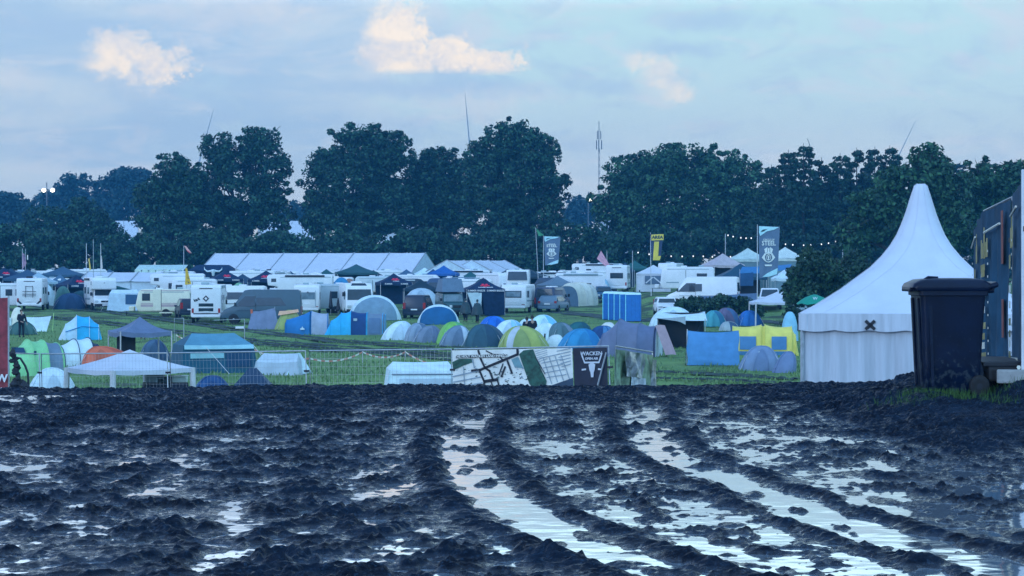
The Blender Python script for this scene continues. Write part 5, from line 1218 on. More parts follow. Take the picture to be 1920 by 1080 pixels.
# --- middle rows
o, D, s = at("draped_tent", "slumped blue-grey fly sheet with an orange tip, in front of the dark grey van", "tent", 495, 617, 0, None)
sheet("fly_sheet", ((-.85, .3, 1.25), (.75, .2, 1.5), (1.05, -.7, .0), (-1.15, -.7, .0)), .09, F_(92, 108, 150), o, 12, .05)
sheet("fly_sheet", ((.75, .2, 1.5), (-.85, .3, 1.25), (-1.1, 1.0, 0), (1.0, 1.0, 0)), .09, F_(80, 96, 140), o, 10, .05)
MB().tube([(-.85, .28, 1.05), (-.88, .28, 1.36)], .09, 6).build("tip", ORANGE, o); MB().tube([(.75, .2, 0), (.75, .2, 1.55)], .025, 5).build("tent_pole", STEEL, o)
o, D, s = at("draped_tent", "olive yellow tent with a peach edge beside the slumped fly sheet", "tent", 540, 618, 0, None)
dome(o, 1.9, 1.7, 1.35, [(180, 290, OLIVE), (290, 540, F_(110, 125, 95))], sag=.14, lean=.12)
sheet("edge_flap", ((-.6, -.5, 1.3), (.7, -.3, 1.42), (.75, -.5, 1.22), (-.7, -.75, 1.0)), .03, F_(185, 150, 140), o, 5)
o, D, s = at("tunnel_tent", "blue tunnel tent with a grey printed end panel and pale emblem", "tent", 579, 627, -4, TG)
tunnel(o, [(-1.5, 1.2, .75), (-1.42, 1.5, .95), (.1, 1.9, 1.5), (.2, 1.9, 1.52), (1.25, 1.8, 1.35), (1.5, 1.6, .1)], [BLUE, BLUE, F_(18, 84, 150), F_(132, 148, 190), F_(120, 140, 180)], front=F_(90, 150, 210), e=.65)
MB().prism([(-.5, .32), (-.2, .32), (-.22, .4), (-.3, .44), (-.35, .54), (-.4, .44), (-.48, .4)], -1.0, -.93).build("emblem", WHT, o)
o, D, s = at("tunnel_tent", "tunnel tent in three bays of cyan, navy and grey", "tent", 672, 628, -3, TG)
tunnel(o, [(-2.15, 1.2, .05), (-1.75, 1.7, .9), (-1.1, 2.0, 1.42), (-.45, 2.1, 1.55), (.55, 2.05, 1.42), (.6, 2.05, 1.42), (1.6, 2.0, 1.4), (1.75, 1.9, 1.3)], [CYAN, CYAN, CYAN, F_(18, 56, 120), GREYT, GREYT, GREYT], rear=GREYT, e=.6, windows=[(.72, 1.45, -1, .1, 1.1, F_(72, 100, 150))])
MB().box((-.15, -1.03, 1.0), (.24, .03, .16)).build("badge", GREYLT, o)
o, D, s = at("dome_tent", "big white dome tent with a wide grey arched door, before the white motorhome's nose", "tent", 702, 600, 0, TG)
dome(o, 4.3, 3.6, 1.95, [(0, 360, WHT)], door=F_(95, 125, 165), sag=.10, door_w=.95, door_h=.95)
o, D, s = at("dome_tent", "white dome tent with a broad navy blue arched front, before the dark off-roader", "tent", 822, 608, 0, TG)
dome(o, 3.2, 2.8, 1.45, [(0, 360, WHT)], door=F_(18, 78, 140), sag=.10, door_w=1.05, door_h=.9)
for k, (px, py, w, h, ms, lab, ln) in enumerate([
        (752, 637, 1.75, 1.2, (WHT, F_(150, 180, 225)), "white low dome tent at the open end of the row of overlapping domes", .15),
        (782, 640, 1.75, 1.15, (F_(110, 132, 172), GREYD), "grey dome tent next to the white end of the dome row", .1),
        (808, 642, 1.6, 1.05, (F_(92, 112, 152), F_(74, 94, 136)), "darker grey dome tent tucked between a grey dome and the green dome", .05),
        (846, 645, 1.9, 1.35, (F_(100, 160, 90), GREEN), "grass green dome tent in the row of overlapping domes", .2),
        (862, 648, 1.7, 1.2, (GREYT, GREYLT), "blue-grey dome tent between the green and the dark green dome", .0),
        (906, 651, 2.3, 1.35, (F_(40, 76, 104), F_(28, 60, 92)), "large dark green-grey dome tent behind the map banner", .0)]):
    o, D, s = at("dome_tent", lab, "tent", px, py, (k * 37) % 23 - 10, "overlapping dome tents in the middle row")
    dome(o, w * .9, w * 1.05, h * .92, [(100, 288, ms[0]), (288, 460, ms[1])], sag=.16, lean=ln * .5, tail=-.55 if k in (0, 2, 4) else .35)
    if k == 5: MB().box((.42, -.95, .42), (.1, .03, .05)).build("logo", WHT, o)
o, D, s = at("dome_tent", "olive green dome tent with a broad grey stripe, above the map banner", "tent", 975, 655, 0, TG, 117)
dome(o, 2.4, 2.2, 1.2, [(60, 235, OLIVE), (235, 268, F_(150, 165, 200)), (268, 310, F_(132, 150, 95)), (310, 420, OLIVE)], sag=.12, tail=.35)
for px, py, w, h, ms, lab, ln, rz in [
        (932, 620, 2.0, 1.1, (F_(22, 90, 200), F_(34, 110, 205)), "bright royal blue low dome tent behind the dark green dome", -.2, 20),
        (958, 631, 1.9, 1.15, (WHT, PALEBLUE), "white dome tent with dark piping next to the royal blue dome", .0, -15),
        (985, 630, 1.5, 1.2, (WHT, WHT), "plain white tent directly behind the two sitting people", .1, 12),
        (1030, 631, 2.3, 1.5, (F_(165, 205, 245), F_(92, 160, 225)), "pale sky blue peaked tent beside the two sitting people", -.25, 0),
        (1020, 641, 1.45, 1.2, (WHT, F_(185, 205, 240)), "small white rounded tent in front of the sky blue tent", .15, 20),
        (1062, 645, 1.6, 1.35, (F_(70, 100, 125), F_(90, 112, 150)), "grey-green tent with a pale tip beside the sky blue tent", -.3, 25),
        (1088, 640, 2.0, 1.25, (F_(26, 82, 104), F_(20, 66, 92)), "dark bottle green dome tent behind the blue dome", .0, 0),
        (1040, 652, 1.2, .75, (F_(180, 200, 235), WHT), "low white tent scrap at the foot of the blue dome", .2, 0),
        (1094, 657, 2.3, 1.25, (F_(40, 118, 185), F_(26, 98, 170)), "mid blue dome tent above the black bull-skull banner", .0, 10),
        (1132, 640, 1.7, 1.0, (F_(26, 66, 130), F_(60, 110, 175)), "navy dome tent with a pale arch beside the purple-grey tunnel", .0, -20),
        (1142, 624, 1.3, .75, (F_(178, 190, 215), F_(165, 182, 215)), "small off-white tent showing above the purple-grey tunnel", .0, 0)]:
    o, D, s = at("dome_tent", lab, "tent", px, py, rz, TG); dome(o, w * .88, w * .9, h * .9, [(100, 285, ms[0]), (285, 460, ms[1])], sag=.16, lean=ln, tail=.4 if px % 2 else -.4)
o, D, s = at("tunnel_tent", "big purple-grey tunnel tent with a dusky pink flap open at its end", "tent", 1182, 668, -10, None)
tunnel(o, [(-1.95, 1.2, .05), (-1.3, 2.0, 1.1), (-.5, 2.3, 1.82), (.5, 2.3, 1.62), (1.3, 2.2, 1.5), (1.42, 2.2, 1.5)], [PURPLEG, PURPLEG, PURPLEG, F_(76, 92, 138), F_(50, 66, 110)], rear=F_(160, 185, 225), e=.7)
sheet("door_flap", ((1.35, -.7, 1.5), (1.75, -.2, 1.52), (2.35, -.4, .1), (1.9, -.95, .1)), -.05, PINKG, o, 8, .0)
o, D, s = at("dome_tent", "large white rounded tent in front of the blue toilets' end", "tent", 1262, 618, 0, TG, 150)
dome(o, 3.5, 3.2, 1.62, [(0, 360, WHT)], sag=.11)
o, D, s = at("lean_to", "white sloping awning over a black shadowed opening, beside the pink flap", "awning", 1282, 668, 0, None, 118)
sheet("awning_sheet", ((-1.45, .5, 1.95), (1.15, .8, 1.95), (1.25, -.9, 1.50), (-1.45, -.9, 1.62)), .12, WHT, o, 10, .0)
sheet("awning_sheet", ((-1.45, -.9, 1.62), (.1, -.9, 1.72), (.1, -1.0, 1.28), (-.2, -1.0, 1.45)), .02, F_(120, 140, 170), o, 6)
sheet("shade_sheet", ((-1.45, .5, 1.9), (1.1, .6, 1.9), (1.1, .6, .0), (-1.45, .5, .0)), 0, BLACKM, o, 8, .04)  # black sheet paints the shade inside the opening
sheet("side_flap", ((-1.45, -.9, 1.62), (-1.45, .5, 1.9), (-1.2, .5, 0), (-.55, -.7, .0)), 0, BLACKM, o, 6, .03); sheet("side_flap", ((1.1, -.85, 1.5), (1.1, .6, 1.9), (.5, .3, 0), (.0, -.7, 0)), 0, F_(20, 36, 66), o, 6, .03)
for x in (-1.4, 1.15): MB().tube([(x, -.85, 0), (x, -.85, 1.6)], .025, 5).build("pole", STEEL, o)
o, D, s = at("tarp_shelter", "big blue fabric shelter with horizontal creases, next to the yellow tunnel tent", "shelter", 1337, 684, 0, None)
rows = [[(-1.15 + 2.3 * i / 16 + .03 * math.sin(j), -.55 + .3 * (j / 10) ** 2 + .035 * math.sin(j * 2.6 + i * .25) * math.sin(PI * i / 16), 1.55 * j / 10 - .09 * (1 - (i / 8 - 1) ** 2) * (j / 10)) for i in range(17)] for j in range(11)]
MB().loft(rows, False, False, False).build("front_wall", F_(62, 118, 190), o, smooth=True)
sheet("roof_sheet", ((-1.15, -.25, 1.55), (1.15, -.25, 1.55), (1.15, 1.0, 1.4), (-1.15, 1.0, 1.4)), .06, F_(60, 112, 182), o); sheet("side_wall", ((-1.15, 1.0, 1.4), (-1.15, -.25, 1.55), (-1.25, -.55, 0), (-1.25, 1.1, 0)), 0, F_(110, 150, 205), o, 8, .02); sheet("side_wall", ((1.15, -.25, 1.55), (1.15, 1.0, 1.4), (1.2, 1.1, 0), (1.15, -.55, 0)), 0, F_(60, 112, 182), o, 8, .02)
MB().tube([(-1.18, -.4, 0), (-1.15, -.27, 1.6)], .02, 5).build("pole", WHITEPOLE, o)
o, D, s = at("tunnel_tent", "yellow tunnel tent with two blue windows beside the blue shelter", "tent", 1431, 666, 0, None)
tunnel(o, [(-1.5, 2.0, 1.42), (-.1, 2.2, 1.5), (.1, 2.2, 1.5), (1.4, 2.1, 1.42), (1.6, 1.9, 1.0), (1.75, 1.6, .05)], [YELLOW, F_(180, 180, 100), YELLOW, YELLOW, YELLOW], front=YELLOW, e=.5, windows=[(-1.15, -.35, -1, .30, .95, F_(62, 110, 175)), (.42, 1.15, -1, .30, .95, F_(62, 110, 175))])
for x in (-.75, .8): MB().box((x, -1.12, .12), (1.0, .02, .2)).build("blue_skirt", F_(50, 100, 160), o)
o, D, s = at("dome_tent", "blue-grey dome tent with a white vee mark, low in front of the yellow tunnel", "tent", 1424, 694, 0, None)
dome(o, 1.85, 1.7, 1.02, [(0, 360, F_(92, 116, 165))], sag=.14, lean=.1); text_part("V", .13, WHT, o, (-.02, -.55, .78), name="mark")
o, D, s = at("dome_tent", "smaller blue-grey tent wing between the vee-marked dome and the pagoda", "tent", 1470, 699, 0, None)
dome(o, 1.0, 1.2, .86, [(0, 360, F_(86, 108, 160))], sag=.12, lean=.25)
for px, py, w, h, m1, m2, lab in [(1338, 612, 1.55, 1.15, F_(60, 135, 170), F_(36, 92, 140), "teal and blue small dome tent below the bramble hedge"), (1362, 611, 1.75, 1.3, F_(86, 86, 130), F_(50, 84, 140), "mauve trimmed dome tent beside the teal dome, below the bramble hedge"), (1404, 611, 1.7, 1.1, F_(32, 96, 185), F_(24, 74, 150), "vivid blue dome tent with orange trim under the white gazebo's corner"), (1366, 620, 1.3, .62, F_(130, 150, 180), F_(46, 70, 110), "low grey arch tent showing above the blue shelter")]:
    o, D, s = at("dome_tent", lab, "tent", px, py, 15, None); dome(o, w, w * .9, h, [(100, 270, m1), (270, 460, m2)], sag=.16, poles=True, tail=.25)
o, D, s = at("gazebo", "white open gazebo with angled legs above the yellow tunnel tent", "gazebo", 1464, 611, 10, None)
gazebo(o, 4.2, 3.0, 1.75, 2.62, WHITECLOTH, WHITEPOLE, .18, [('right', WHITECLOTH)], .12, legr=.06, splay=.02)
sheet("hung_sheet", ((.9, -1.45, 1.7), (2.05, -1.45, 1.7), (2.05, -1.4, .7), (.9, -1.4, .7)), 0, F_(120, 150, 190), o, 6, .03)
o, D, s = at("pop_up_tent", "pale blue upright tent end squeezed against the pagoda's corner", "tent", 1481, 640, 0, None)
dome(o, 1.0, 1.2, 1.75, [(0, 360, F_(110, 165, 215))], sag=.0, poles=False)
o, D, s = at("parasol", "dark green parasol with a white mark, above the pagoda's eaves", "parasol", 1527, 612, 0, None, 140)
rows = [[(r_ * math.cos(a), r_ * math.sin(a), z + (0.04 * math.cos(8 * a) if i == 0 else 0)) for a in [2 * PI * k / 32 for k in range(32)]] for i, (r_, z) in enumerate(((1.15, 2.0), (.95, 2.2), (.6, 2.42), (.2, 2.58), (.02, 2.62)))]
MB().loft(rows, True, False, True).build("canopy", F_(20, 120, 118), o, smooth=True); MB().tube([(0, 0, 0), (0, 0, 2.75)], .025, 6).build("pole", BLACKM, o); text_part("W", .3, WHT, o, (.05, -.78, 2.36), rot=(R(62), 0, 0), name="mark")

# --- people
BLK = pmat("black_clothing", (0.008, 0.011, 0.02, 1), .85, .2, 6); DGR = pmat("dark_green_rainwear", (0.015, 0.04, 0.045, 1), .5, .25, 4); HAIR = pmat("dark_hair", (.03, .02, .015, 1), .7, .1, 5)
o, D, s = at("person", "person in black clothes standing and looking down near the red banner", "person", 40, 633, 20)
person(o, BLK, BLK, HAIR, 1.72, .05, ((-.27, -.06, 1.14), (-.12, -.26, 1.02)), ((.28, -.02, 1.14), (.30, -.12, .92)))
o, D, s = at("person", "person in a wide dark rain poncho walking, beside the black gazebo", "person", 895, 606, 165)
person(o, DGR, BLK, HAIR, 1.78, .35, poncho=DGR, hood=DGR)
o, D, s = at("person", "person in a dark rain poncho with a bag, in front of the off-roader's wheel", "person", 873, 603, 170)
person(o, DGR, BLK, HAIR, 1.75, .2, poncho=DGR, hood=DGR)
for px, lab, py, hh in ((988, "person in black sitting beside the white tent, the smaller of the pair", 637, 1.68), (998, "person in black sitting nearer the sky blue tent, the taller of the pair", 639, 1.84)):
    o, D, s = at("person", lab, "person", px, py, 175 if px < 990 else 190, "two people sitting by the tents")
    c = thing("camping_chair", "folding camping chair under the %s" % ("smaller sitting person" if px < 990 else "taller sitting person"), "chair", loc=tuple(o.location), rz=o.rotation_euler.z, group="camping chairs by the tents")
    MB().box((0, .02, .46), (.5, .46, .03)).build("seat", BLK, c); MB().box((0, .25, .72), (.5, .03, .5), rx=R(-10)).build("backrest", BLK, c)
    for x in (-.22, .22):
        MB().tube([(x, -.2, 0), (x, .22, .46)], .014, 5).build("leg", STEEL, c); MB().tube([(x, .22, 0), (x, -.2, .46)], .014, 5).build("leg", STEEL, c)
    person(o, BLK, BLK, HAIR, hh, 0, ((-.25, -.1, .72), (-.12, -.34, .62)), ((.25, -.1, .72), (.12, -.34, .62)), seat=True)
    o.location.z += .07
o, D, s = at("person", "person crouching in the shade behind the small grey gazebo", "person", 272, 636, 200, None, 131)
person(o, BLK, BLK, HAIR, 1.5, 0, ((-.25, -.1, .72), (-.12, -.34, .62)), ((.25, -.1, .72), (.12, -.34, .62)), seat=True)
st = thing("camp_stool", "small folding stool under the crouching person behind the grey gazebo", "stool", loc=tuple(o.location), rz=o.rotation_euler.z)
MB().box((0, .03, .36), (.36, .32, .03)).build("seat", BLK, st)
for a, b in (((-.15, -.12), (-.15, .18)), ((.15, -.12), (.15, .18)), ((-.15, .18), (-.15, -.12)), ((.15, .18), (.15, -.12))): MB().tube([(*a, 0), (*b, .36)], .012, 5).build("leg", STEEL, st)
o, D, s = at("wooden_stake", "short dark stake standing beside the small white rounded tent", "stake", 1021, 652)
MB().tube([(0, 0, 0), (.02, 0, .75)], .05, 6).build("shaft", BLACKM, o); MB().tube([(-.14, 0, .25), (.16, 0, .30)], .025, 5).build("crosspiece", BLACKM, o)
# ------------------------------------------------------------------ vehicles of the front camp row
W_ = WHITEPAINT; CREAMP = paint(188, 196, 205); DGREY = paint(52, 76, 104); BLACKP = paint(20, 32, 58); GREYP_ = paint(78, 104, 140); LGREYP = paint(140, 160, 195); SILVERP = paint(120, 145, 175)
o, D, s = at("camper_van", "white camper with two dark windows cut by the picture's end, beside the bike-rack motorhome", "camper van", 4, 582, 180)
caravan(o, W_, 5.2, 2.2, 2.5, None, sidewin=((-2.0, -1.2), (-.9, -.3), (1.2, 2.0)))
o, D, s = at("motorhome", "white motorhome seen from the back with a folded bike rack", "motorhome", 62, 581, 84)
c = motorhome(o, W_, 6.6, 2.35, 2.95, False)
rk = MB()
for y in (-.32, .32): rk.tube([(-3.36, y, 1.2), (-3.36, y, 2.25)], .022, 5)
for z in (1.35, 1.5, 1.75, 2.2): rk.tube([(-3.40, -.62 if z < 2 else -.32, z), (-3.40, .62 if z < 2 else .32, z)], .022, 5)
rk.build("bike_rack", BLACKM, o)
for sd in (-1, 1): MB().prism([(sd * .62, .62), (sd * 1.0, .98), (sd * 1.02, .78), (sd * .8, .58)], -3.36, -3.30, 'x').build("bumper_insert", BLACKM, o)
o, D, s = at("motorhome", "old white alcove motorhome facing the viewer with a dark windscreen", "motorhome", 188, 581, -82)
c = motorhome(o, W_, 6.0, 2.25, 3.0, True); text_part("M", .16, BLACKM, o, (2.72, 0, 2.5), rot=(PI / 2, 0, PI / 2), name="badge")
sheet("green_awning", ((-1.4, 1.15, 2.3), (1.0, 1.15, 2.3), (1.0, 3.2, 1.75), (-1.4, 3.2, 1.75)), .05, F_(30, 90, 105), o); sheet("awning_wall", ((1.0, 1.15, 2.3), (1.0, 3.0, 1.8), (1.0, 1.6, .9), (1.0, 1.15, .8)), 0, F_(24, 78, 98), o, 4)
o, D, s = at("awning_tent", "pale grey awning tent with a big dark window between motorhome and cream caravan", "tent", 233, 583, 0)
ridge_tent(o, 2.6, 2.0, 1.65, 1.95, F_(165, 190, 230), F_(150, 178, 222), .85, [(.1, 1.15, .62, 1.5, F_(38, 72, 120), "window")], splay=1.2)
guy(o, [(-1.3, -1.0, 1.6), (-2.1, -1.2, 0)])
o, D, s = at("caravan", "old cream caravan with beige stripes, seen from its side", "caravan", 308, 594, 176)
caravan(o, CREAMP, 4.6, 2.1, 2.3, AMBERSTRIPE, sidewin=((1.1, 1.75),), slope=.5)
for sd in (-1, 1): MB().box((-.2, sd * 1.06, .36), (1.1, .02, .10)).build("skirt", CREAMP, o)
o, D, s = at("parked_car", "dark car between the cream caravan and the two-window motorhome", "car", 352, 597, 96)
car(o, BLACKP, 'mpv', 4.2, 1.75, 1.6)
o, D, s = at("motorhome", "white motorhome seen from the back with two dark slots and a diamond emblem", "motorhome", 392, 604, 86)
c = motorhome(o, W_, 6.8, 2.3, 2.9, True)
for z in (1.02, 1.38): c.block((-3.41, 0, z), (.04, 1.1, .24), GLASS, "rear_slot", .08, 3)
MB().prism([(0, .24), (.24, 0), (0, -.24), (-.24, 0)], -3.44, -3.40, 'x').build("diamond_emblem", BLACKM, o).location = (0, 0, 1.86)
MB().prism([(0, .12), (.12, 0), (0, -.12), (-.12, 0)], -3.46, -3.44, 'x').build("emblem_inner", W_, o).location = (0, 0, 1.86)
text_part("kaA", .3, BLACKM, o, (-3.43, .68, 1.78), rot=(PI / 2, R(-18), -PI / 2), name="lettering", bold=.01)
c.block((-3.42, 0, .72), (.04, 1.9, .07), BLACKM, "rear_trim")
o, D, s = at("camper_van", "dark grey panel van camper with a long tinted side window", "van", 491, 606, 176)
van(o, DGREY, 6.0, 2.05, 2.55, side_win=[(-1.9, .35, 1.35, 1.95, -.45)], hub=LGREYP, trim=paint(40, 60, 88))
o, D, s = at("motorhome", "white camper seen from the back with a framed window, just past the dark grey van", "caravan", 577, 590, 88)
c = caravan(o, W_, 5.4, 2.2, 2.6, None, window=GLASS_PALE, slope=.1)
MB().box((-2.72, -.1, 1.95), (.03, .1, .12)).build("marker", BLACKM, o)
for y in (-.75, .75): MB().tube([(-2.71, y, .7), (-2.71, y, 2.1)], .03, 4).build("rear_moulding", LGREYP, o)
o, D, s = at("caravan", "grey caravan with a rounded nose behind the closed parasols", "caravan", 628, 588, 12)
caravan(o, LGREYP, 5.0, 2.2, 2.6, None, window=GLASS_PALE, sidewin=((-.6, .0), (1.0, 1.7)), slope=1.3, door=False)
for px, py, hh, lab in ((620, 592, 2.1, "tall closed black parasol in front of the grey caravan"), (634, 592, 1.5, "short closed black parasol next to the tall closed one")):
    o, D, s = at("closed_parasol", lab, "parasol", px, py, 0, "closed parasols")
    MB().lathe([(.02, hh), (.07, hh * .93), (.16, hh * .45), (.19, hh * .34), (.05, hh * .27), (.02, hh * .26)], 12).build("furled_canopy", BLACKM, o, smooth=True); MB().tube([(0, 0, 0), (0, 0, hh)], .02, 6).build("pole", STEEL, o)
    MB().box((0, 0, .05), (.4, .4, .08)).build("base", BLACKM, o, bevel=.02)
o, D, s = at("motorhome", "white motorhome with a broad windscreen facing the viewer, behind the big white dome", "motorhome", 667, 592, -84)
c = Car(o, [(-3.2, .45), (-3.2, 2.6), (-3.0, 2.75), (2.2, 2.75), (2.65, 2.5), (3.0, 1.3), (3.1, .9), (3.05, .42)], 2.3, W_, tum=.04, zt=1.8, bev=.1)
c.cross((2.99, 1.38), (2.72, 2.25), .88, .86, GLASS, "windscreen"); c.cross((2.55, 2.56), (2.25, 2.74), .6, .5, GLASS, "sunroof")
c.lamps(3.08, .85, .85, (.14, .34, .2), CLEARLAMP, "headlight"); c.block((3.06, 0, .8), (.06, .9, .14), BLACKM, "grille"); c.block((3.04, 0, .48), (.14, 2.2, .26), BLACKM, "bumper", .04); plate(c, 3.12, .5)
for sd in (-1, 1): c.block((2.85, sd * 1.3, 1.85), (.12, .26, .36), BLACKM, "wing_mirror", .03)
c.side([(1.3, 1.4), (2.3, 1.4), (2.2, 2.1), (1.3, 2.1)], GLASS, "side_window"); c.wheels((-1.7, 2.1), .34)
c.block((.3, 0, 2.82), (1.4, .8, .16), WHITEPAINT, "roof_hatch", .04)
o, D, s = at("parked_van", "black people carrier seen from the back beside the big white dome tent", "van", 786, 597, 80)
car(o, BLACKP, 'mpv', 4.7, 1.95, 1.9)
o, D, s = at("off_roader", "dark green off-road wagon with a grey roof tent, nose to the viewer", "off-roader", 846, 596, -76)
OFFG = paint(30, 66, 84)
c = Car(o, [(-2.1, .6), (-2.1, 1.9), (-2.0, 2.0), (.55, 2.0), (.75, 1.28), (2.05, 1.18), (2.1, 1.1), (2.1, .6)], 1.8, OFFG, tum=.08, zt=1.2, bev=.05)
c.cross((.75, 1.34), (.58, 1.92), .9, .88, GLASS_PALE, "windscreen"); c.side([(-.4, 1.3), (.45, 1.3), (.35, 1.85), (-.4, 1.85)], GLASS, "side_window"); c.side([(-1.8, 1.3), (-.6, 1.3), (-.6, 1.85), (-1.8, 1.85)], GLASS, "side_window")
c.lamps(2.1, .98, .55, (.06, .22, .22), CLEARLAMP, "headlight"); c.block((2.1, 0, .95), (.05, .7, .26), BLACKM, "grille"); c.block((2.16, 0, .62), (.16, 1.8, .2), BLACKM, "bumper", .02); c.wheels((-1.35, 1.35), .40)
for sd in (-1, 1): c.block((.7, sd * 1.02, 1.5), (.1, .2, .24), BLACKM, "wing_mirror", .03)
c.block((-.6, 0, 2.06), (2.3, 1.5, .08), BLACKM, "roof_rack", .02)
rt = MB(); rt.loft([[(-1.7, -.95, 2.12), (.75, -.95, 2.12), (.75, .95, 2.12), (-1.7, .95, 2.12)], [(-1.2, -.8, 3.15), (.35, -.8, 3.2), (.35, .8, 3.2), (-1.2, .8, 3.15)]]).build("roof_tent", F_(78, 102, 142), o, bevel=.05)
o, D, s = at("gazebo", "black gazebo with black walls and a red emblem, between off-roader and white caravan", "gazebo", 906, 591, 8)
gazebo(o, 3.3, 3.3, 2.25, 3.2, DARKCLOTH, STEEL, .3, [('back', DARKCLOTH), ('right', DARKCLOTH)], .2, logo=pmat("red_print", alb(190, 30, 75), .6, .2, 6), words="SUMMER BREEZE")
sheet("front_wall", ((-.35, -1.62, 2.2), (1.6, -1.62, 2.2), (1.6, -1.62, .02), (-.1, -1.62, .02)), 0, DARKCLOTH, o, 10, .03)
sheet("white_sheet", ((-1.6, -1.66, 1.95), (-.35, -1.66, 1.95), (-.4, -1.6, .5), (-.9, -1.5, .1)), 0, WHT, o, 8, .03)
o, D, s = at("caravan", "white caravan seen from the back with a pale oval window", "caravan", 972, 586, 80)
c = caravan(o, W_, 5.2, 2.25, 2.5, None, window=GLASS, slope=.3, sidewin=((-2.1, -1.7), (-1.4, -.9)), door=False); c.cross((-2.60, 1.42), (-2.555, 1.88), .58, .58, GLASS_PALE, "window_pane", out=.04)
o, D, s = at("camper_van", "high white camper with a dark window above the pale-windowed caravan", "camper van", 972, 566, 88, None, 222)
c = caravan(o, W_, 6.0, 2.3, 3.55, None, window=GLASS, slope=.5, door=False); c.cross((-2.95, 2.50), (-2.86, 3.36), .88, .80, GLASS, "rear_window", out=.05)
o, D, s = at("parked_car", "dark grey estate car seen from the back beside the white caravan", "car", 1038, 585, 76)
car(o, GREYP_, 'estate', 4.7, 1.82, 1.5)
o, D, s = at("parked_van", "tall dark blue van behind the grey estate car", "van", 1036, 578, 74, None, 196)
c = van(o, paint(26, 46, 88), 5.2, 1.95, 2.2, glass_rear=True)
o, D, s = at("tunnel_tent", "beige tunnel awning with a dark doorway behind the dark cars", "tent", 1082, 574, 68)
tunnel(o, [(-2.6, 2.4, 2.0), (-1.2, 2.9, 2.3), (.6, 3.0, 2.35), (2.0, 2.9, 2.2), (2.5, 2.2, 1.2)], [F_(165, 175, 190), F_(175, 185, 205), F_(160, 172, 195), F_(150, 165, 195)], front=F_(60, 88, 125), e=.7)
o, D, s = at("parked_car", "small white car facing the viewer at the bramble hedge's end", "car", 1248, 579, -84, None, 181)
car(o, W_, 'mpv', 4.0, 1.75, 1.5)
o, D, s = at("camper_van", "long white panel van with a black side window above the bramble hedge", "van", 1318, 560, 172, None, 188)
van(o, W_, 6.2, 2.05, 2.6, side_win=[(-.05, 1.05, 1.35, 1.98, 0)], trim=STEEL, roofbits=False)
o, D, s = at("windbreak", "long grey fabric windbreak with upright poles in front of the long white van", "windbreak", 1366, 560, 0, None, 183)
for k in range(3): sheet("cloth", ((-2.4 + 1.6 * k, 0, 1.42 + .1 * k), (-.8 + 1.6 * k, 0, 1.47 + .1 * k), (-.8 + 1.6 * k, 0, .1), (-2.4 + 1.6 * k, 0, .1)), .03, F_(76, 104, 158), o, 8, .02)
for k in range(4): MB().tube([(-2.4 + 1.6 * k, -.03, 0), (-2.4 + 1.6 * k, -.03, 1.55 + .1 * k)], .022, 5).build("pole", F_(120, 150, 195), o)
o, D, s = at("pickup_truck", "white pickup facing the viewer beneath the grey steel banner", "pickup", 1443, 551, -88, None, 186)
car(o, W_, 'pickup', 5.0, 1.85, 1.8)
o, D, s = at("blue_tarp_roof", "blue tarpaulin roof stretched above the white pickup", "tarp", 1440, 545, 0, None, 195)
sheet("sheet", ((-2.6, -1.2, 2.3), (2.1, -1.2, 2.75), (2.1, 1.4, 3.15), (-2.3, 1.4, 2.9)), .15, F_(34, 100, 170), o, 10); sheet("side_cloth", ((-2.6, -1.2, 2.3), (-1.3, -1.2, 2.4), (-1.3, -1.2, 1.2), (-2.6, -1.2, 1.2)), 0, F_(26, 66, 120), o, 6, .03)
for x in (-2.5, 2.0): MB().tube([(x, -1.2, 0), (x, -1.2, 2.7)], .03, 5).build("pole", STEEL, o)
o, D, s = at("party_tent", "white party tent with a clear lattice window below the yellow flag", "tent", 1225, 540, 0, None, 222)
gazebo(o, 3.5, 3.2, 1.9, 2.75, WHITECLOTH, WHITEPOLE, .15, [('front', WHITECLOTH), ('back', WHITECLOTH), ('left', WHITECLOTH), ('right', WHITECLOTH)], .08)
MB().box((.0, -1.62, 1.2), (1.7, .02, .85)).build("window", F_(70, 92, 130), o)
for sg in (-1, 1): MB().box((.4 * sg, -1.64, 1.2), (.95, .02, .12), ry=sg * R(40)).build("window_tape", WHITECLOTH, o)
o, D, s = at("motorhome", "white motorhome seen from the back with a wide window, under the pink flag", "motorhome", 1160, 540, 86, None, 240)
motorhome(o, W_, 6.5, 2.35, 3.0, False, rear='window')
o, D, s = at("parked_car", "dark blue car facing the viewer beside the pink flag's motorhome", "car", 1131, 547, -86, None, 226)
car(o, paint(26, 70, 110), 'mpv', 4.3, 1.8, 1.6)
o, D, s = at("caravan", "white caravan roof showing above the long white van", "caravan", 1290, 545, 178, None, 215)
caravan(o, W_, 5.4, 2.2, 2.6, None)
for px, py, D_, w, pk, m, lab in ((1355, 545, 235, 3.6, 3.9, F_(150, 150, 180), "pinkish shelter roof above the long white van"), (1388, 548, 205, 4.4, 3.0, F_(24, 60, 92), "dark low gazebo roof behind the long white van"), (1402, 540, 245, 4.2, 4.5, F_(150, 175, 200), "pale peaked pavilion beside the grey steel banner pole"), (1472, 540, 240, 4.3, 4.6, F_(165, 185, 210), "pale peaked pavilion between the steel banner and the leafy bush"), (1478, 545, 225, 3.2, 2.6, WHT, "low white canopy below the peaked pavilion, at the bush")):
    o, D, s = at("gazebo", lab, "gazebo", px, py, 25 if px == 1355 else 8, None, D_)
    gazebo(o, w, w, pk - 1.25, pk, m, STEEL, .3, [('front', F_(90, 120, 150))] if px in (1402, 1472, 1478) else [('back', BLACKM)], .15)

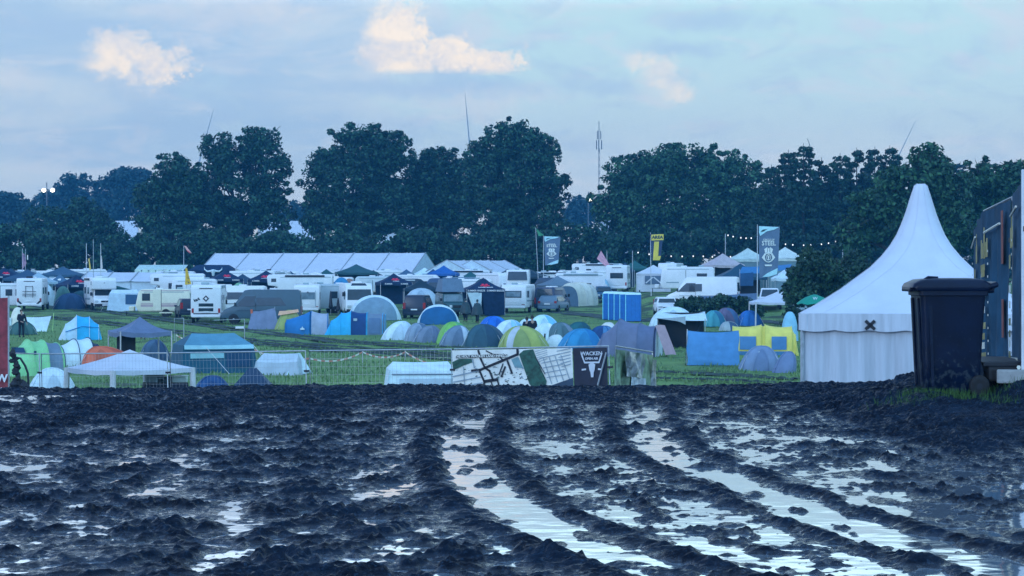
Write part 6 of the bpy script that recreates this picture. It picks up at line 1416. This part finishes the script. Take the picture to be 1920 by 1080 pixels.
# portable toilets
o0 = None
for i in range(5):
    D = 168 + 1.16 * i; px = 1187.5; x = X_(1188, 168) - .39 * i
    lab = ["blue portable toilet nearest the viewer, showing its broad side", "second blue portable toilet of the row, counting from the broad-sided one", "middle blue portable toilet of the row of five", "fourth blue portable toilet of the row, counting from the broad-sided one", "last blue portable toilet of the row, at the grey estate car's side"][i]
    o = thing("portable_toilet", lab, "portable toilet", loc=(x, D, gz(x, D)), rz=R(-6), group="row of blue portable toilets")
    BL = plastic(22, 96, 190); BD = plastic(60, 165, 235)
    MB().box((0, 0, 1.08), (1.15, 1.1, 2.06)).build("cabin", BL, o, bevel=.04)
    MB().box((-.59, 0, 1.08), (.05, .72, 1.85)).build("door", BD, o, bevel=.015)
    for y in (-.5, .5): MB().box((-.585, y, 1.08), (.07, .09, 2.06)).build("corner_post", plastic(110, 200, 245), o, bevel=.02)
    for k in range(4): MB().box((-.45 + .3 * k, -.56, 1.1), (.05, .03, 1.8)).build("side_rib", BL, o, bevel=.01)
    MB().loft([[(-.62, -.6, 2.1), (.6, -.6, 2.1), (.6, .6, 2.1), (-.62, .6, 2.1)], [(-.5, -.45, 2.26), (.5, -.45, 2.26), (.5, .45, 2.26), (-.5, .45, 2.26)]]).build("roof", plastic(165, 205, 240), o, bevel=.03)
    MB().box((-.62, .28, 1.05), (.04, .05, .14)).build("door_handle", BLACKM, o); MB().tube([(.45, .4, 2.1), (.45, .4, 2.45)], .05, 6).build("vent_pipe", BLACKM, o)

# ------------------------------------------------------------------ big tents behind
D = 300; o = thing("marquee", "long white marquee with ribbed roof below the oaks", "marquee", 590, D, rz=R(-16))
marquee(o, 31.0, 12.0, 2.35, 5.15, WHITECLOTH, WHITECLOTH, 6, gable=F_(158, 182, 225)); o.location.x += .6
for px, w_, lab, pk in ((870, 9.0, "white clear-span tent attached to the marquee's gable end", 4.2), (915, 6.5, "smaller white clear-span tent beyond the marquee, next to the first", 4.2)):
    o = thing("marquee", lab, "marquee", px, 286, rz=R(58)); marquee(o, 8, 7.0, 2.6, pk, WHITECLOTH, WHITECLOTH, 2, gable=F_(160, 188, 230))
o = thing("market_stall", "long green awning stall with a scalloped pale edge and lit bulbs, left of the marquee", "stall", 303, 290, rz=R(-3)); L_ = 6.6
sheet("awning", ((-L_ / 2, -1.5, 2.9), (L_ / 2, -1.5, 2.9), (L_ / 2, 1.4, 3.6), (-L_ / 2, 1.4, 3.6)), .03, F_(150, 180, 205), o)
for k in range(7):
    x = -L_ / 2 + L_ * (k + .5) / 7
    MB().lathe([(.02, 0), (.45, .02), (.45, .1), (.02, .12)], 14, (x, -1.55, 2.62), 'y').build("scallop", F_(165, 195, 215), o)
sheet("counter_front", ((-L_ / 2, -1.3, 2.5), (L_ / 2, -1.3, 2.5), (L_ / 2, -1.3, 0), (-L_ / 2, -1.3, 0)), 0, F_(20, 88, 100), o, 8, .05)
for x in (-L_ / 2, 0, L_ / 2): MB().tube([(x, -1.4, 0), (x, -1.4, 2.9)], .04, 5).build("post", STEEL, o)
o = thing("black_booth", "black booth with a horned white bull skull on its roof, between stall and marquee", "booth", 400, 266, rz=R(-4))
MB().box((0, 0, 1.55), (5.4, 3, 3.0)).build("walls", DARKCLOTH, o, bevel=.03)
b = MB(); b.loft([[(-2.8, -1.6, 3.05), (2.8, -1.6, 3.05), (2.8, 1.6, 3.05), (-2.8, 1.6, 3.05)], [(-1.9, -.3, 3.75), (1.9, -.3, 3.75), (1.9, .3, 3.75), (-1.9, .3, 3.75)]]).build("roof", DARKCLOTH, o)
MB().box((-1.9, -1.53, 1.9), (.8, .05, 1.0)).build("window", F_(110, 140, 180), o)
sk = MB(); sk.lathe([(.02, -.5), (.16, -.42), (.2, -.1), (.34, .12), (.30, .3), (.02, .36)], 10, (.35, -1.75, 2.85)); sk.build("skull", WHT, o, smooth=True)
for sd in (-1, 1): MB().tube([(.35 + sd * .2, -1.75, 3.0), (.35 + sd * .75, -1.75, 2.95), (.35 + sd * 1.05, -1.75, 3.2), (.35 + sd * 1.1, -1.75, 3.5)], [.13, .11, .07, .02], 7).build("horn", WHT, o, smooth=True)
# distant white tents glimpsed between trunks
for px, py, w, D_, lab in ((232, 428, 40, 480, "distant white tent roofs glimpsed under the trees by the hazy floodlight"), (535, 428, 75, 500, "distant white marquee glimpsed through the sky gap under the oaks"), (745, 412, 46, 500, "distant pale tent glimpsed under the smaller rounded oak"), (1166, 425, 60, 500, "distant pale tent glimpsed beneath the lime tree's fringe")):
    o = thing("distant_tent", lab, "tent", px, D_); s = S_(D_); ww = w / s; e0 = Z_(py + 22, D_) - o.location.z; e1 = Z_(py - 14, D_) - o.location.z
    marquee(o, ww * 1.3, 10, e0, e1, WHITECLOTH, WHITECLOTH, 2); o.rotation_euler.z = R(12)

# ------------------------------------------------------------------ the packed rows behind: each roof and van a thing of its own
r = random.Random(77); RED = pmat("red_print", alb(190, 30, 75), .6, .2, 6)
def back(kind, px, D, lab, m=None, rz=0, w=3.0, pk=3.1, z=None):
    if kind == 'gaz':
        o, _, _ = at("gazebo", lab, "gazebo", px, 0, rz, "canopies in the packed rear rows", D); gazebo(o, w, w, pk - .95, pk, m or DARKCLOTH, STEEL, .28, [('back', m or DARKCLOTH)], .18, logo=RED if m is None or m is DARKCLOTH else None, words="SUMMER")
    elif kind == 'moto':
        o, _, _ = at("motorhome", lab, "motorhome", px, 0, rz, "motorhomes in the packed rear rows", D); motorhome(o, m or W_, r.choice((6.0, 6.6, 7.0)), 2.3, pk if pk > 2.6 and pk != 3.1 else r.uniform(2.85, 3.15), r.random() < .5)
    elif kind == 'cara':
        o, _, _ = at("caravan", lab, "caravan", px, 0, rz, "caravans in the packed rear rows", D); caravan(o, m or W_, r.choice((4.8, 5.4, 6.0)), 2.25, r.uniform(2.5, 2.7), None, sidewin=((-2.0, -1.1), (1.2, 1.9)), slope=r.uniform(.2, .7))
    elif kind == 'van':
        o, _, _ = at("camper_van", lab, "van", px, 0, rz, "vans in the packed rear rows", D); van(o, m or W_, 5.8, 2.05, 2.5, side_win=[(-1.9, .3, 1.35, 1.95, 0)])
    elif kind == 'dome':
        o, _, _ = at("dome_tent", lab, "tent", px, 0, rz, "tents in the packed rear rows", D); dome(o, w, w * .9, pk, [(100, 280, m or WHT), (280, 460, m or WHT)], sag=.06)
    return o
BK = [
    ('gaz', 8, 245, "dark gazebo roof at the picture's end, in the rear rows", None, 10, 3.4, 3.6), ('gaz', 52, 232, "dark slate gazebo roof behind the bike-rack motorhome", F_(36, 66, 104), -12, 4.4, 3.5), ('gaz', 72, 222, "pale grey pointed roof just above the bike-rack motorhome", F_(120, 150, 190), 8, 3.4, 3.3),
    ('gaz', 112, 226, "small slate pointed roof beside the pale grey pointed roof", F_(56, 88, 130), 0, 2.6, 3.1), ('gaz', 142, 212, "black pointed gazebo with a red emblem leaning over the dark awning", None, 24, 3.0, 3.15), ('gaz', 118, 262, "wide dark canopy with a red print behind the slate pointed roof", F_(40, 72, 110), -6, 5.0, 3.6),
    ('moto', 48, 275, "white motorhome roof behind the left flagpoles", None, 10), ('moto', 108, 290, "white motorhome roof with a roof box above the wide dark canopy", None, 175), ('cara', 15, 292, "white roof of a caravan at the picture's end, rear row", None, 0),
    ('cara', 103, 228, "pale caravan end hidden by the dark awning heap", None, 80), ('dome', 132, 204, "dark blue awning heap in front of the leaning black gazebo", F_(30, 62, 110), 0, 3.2, 1.5), ('dome', 152, 206, "dark green half-collapsed awning beside the alcove motorhome", F_(24, 66, 88), 0, 2.6, 1.7), ('dome', 118, 207, "grey-green awning end behind the dark awning heap", F_(60, 100, 110), 0, 1.8, 2.1),
    ('moto', 330, 228, "white motorhome with a side window behind the cream caravan", None, 176), ('moto', 318, 262, "white motorhome roof below the green stall", None, 170), ('cara', 365, 226, "white rounded caravan behind the yellow flag", None, 178), ('gaz', 423, 232, "black pointed gazebo with a red emblem below the bull skull booth", None, 8, 3.4, 3.45), ('gaz', 499, 226, "black pointed gazebo with a red emblem above the dark grey van", None, -6, 3.5, 3.45),
    ('van', 436, 186, "white van cab peeping out between motorhome and dark grey van", None, 170), ('moto', 462, 258, "white motorhome roof between the two black gazebos", None, 172), ('moto', 520, 268, "white motorhome roof behind the second black gazebo", None, 6), ('cara', 540, 240, "white caravan roof right of the second black gazebo", None, 174), ('moto', 560, 222, "white motorhome side behind the framed-window camper", None, 176),
    ('cara', 592, 262, "white caravan roof below the middle of the marquee", None, 2), ('van', 615, 246, "white van roof above the grey caravan", None, 172), ('gaz', 668, 258, "black frame canopy with a pale panel, above the broad windscreen motorhome", F_(30, 70, 90), 4, 4.8, 3.9), ('moto', 640, 276, "white motorhome roof behind the black frame canopy", None, 178), ('dome', 640, 214, "blue hooded awning on top of the grey caravan's row", F_(40, 110, 175), 0, 2.4, 2.85),
    ('cara', 705, 238, "pale grey caravan roof beside the broad windscreen motorhome", paint(150, 175, 210), 170), ('gaz', 738, 222, "black pointed gazebo with a red emblem behind the black people carrier", None, 10, 3.3, 3.2), ('moto', 735, 282, "white motorhome roof below the marquee's gable", None, 4), ('cara', 775, 252, "white caravan roof behind the black people carrier's gazebo", None, 176), ('gaz', 789, 214, "black flat canopy beside the off-roader's roof tent", F_(16, 40, 62), 2, 3.4, 2.7),
    ('dome', 790, 208, "pale grey awning behind the black people carrier", F_(140, 165, 205), 0, 3.6, 1.9), ('gaz', 832, 258, "royal blue pointed gazebo in the middle of the rear rows", F_(24, 80, 165), -8, 3.4, 3.75), ('van', 826, 236, "navy van roof behind the off-roader's roof tent", paint(30, 62, 110), 176), ('gaz', 796, 285, "small white pyramid stall under the marquee's gable", WHT, 12, 3.0, 3.3),
    ('cara', 872, 228, "white caravan with a crimson panel behind the off-roader", None, 172), ('moto', 868, 268, "white motorhome with blue windows behind the black gazebo", None, 178), ('moto', 905, 276, "white motorhome roof left of the high white camper", None, 2), ('moto', 937, 236, "white motorhome front beside the high white camper", None, -60), ('gaz', 990, 250, "black sloping canopy behind the high white camper", F_(16, 44, 66), -14, 4.2, 3.5),
    ('cara', 1012, 262, "white caravan roof below the grey festival banner", None, 176), ('moto', 1045, 256, "white motorhome roof beside the festival banner's foot", None, 10), ('gaz', 1045, 226, "grey slanted canopy above the dark blue van", F_(84, 106, 140), 20, 3.4, 2.9), ('moto', 1092, 262, "white motorhome behind the beige tunnel awning", None, 174), ('moto', 1100, 228, "white motorhome with an open side behind the beige tunnel awning", None, 4), ('cara', 1075, 285, "white caravan roof in the last row under the lime tree", None, 176), ('van', 1020, 290, "white van roof in the last row beneath the festival banner", None, 176),
    ('cara', 215, 262, "white caravan roof behind the alcove motorhome", None, 178), ('cara', 262, 258, "white caravan roof right of the alcove motorhome", None, 4), ('moto', 172, 276, "white motorhome roof between the three flagpoles", None, 6), ('van', 580, 292, "white van roof in the last row before the marquee", None, 174), ('moto', 490, 288, "white motorhome roof in the last row before the marquee's left half", None, 172), ('cara', 690, 286, "white caravan roof in the last row before the marquee's right half", None, 4), ('cara', 955, 290, "white caravan roof in the last row beyond the twin white tents", None, 176),
    ('gaz', 1172, 250, "dark narrow canopy beside the party tent", F_(24, 52, 84), 0, 2.2, 3.0), ('moto', 1118, 285, "white motorhome roof in the last row left of the pink flag", None, 176), ('cara', 1258, 262, "white caravan end behind the party tent", None, 80),
    ('van', 30, 250, "grey van roof between the dark gazebo roofs at the picture's end", SILVERP, 176), ('gaz', 160, 300, "dark blue canopy in the last row behind the three flagpoles", F_(30, 66, 120), 0, 3.6, 3.2), ('dome', 85, 215, "pale rounded awning by the bike-rack motorhome's flank", F_(150, 180, 220), 0, 2.0, 2.2),
    ('gaz', 20, 270, "black sloping canopy in the last rows at the picture's end", F_(24, 50, 84), 0, 4.0, 3.3), ('van', 90, 268, "dark van roof peeping over the wide dark canopy", paint(40, 60, 90), 176), ('gaz', 205, 284, "slate blue canopy behind the three flagpoles", F_(44, 76, 116), 4, 3.2, 3.1), ('van', 345, 244, "dark van roof above the cream caravan's end", paint(34, 54, 84), 4),
    ('gaz', 455, 244, "dark low canopy with a pale front, between the black gazebos", F_(30, 56, 90), -4, 3.6, 2.9), ('van', 480, 274, "charcoal van roof behind the second black gazebo", paint(46, 66, 92), 176), ('gaz', 545, 254, "dark slate canopy above the framed-window camper", F_(36, 64, 100), 6, 3.0, 3.1), ('van', 565, 284, "dark grey van roof in the row before the marquee", paint(60, 82, 112), 4), ('gaz', 612, 272, "bottle green canopy below the marquee's middle bay", F_(24, 70, 84), -8, 3.2, 3.2),
    ('gaz', 700, 268, "black canopy edge between the marquee and the frame canopy", F_(18, 42, 66), 0, 4.2, 3.1), ('van', 722, 252, "dark blue van roof behind the emblem gazebo", paint(30, 56, 96), 176), ('gaz', 762, 268, "slate canopy beneath the marquee's gable end", F_(50, 80, 122), 5, 3.4, 3.2), ('van', 768, 232, "black van roof behind the black people carrier", paint(20, 34, 58), 4), ('gaz', 812, 272, "navy canopy to the side of the royal blue gazebo", F_(28, 58, 110), -5, 3.0, 3.2), ('van', 850, 246, "grey van roof behind the roof tent", paint(80, 106, 142), 176),
    ('gaz', 882, 250, "dark teal canopy behind the crimson-panelled caravan", F_(26, 74, 92), 8, 3.4, 3.1), ('van', 925, 258, "dark van roof in the gap before the high white camper", paint(36, 58, 90), 4), ('gaz', 952, 272, "black canopy in the last rows under the tallest oak", F_(18, 44, 68), 0, 4.4, 3.2), ('van', 1030, 242, "dark blue van roof under the grey slanted canopy", paint(30, 52, 88), 176), ('gaz', 1062, 268, "charcoal canopy behind the slanted canopy", F_(36, 60, 90), -6, 3.2, 3.1), ('van', 1110, 246, "black van roof behind the dark blue car", paint(24, 40, 66), 4),
    ('gaz', 1190, 268, "deep green canopy behind the dark narrow canopy", F_(26, 76, 88), 5, 3.2, 3.0), ('dome', 655, 232, "orange-brown awning hood beside the broad windscreen motorhome", F_(120, 95, 95), 0, 1.8, 2.5), ('dome', 448, 216, "pale green awning hood behind the dark grey van", F_(95, 140, 135), 0, 2.0, 2.3), ('dome', 905, 224, "dark green awning hood behind the black gazebo", F_(30, 76, 90), 0, 2.6, 2.6), ('dome', 1130, 236, "pale blue awning hood beside the dark blue car", F_(120, 165, 215), 0, 1.8, 2.2),
]
for t in BK: back(*t)
o = thing("marquee", "long low white tent roof behind the alcove motorhome and cream caravan", "marquee", 236, 236, rz=R(-6)); marquee(o, 8.5, 6, 2.2, 3.15, WHITECLOTH, F_(165, 190, 235), 3)

# ------------------------------------------------------------------ flags
def flag(label, px, D, ytop, pole_y=None, cloth=None, pole=WHITEPOLE, lean=0.0, name="flag_pole"):
    """pole with a cloth: cloth = [corner pixels a,b,c,d (top hoist, top fly, bottom fly, bottom hoist)], material, droop"""
    o = thing(name, label, "flag", px, D); s = S_(D); H = Z_(ytop, D) - o.location.z
    MB().tube([(0, 0, 0), (lean * H * .5, 0, H * .5), (lean * H, 0, H)], [.045, .038, .03], 6).build("pole", pole, o)
    for pts, m, fold in (cloth or []):
        q = [((x - px) / s, -.06, Z_(y, D) - o.location.z) for x, y in pts]; sheet("cloth", q, .0, m, o, 10, fold)
    return o, s
GREYB = F_(76, 100, 142); LB = F_(150, 200, 240); PRN = pmat("pale_print", alb(190, 208, 238), .6, .05, 4); PX = lambda o, px, py, D, x, y: ((x - px) / S_(D), Z_(y, D) - o.location.z)
def steel_banner(label, px, D, x0, x1, y0, y1, yp, skew):
    o, s = flag(label, px, D, yp, cloth=[([(x0, y0), (x1 + 1, y0 + 1), (x1 - skew, y1 - 6), (x0 + 2, y1)], GREYB, .03)], name="festival_banner")
    w, h = (x1 - x0), (y1 - y0); f = lambda u, v: ((x0 + w * u - skew * v * (u) - px) / s, -.115, Z_(y0 + h * v, D) - o.location.z)
    def poly(pts, m, nm): MB().add([f(*p) for p in pts], [tuple(range(len(pts)))]).build(nm, m, o)
    poly([(.02, .0), (.98, .02), (.75, .07), (.4, .10), (.08, .19), (.02, .12)], LB, "blue_corner"); poly([(.08, .12), (.2, .07), (.45, .05), (.25, .10)], F_(36, 92, 140), "corner_streak"); poly([(.2, .97), (.45, .9), (.98, .80), (.96, .92), (.5, .97)], LB, "blue_corner")
    c = f(.5, .33); text_part("STEEL", h * .125 / s, PRN, o, (c[0], -.125, c[2]), name="lettering", bold=.012, xs=.95 * w / h * 2.2)
    c = f(.5, .26); text_part("CIRCLE OF", h * .045 / s, PRN, o, (c[0], -.125, c[2]), name="lettering", bold=.004)
    for (a, b, ra, rb) in ((.5, .60, .20, .09), (.5, .60, .11, .05)):
        P = [f(a + ra * math.cos(t), b + rb * math.sin(t)) for t in [2 * PI * k / 16 for k in range(17)]]; MB().tube([(x, -.13, z) for x, y, z in P], .045 if ra > .15 else .03, 4).build("emblem_ring", PRN, o)
    for p in ([(.16, .60), (.34, .50), (.36, .56), (.26, .60), (.36, .64), (.34, .68)], [(.84, .60), (.66, .50), (.64, .56), (.74, .60), (.64, .64), (.66, .68)], [(.28, .44), (.44, .40), (.42, .50), (.34, .52)], [(.72, .44), (.56, .40), (.58, .50), (.66, .52)], [(.46, .42), (.54, .42), (.56, .54), (.44, .54)], [(.45, .57), (.55, .57), (.52, .64), (.48, .64)], [(.3, .735), (.7, .735), (.66, .765), (.34, .765)]): poly(p, PRN, "emblem_shape")
    return o
steel_banner("tall grey festival banner lettered steel with a white emblem, above the white pickup", 1420, 178, 1422, 1461, 424, 522, 421, 3)
steel_banner("smaller grey festival banner with a white emblem beside the green flag, above the camper roofs", 1019, 244, 1020, 1050, 443, 498, 442, 3)
flag("thin pole with a drooping green flag beside the smaller grey banner", 1011, 246, 427, cloth=[([(1005, 428), (1010, 433), (1020, 441), (1010, 443)], F_(60, 130, 110), .03)], lean=-.05)
o, s = flag("pole with black and yellow flag lettered AREA and a giant L above the party tent", 1221, 205, 436, lean=-.012, name="area_flag", cloth=[([(1219, 439), (1244, 439), (1238, 488), (1223, 488)], F_(40, 58, 100), .02)])
f = lambda x, y: ((x - 1221) / s, -.12, Z_(y, 205) - o.location.z); YL = F_(215, 205, 105)
def yp(pts, nm, m=YL): MB().add([f(*p) for p in pts], [tuple(range(len(pts)))]).build(nm, m, o)
yp([(1221, 440), (1244, 439), (1244, 450), (1221, 451)], "yellow_field"); yp([(1226.5, 453), (1235.5, 453), (1234, 480), (1239, 480), (1237, 488), (1224, 488)], "letter_shape")
c = f(1232.5, 445); text_part("AREA", .40, F_(44, 66, 84), o, (c[0], -.135, c[2]), name="lettering", bold=.018, xs=1.05)
flag("pink diamond flag with a dark motif flying on a short pole above the rear-window motorhome", 1138, 246, 470, cloth=[([(1127, 470), (1119, 485), (1137, 501), (1143, 497)], F_(215, 170, 215), .03), ([(1129, 479), (1126, 482), (1132, 487), (1135, 485)], F_(130, 80, 140), .0)], lean=.0)
flag("pole with a small red and white flag above the left end of the marquee", 344, 262, 461, cloth=[([(345, 461), (349, 461), (360, 475), (351, 470)], F_(200, 170, 190), .03), ([(349, 468), (353, 469), (358, 476), (352, 472)], F_(170, 80, 100), .0)], lean=.008)
flag("yellow feather flag with dark stripes behind the two-slot motorhome", 350, 205, 502, cloth=[([(348, 502), (351, 503), (359, 533), (347, 534)], F_(205, 180, 70), .03), ([(349, 518), (356, 522), (356, 524), (349, 520)], F_(60, 60, 80), .0), ([(349, 526), (357, 530), (357, 532), (349, 528)], F_(60, 60, 80), .0)])
flag("tall bare flagpole with a furled yellow pennant beside the alcove motorhome", 162, 206, 456, cloth=[([(166, 485), (168, 484), (171, 505), (168, 508)], F_(190, 180, 110), .02)])
flag("middle bare flagpole of the three by the alcove motorhome", 175, 214, 449, pole=STEEL); flag("flagpole with a furled white flag, last of the three by the alcove motorhome", 189, 210, 456, cloth=[([(189, 480), (191, 480), (193, 503), (189, 506)], F_(175, 180, 205), .02)])
flag("pole with a red white and blue flag wrapped around it, among the dark gazebos", 42, 236, 466, cloth=[([(42, 474), (46, 476), (50, 494), (42, 506)], F_(140, 120, 160), .03), ([(43, 478), (46, 479), (46, 490), (43, 491)], F_(60, 70, 130), .0)]); flag("thin pole with a small pale pennant next to the wrapped tricolour flag", 48, 240, 466, cloth=[([(51, 478), (53, 478), (53, 487), (51, 487)], F_(190, 200, 225), .0)], pole=STEEL)

# ------------------------------------------------------------------ small site things
o = thing("barrier_tape", "red and white barrier tape sagging between stakes across the meadow", "barrier tape", 640, 96)
TW, TR = F_(180, 190, 210), F_(165, 110, 115)
pts = [(330, 628), (392, 634), (470, 652), (580, 672), (680, 660), (760, 660), (860, 684)]
Dd = [118, 112, 104, 96, 100, 102, 88]; P = [Vector((X_(a, d) - o.location.x, d - o.location.y, Z_(b, d) - o.location.z)) for (a, b), d in zip(pts, Dd)]
tb = MB(); ta = MB(); i = 0
for a, b in zip(P[:-1], P[1:]):
    n = 14
    for k in range(n):
        t0, t1 = k / n, (k + 1) / n; q0, q1 = a.lerp(b, t0), a.lerp(b, t1); q0 = q0 - Vector((0, 0, .25 * 4 * t0 * (1 - t0))); q1 = q1 - Vector((0, 0, .25 * 4 * t1 * (1 - t1))); i += 1
        (tb if i % 2 else ta).add([q0 + Vector((0, 0, .035)), q1 + Vector((0, 0, .035)), q1 - Vector((0, 0, .035)), q0 - Vector((0, 0, .035))], [(0, 1, 2, 3)])
tb.build("white_band", TW, o); ta.build("red_band", TR, o)
for k, p in enumerate(P):
    x, y = p.x + o.location.x, p.y + o.location.y; gzz = gz(x, y)
    st = thing("tape_stake", ["tape stake by the frame tent's far corner", "tape stake above the blue frame tent", "tape stake between frame tent and fence post", "tape stake behind the tall double fence post", "tape stake in the open grass left of the cabin tent", "tape stake above the low white cabin tent", "tape stake near the map banner's edge"][k], "stake", loc=(x, y, gzz), group="stakes holding the barrier tape")
    MB().tube([(0, 0, -.05), (0, 0, p.z + o.location.z - gzz + .08)], .02, 5).build("shaft", STEEL, st)
for px, py, hh, lab in ((452, 640, 1.3, "small white notice board on a steel post in the meadow"), (338, 640, 1.35, "steel gate frame standing in the meadow behind the blue frame tent")):
    o, D, s = at("notice_post" if px == 452 else "gate_frame", lab, "post", px, py)
    MB().tube([(.2, 0, 0), (.2, 0, hh)], .03, 5).build("post", STEEL, o)
    if px == 452: MB().box((-.08, 0, hh * .62), (.5, .04, .14)).build("board", WHITEPAINT, o, bevel=.01); MB().tube([(-1.6, 0, hh * .95), (.2, 0, hh)], .02, 5).build("rail", STEEL, o)
    else: MB().tube([(-.35, 0, 0), (-.35, 0, hh), (.2, 0, hh)], .025, 5).build("hoop", STEEL, o)
# string lights with lit bulbs
BULB = pmat("lit_bulb", (.9, .85, .75, 1), .4, 0, 3, emis=((1.0, .93, .8, 1), .7))
def lights(label, pts, D, n, sag):
    o = thing("string_lights", label, "string lights", pts[0][0], D); P = [Vector((X_(a, D) - o.location.x, 0, Z_(b, D) - o.location.z)) for a, b in pts]; line = []
    for a, b in zip(P[:-1], P[1:]):
        for k in range(12): t = k / 12; line.append(a.lerp(b, t) - Vector((0, 0, sag * 4 * t * (1 - t))))
    line.append(P[-1]); MB().tube(line, .012, 4).build("cable", BLACKM, o)
    for p in (P[0], P[-1]): MB().tube([(p.x, 0, 0), (p.x, 0, p.z)], .05, 6).build("mast", STEEL, o)
    for k in range(n):
        q = line[min(len(line) - 1, int((k + .5) / n * (len(line) - 1)))]
        MB().lathe([(.01, -.1), (.06, -.07), (.08, 0), (.05, .06), (.02, .09)], 8, (q.x, -.05, q.z - .1)).build("bulb", BULB, o, smooth=True)
lights("string of lit bulbs from the party tent toward the pinkish roof", [(1186, 470), (1310, 478), (1412, 474)], 246, 12, .25)
lights("upper string of lit bulbs beside the tall grey banner, over the leafy bush", [(1360, 438), (1418, 444), (1500, 458), (1580, 448)], 250, 15, .2)
MASTG = pmat('mast_grey', (.1, .13, .17, 1), .6, .1, 4)
def floodlight(label, px, D, ylamp, n, bright, rad):
    o = thing("floodlight_tower", label, "floodlight", px, D, ); H = Z_(ylamp, D) - o.location.z
    MB().tube([(0, 0, 0), (0, 0, H + 1.5)], [.16, .1], 6).build("mast", MASTG, o); MB().tube([(-1.6, 0, H), (1.6, 0, H)], .08, 5).build("crossbar", MASTG, o)
    E = pmat("floodlight_lens_%d" % n, (.9, .9, .85, 1), .4, 0, 3, emis=((1.0, .93, .78, 1), bright))
    for k in range(n): MB().lathe([(.02, -.25), (rad, -.2), (rad, .2), (.02, .25)], 12, ((k - (n - 1) / 2) * 1.7 + .4, -.6, H), 'y').build("lamp", E, o, smooth=True)
floodlight("bright floodlight tower in the gap between hazy trees", 88, 420, 357, 2, 5.0, .36); floodlight("small lit floodlight at the edge of the lime tree, below the radio mast", 1103, 420, 374, 1, 6.0, .42)
# masts and turbines far behind
o = thing("radio_mast", "slender grey radio mast with antenna panels above the treeline", "mast", 1123, 560); H = Z_(228, 560) - o.location.z
b = MB()
for k in range(3): a = 2 * PI * k / 3; b.tube([(.32 * math.cos(a), .32 * math.sin(a), 0), (.2 * math.cos(a), .2 * math.sin(a), H * .82)], .045, 4)
for j in range(18):
    z = H * .82 * j / 18; z2 = H * .82 * (j + 1) / 18
    for k in range(3): a, c_ = 2 * PI * k / 3, 2 * PI * (k + 1) / 3; b.tube([(.26 * math.cos(a), .26 * math.sin(a), z), (.26 * math.cos(c_), .26 * math.sin(c_), z2)], .03, 4)
b.build("lattice", pmat("mast_grey", (.1, .13, .17, 1), .6, .1, 4), o)
MG = pmat("mast_grey", (.1, .13, .17, 1), .6, .1, 4)
for k in range(3): a = 2 * PI * k / 3 + .4; MB().box((.75 * math.cos(a), .75 * math.sin(a), H * .845), (.24, .22, 2.4)).build("antenna_panel", MG, o); MB().box((.5 * math.cos(a), .5 * math.sin(a), H * .91), (.2, .2, 2.2)).build("antenna_panel", MG, o)
MB().tube([(0, 0, H * .8), (0, 0, H * 1.0)], .09, 5).build("top_spike", MG, o)
o = thing("bent_mast", "thin bent weather mast sticking out above the sharpest spruce", "mast", 1517, 430); H = Z_(260, 430) - o.location.z
MB().tube([(0, 0, 0), (.2, 0, H * .85), (.1, 0, H * .95), (-.35, 0, H)], [.12, .09, .08, .05], 5).build("pole", MG, o); MB().box((.2, 0, H * .93), (.5, .2, .5)).build("sensor_box", MG, o); MB().box((.2, 0, H * .88), (.7, .15, .25)).build("sensor_arm", MG, o)
TURB = pmat("turbine_white", (.30, .33, .38, 1), .5, .05, 3)
for px0, py0, px1, py1, D_, lab in ((386, 262, 402, 203, 1500, "faint wind turbine blade slanting up above the two-headed oak"), (880, 262, 872, 174, 1100, "wind turbine blade standing nearly upright above the tallest oak"), (1688, 285, 1716, 226, 1500, "slanted wind turbine blade above the conifer row by the pagoda")):
    o = thing("wind_turbine", lab, "wind turbine", px0, D_, group="wind turbines beyond the treeline"); s = S_(D_)
    hx, hz_ = (px0 + (px0 - px1) * 1.0 - px0) / s, Z_(py0 + (py0 - py1) * 1.0, D_) - o.location.z; tx, tz_ = (px1 - px0) / s, Z_(py1, D_) - o.location.z
    MB().tube([(hx, 2, 0), (hx, 2, hz_)], [1.6, .9], 10).build("tower", TURB, o, smooth=True); MB().box((hx, 1.6, hz_), (1.6, 4.5, 1.6)).build("nacelle", TURB, o, bevel=.3); MB().lathe([(.1, -1.2), (.8, -.6), (.9, .2)], 10, (hx, -1.0, hz_), 'y').build("hub", TURB, o, smooth=True)
    a0 = math.atan2(tz_ - hz_, tx - hx); ln = math.hypot(tz_ - hz_, tx - hx)
    for k in range(3):
        a = a0 + 2 * PI * k / 3; l2 = ln if k == 0 else min(ln, hz_ * .9); d = Vector((math.cos(a), 0, math.sin(a))); nrm = Vector((-math.sin(a), 0, math.cos(a))); c0 = Vector((hx, -1.2, hz_)); rings = []
        for t, wd in ((0, .35), (.12, .62), (.4, .46), (.75, .28), (1, .08)): p = c0 + d * l2 * t; rings.append([p + nrm * wd, p + Vector((0, .18, 0)), p - nrm * wd * .6, p - Vector((0, .18, 0))])
        MB().loft(rings).build("blade", TURB, o, smooth=True)
HAZE_COL, HAZE_DEN = (0.07, 0.36, 0.66, 1), 0.0005
# ------------------------------------------------------------------ evening air
hz = MB().box((0, 395, 25), (640, 830, 58)).build("haze", bpy.data.materials.new("haze"))
tag(hz, kind='stuff')
hm = hz.data.materials[0]; hm.use_nodes = True; hm.node_tree.nodes.clear()
_o = hm.node_tree.nodes.new('ShaderNodeOutputMaterial'); _v = hm.node_tree.nodes.new('ShaderNodeVolumePrincipled')
_v.inputs['Color'].default_value = HAZE_COL; _v.inputs['Density'].default_value = HAZE_DEN
hm.node_tree.links.new(_v.outputs[0], _o.inputs['Volume'])
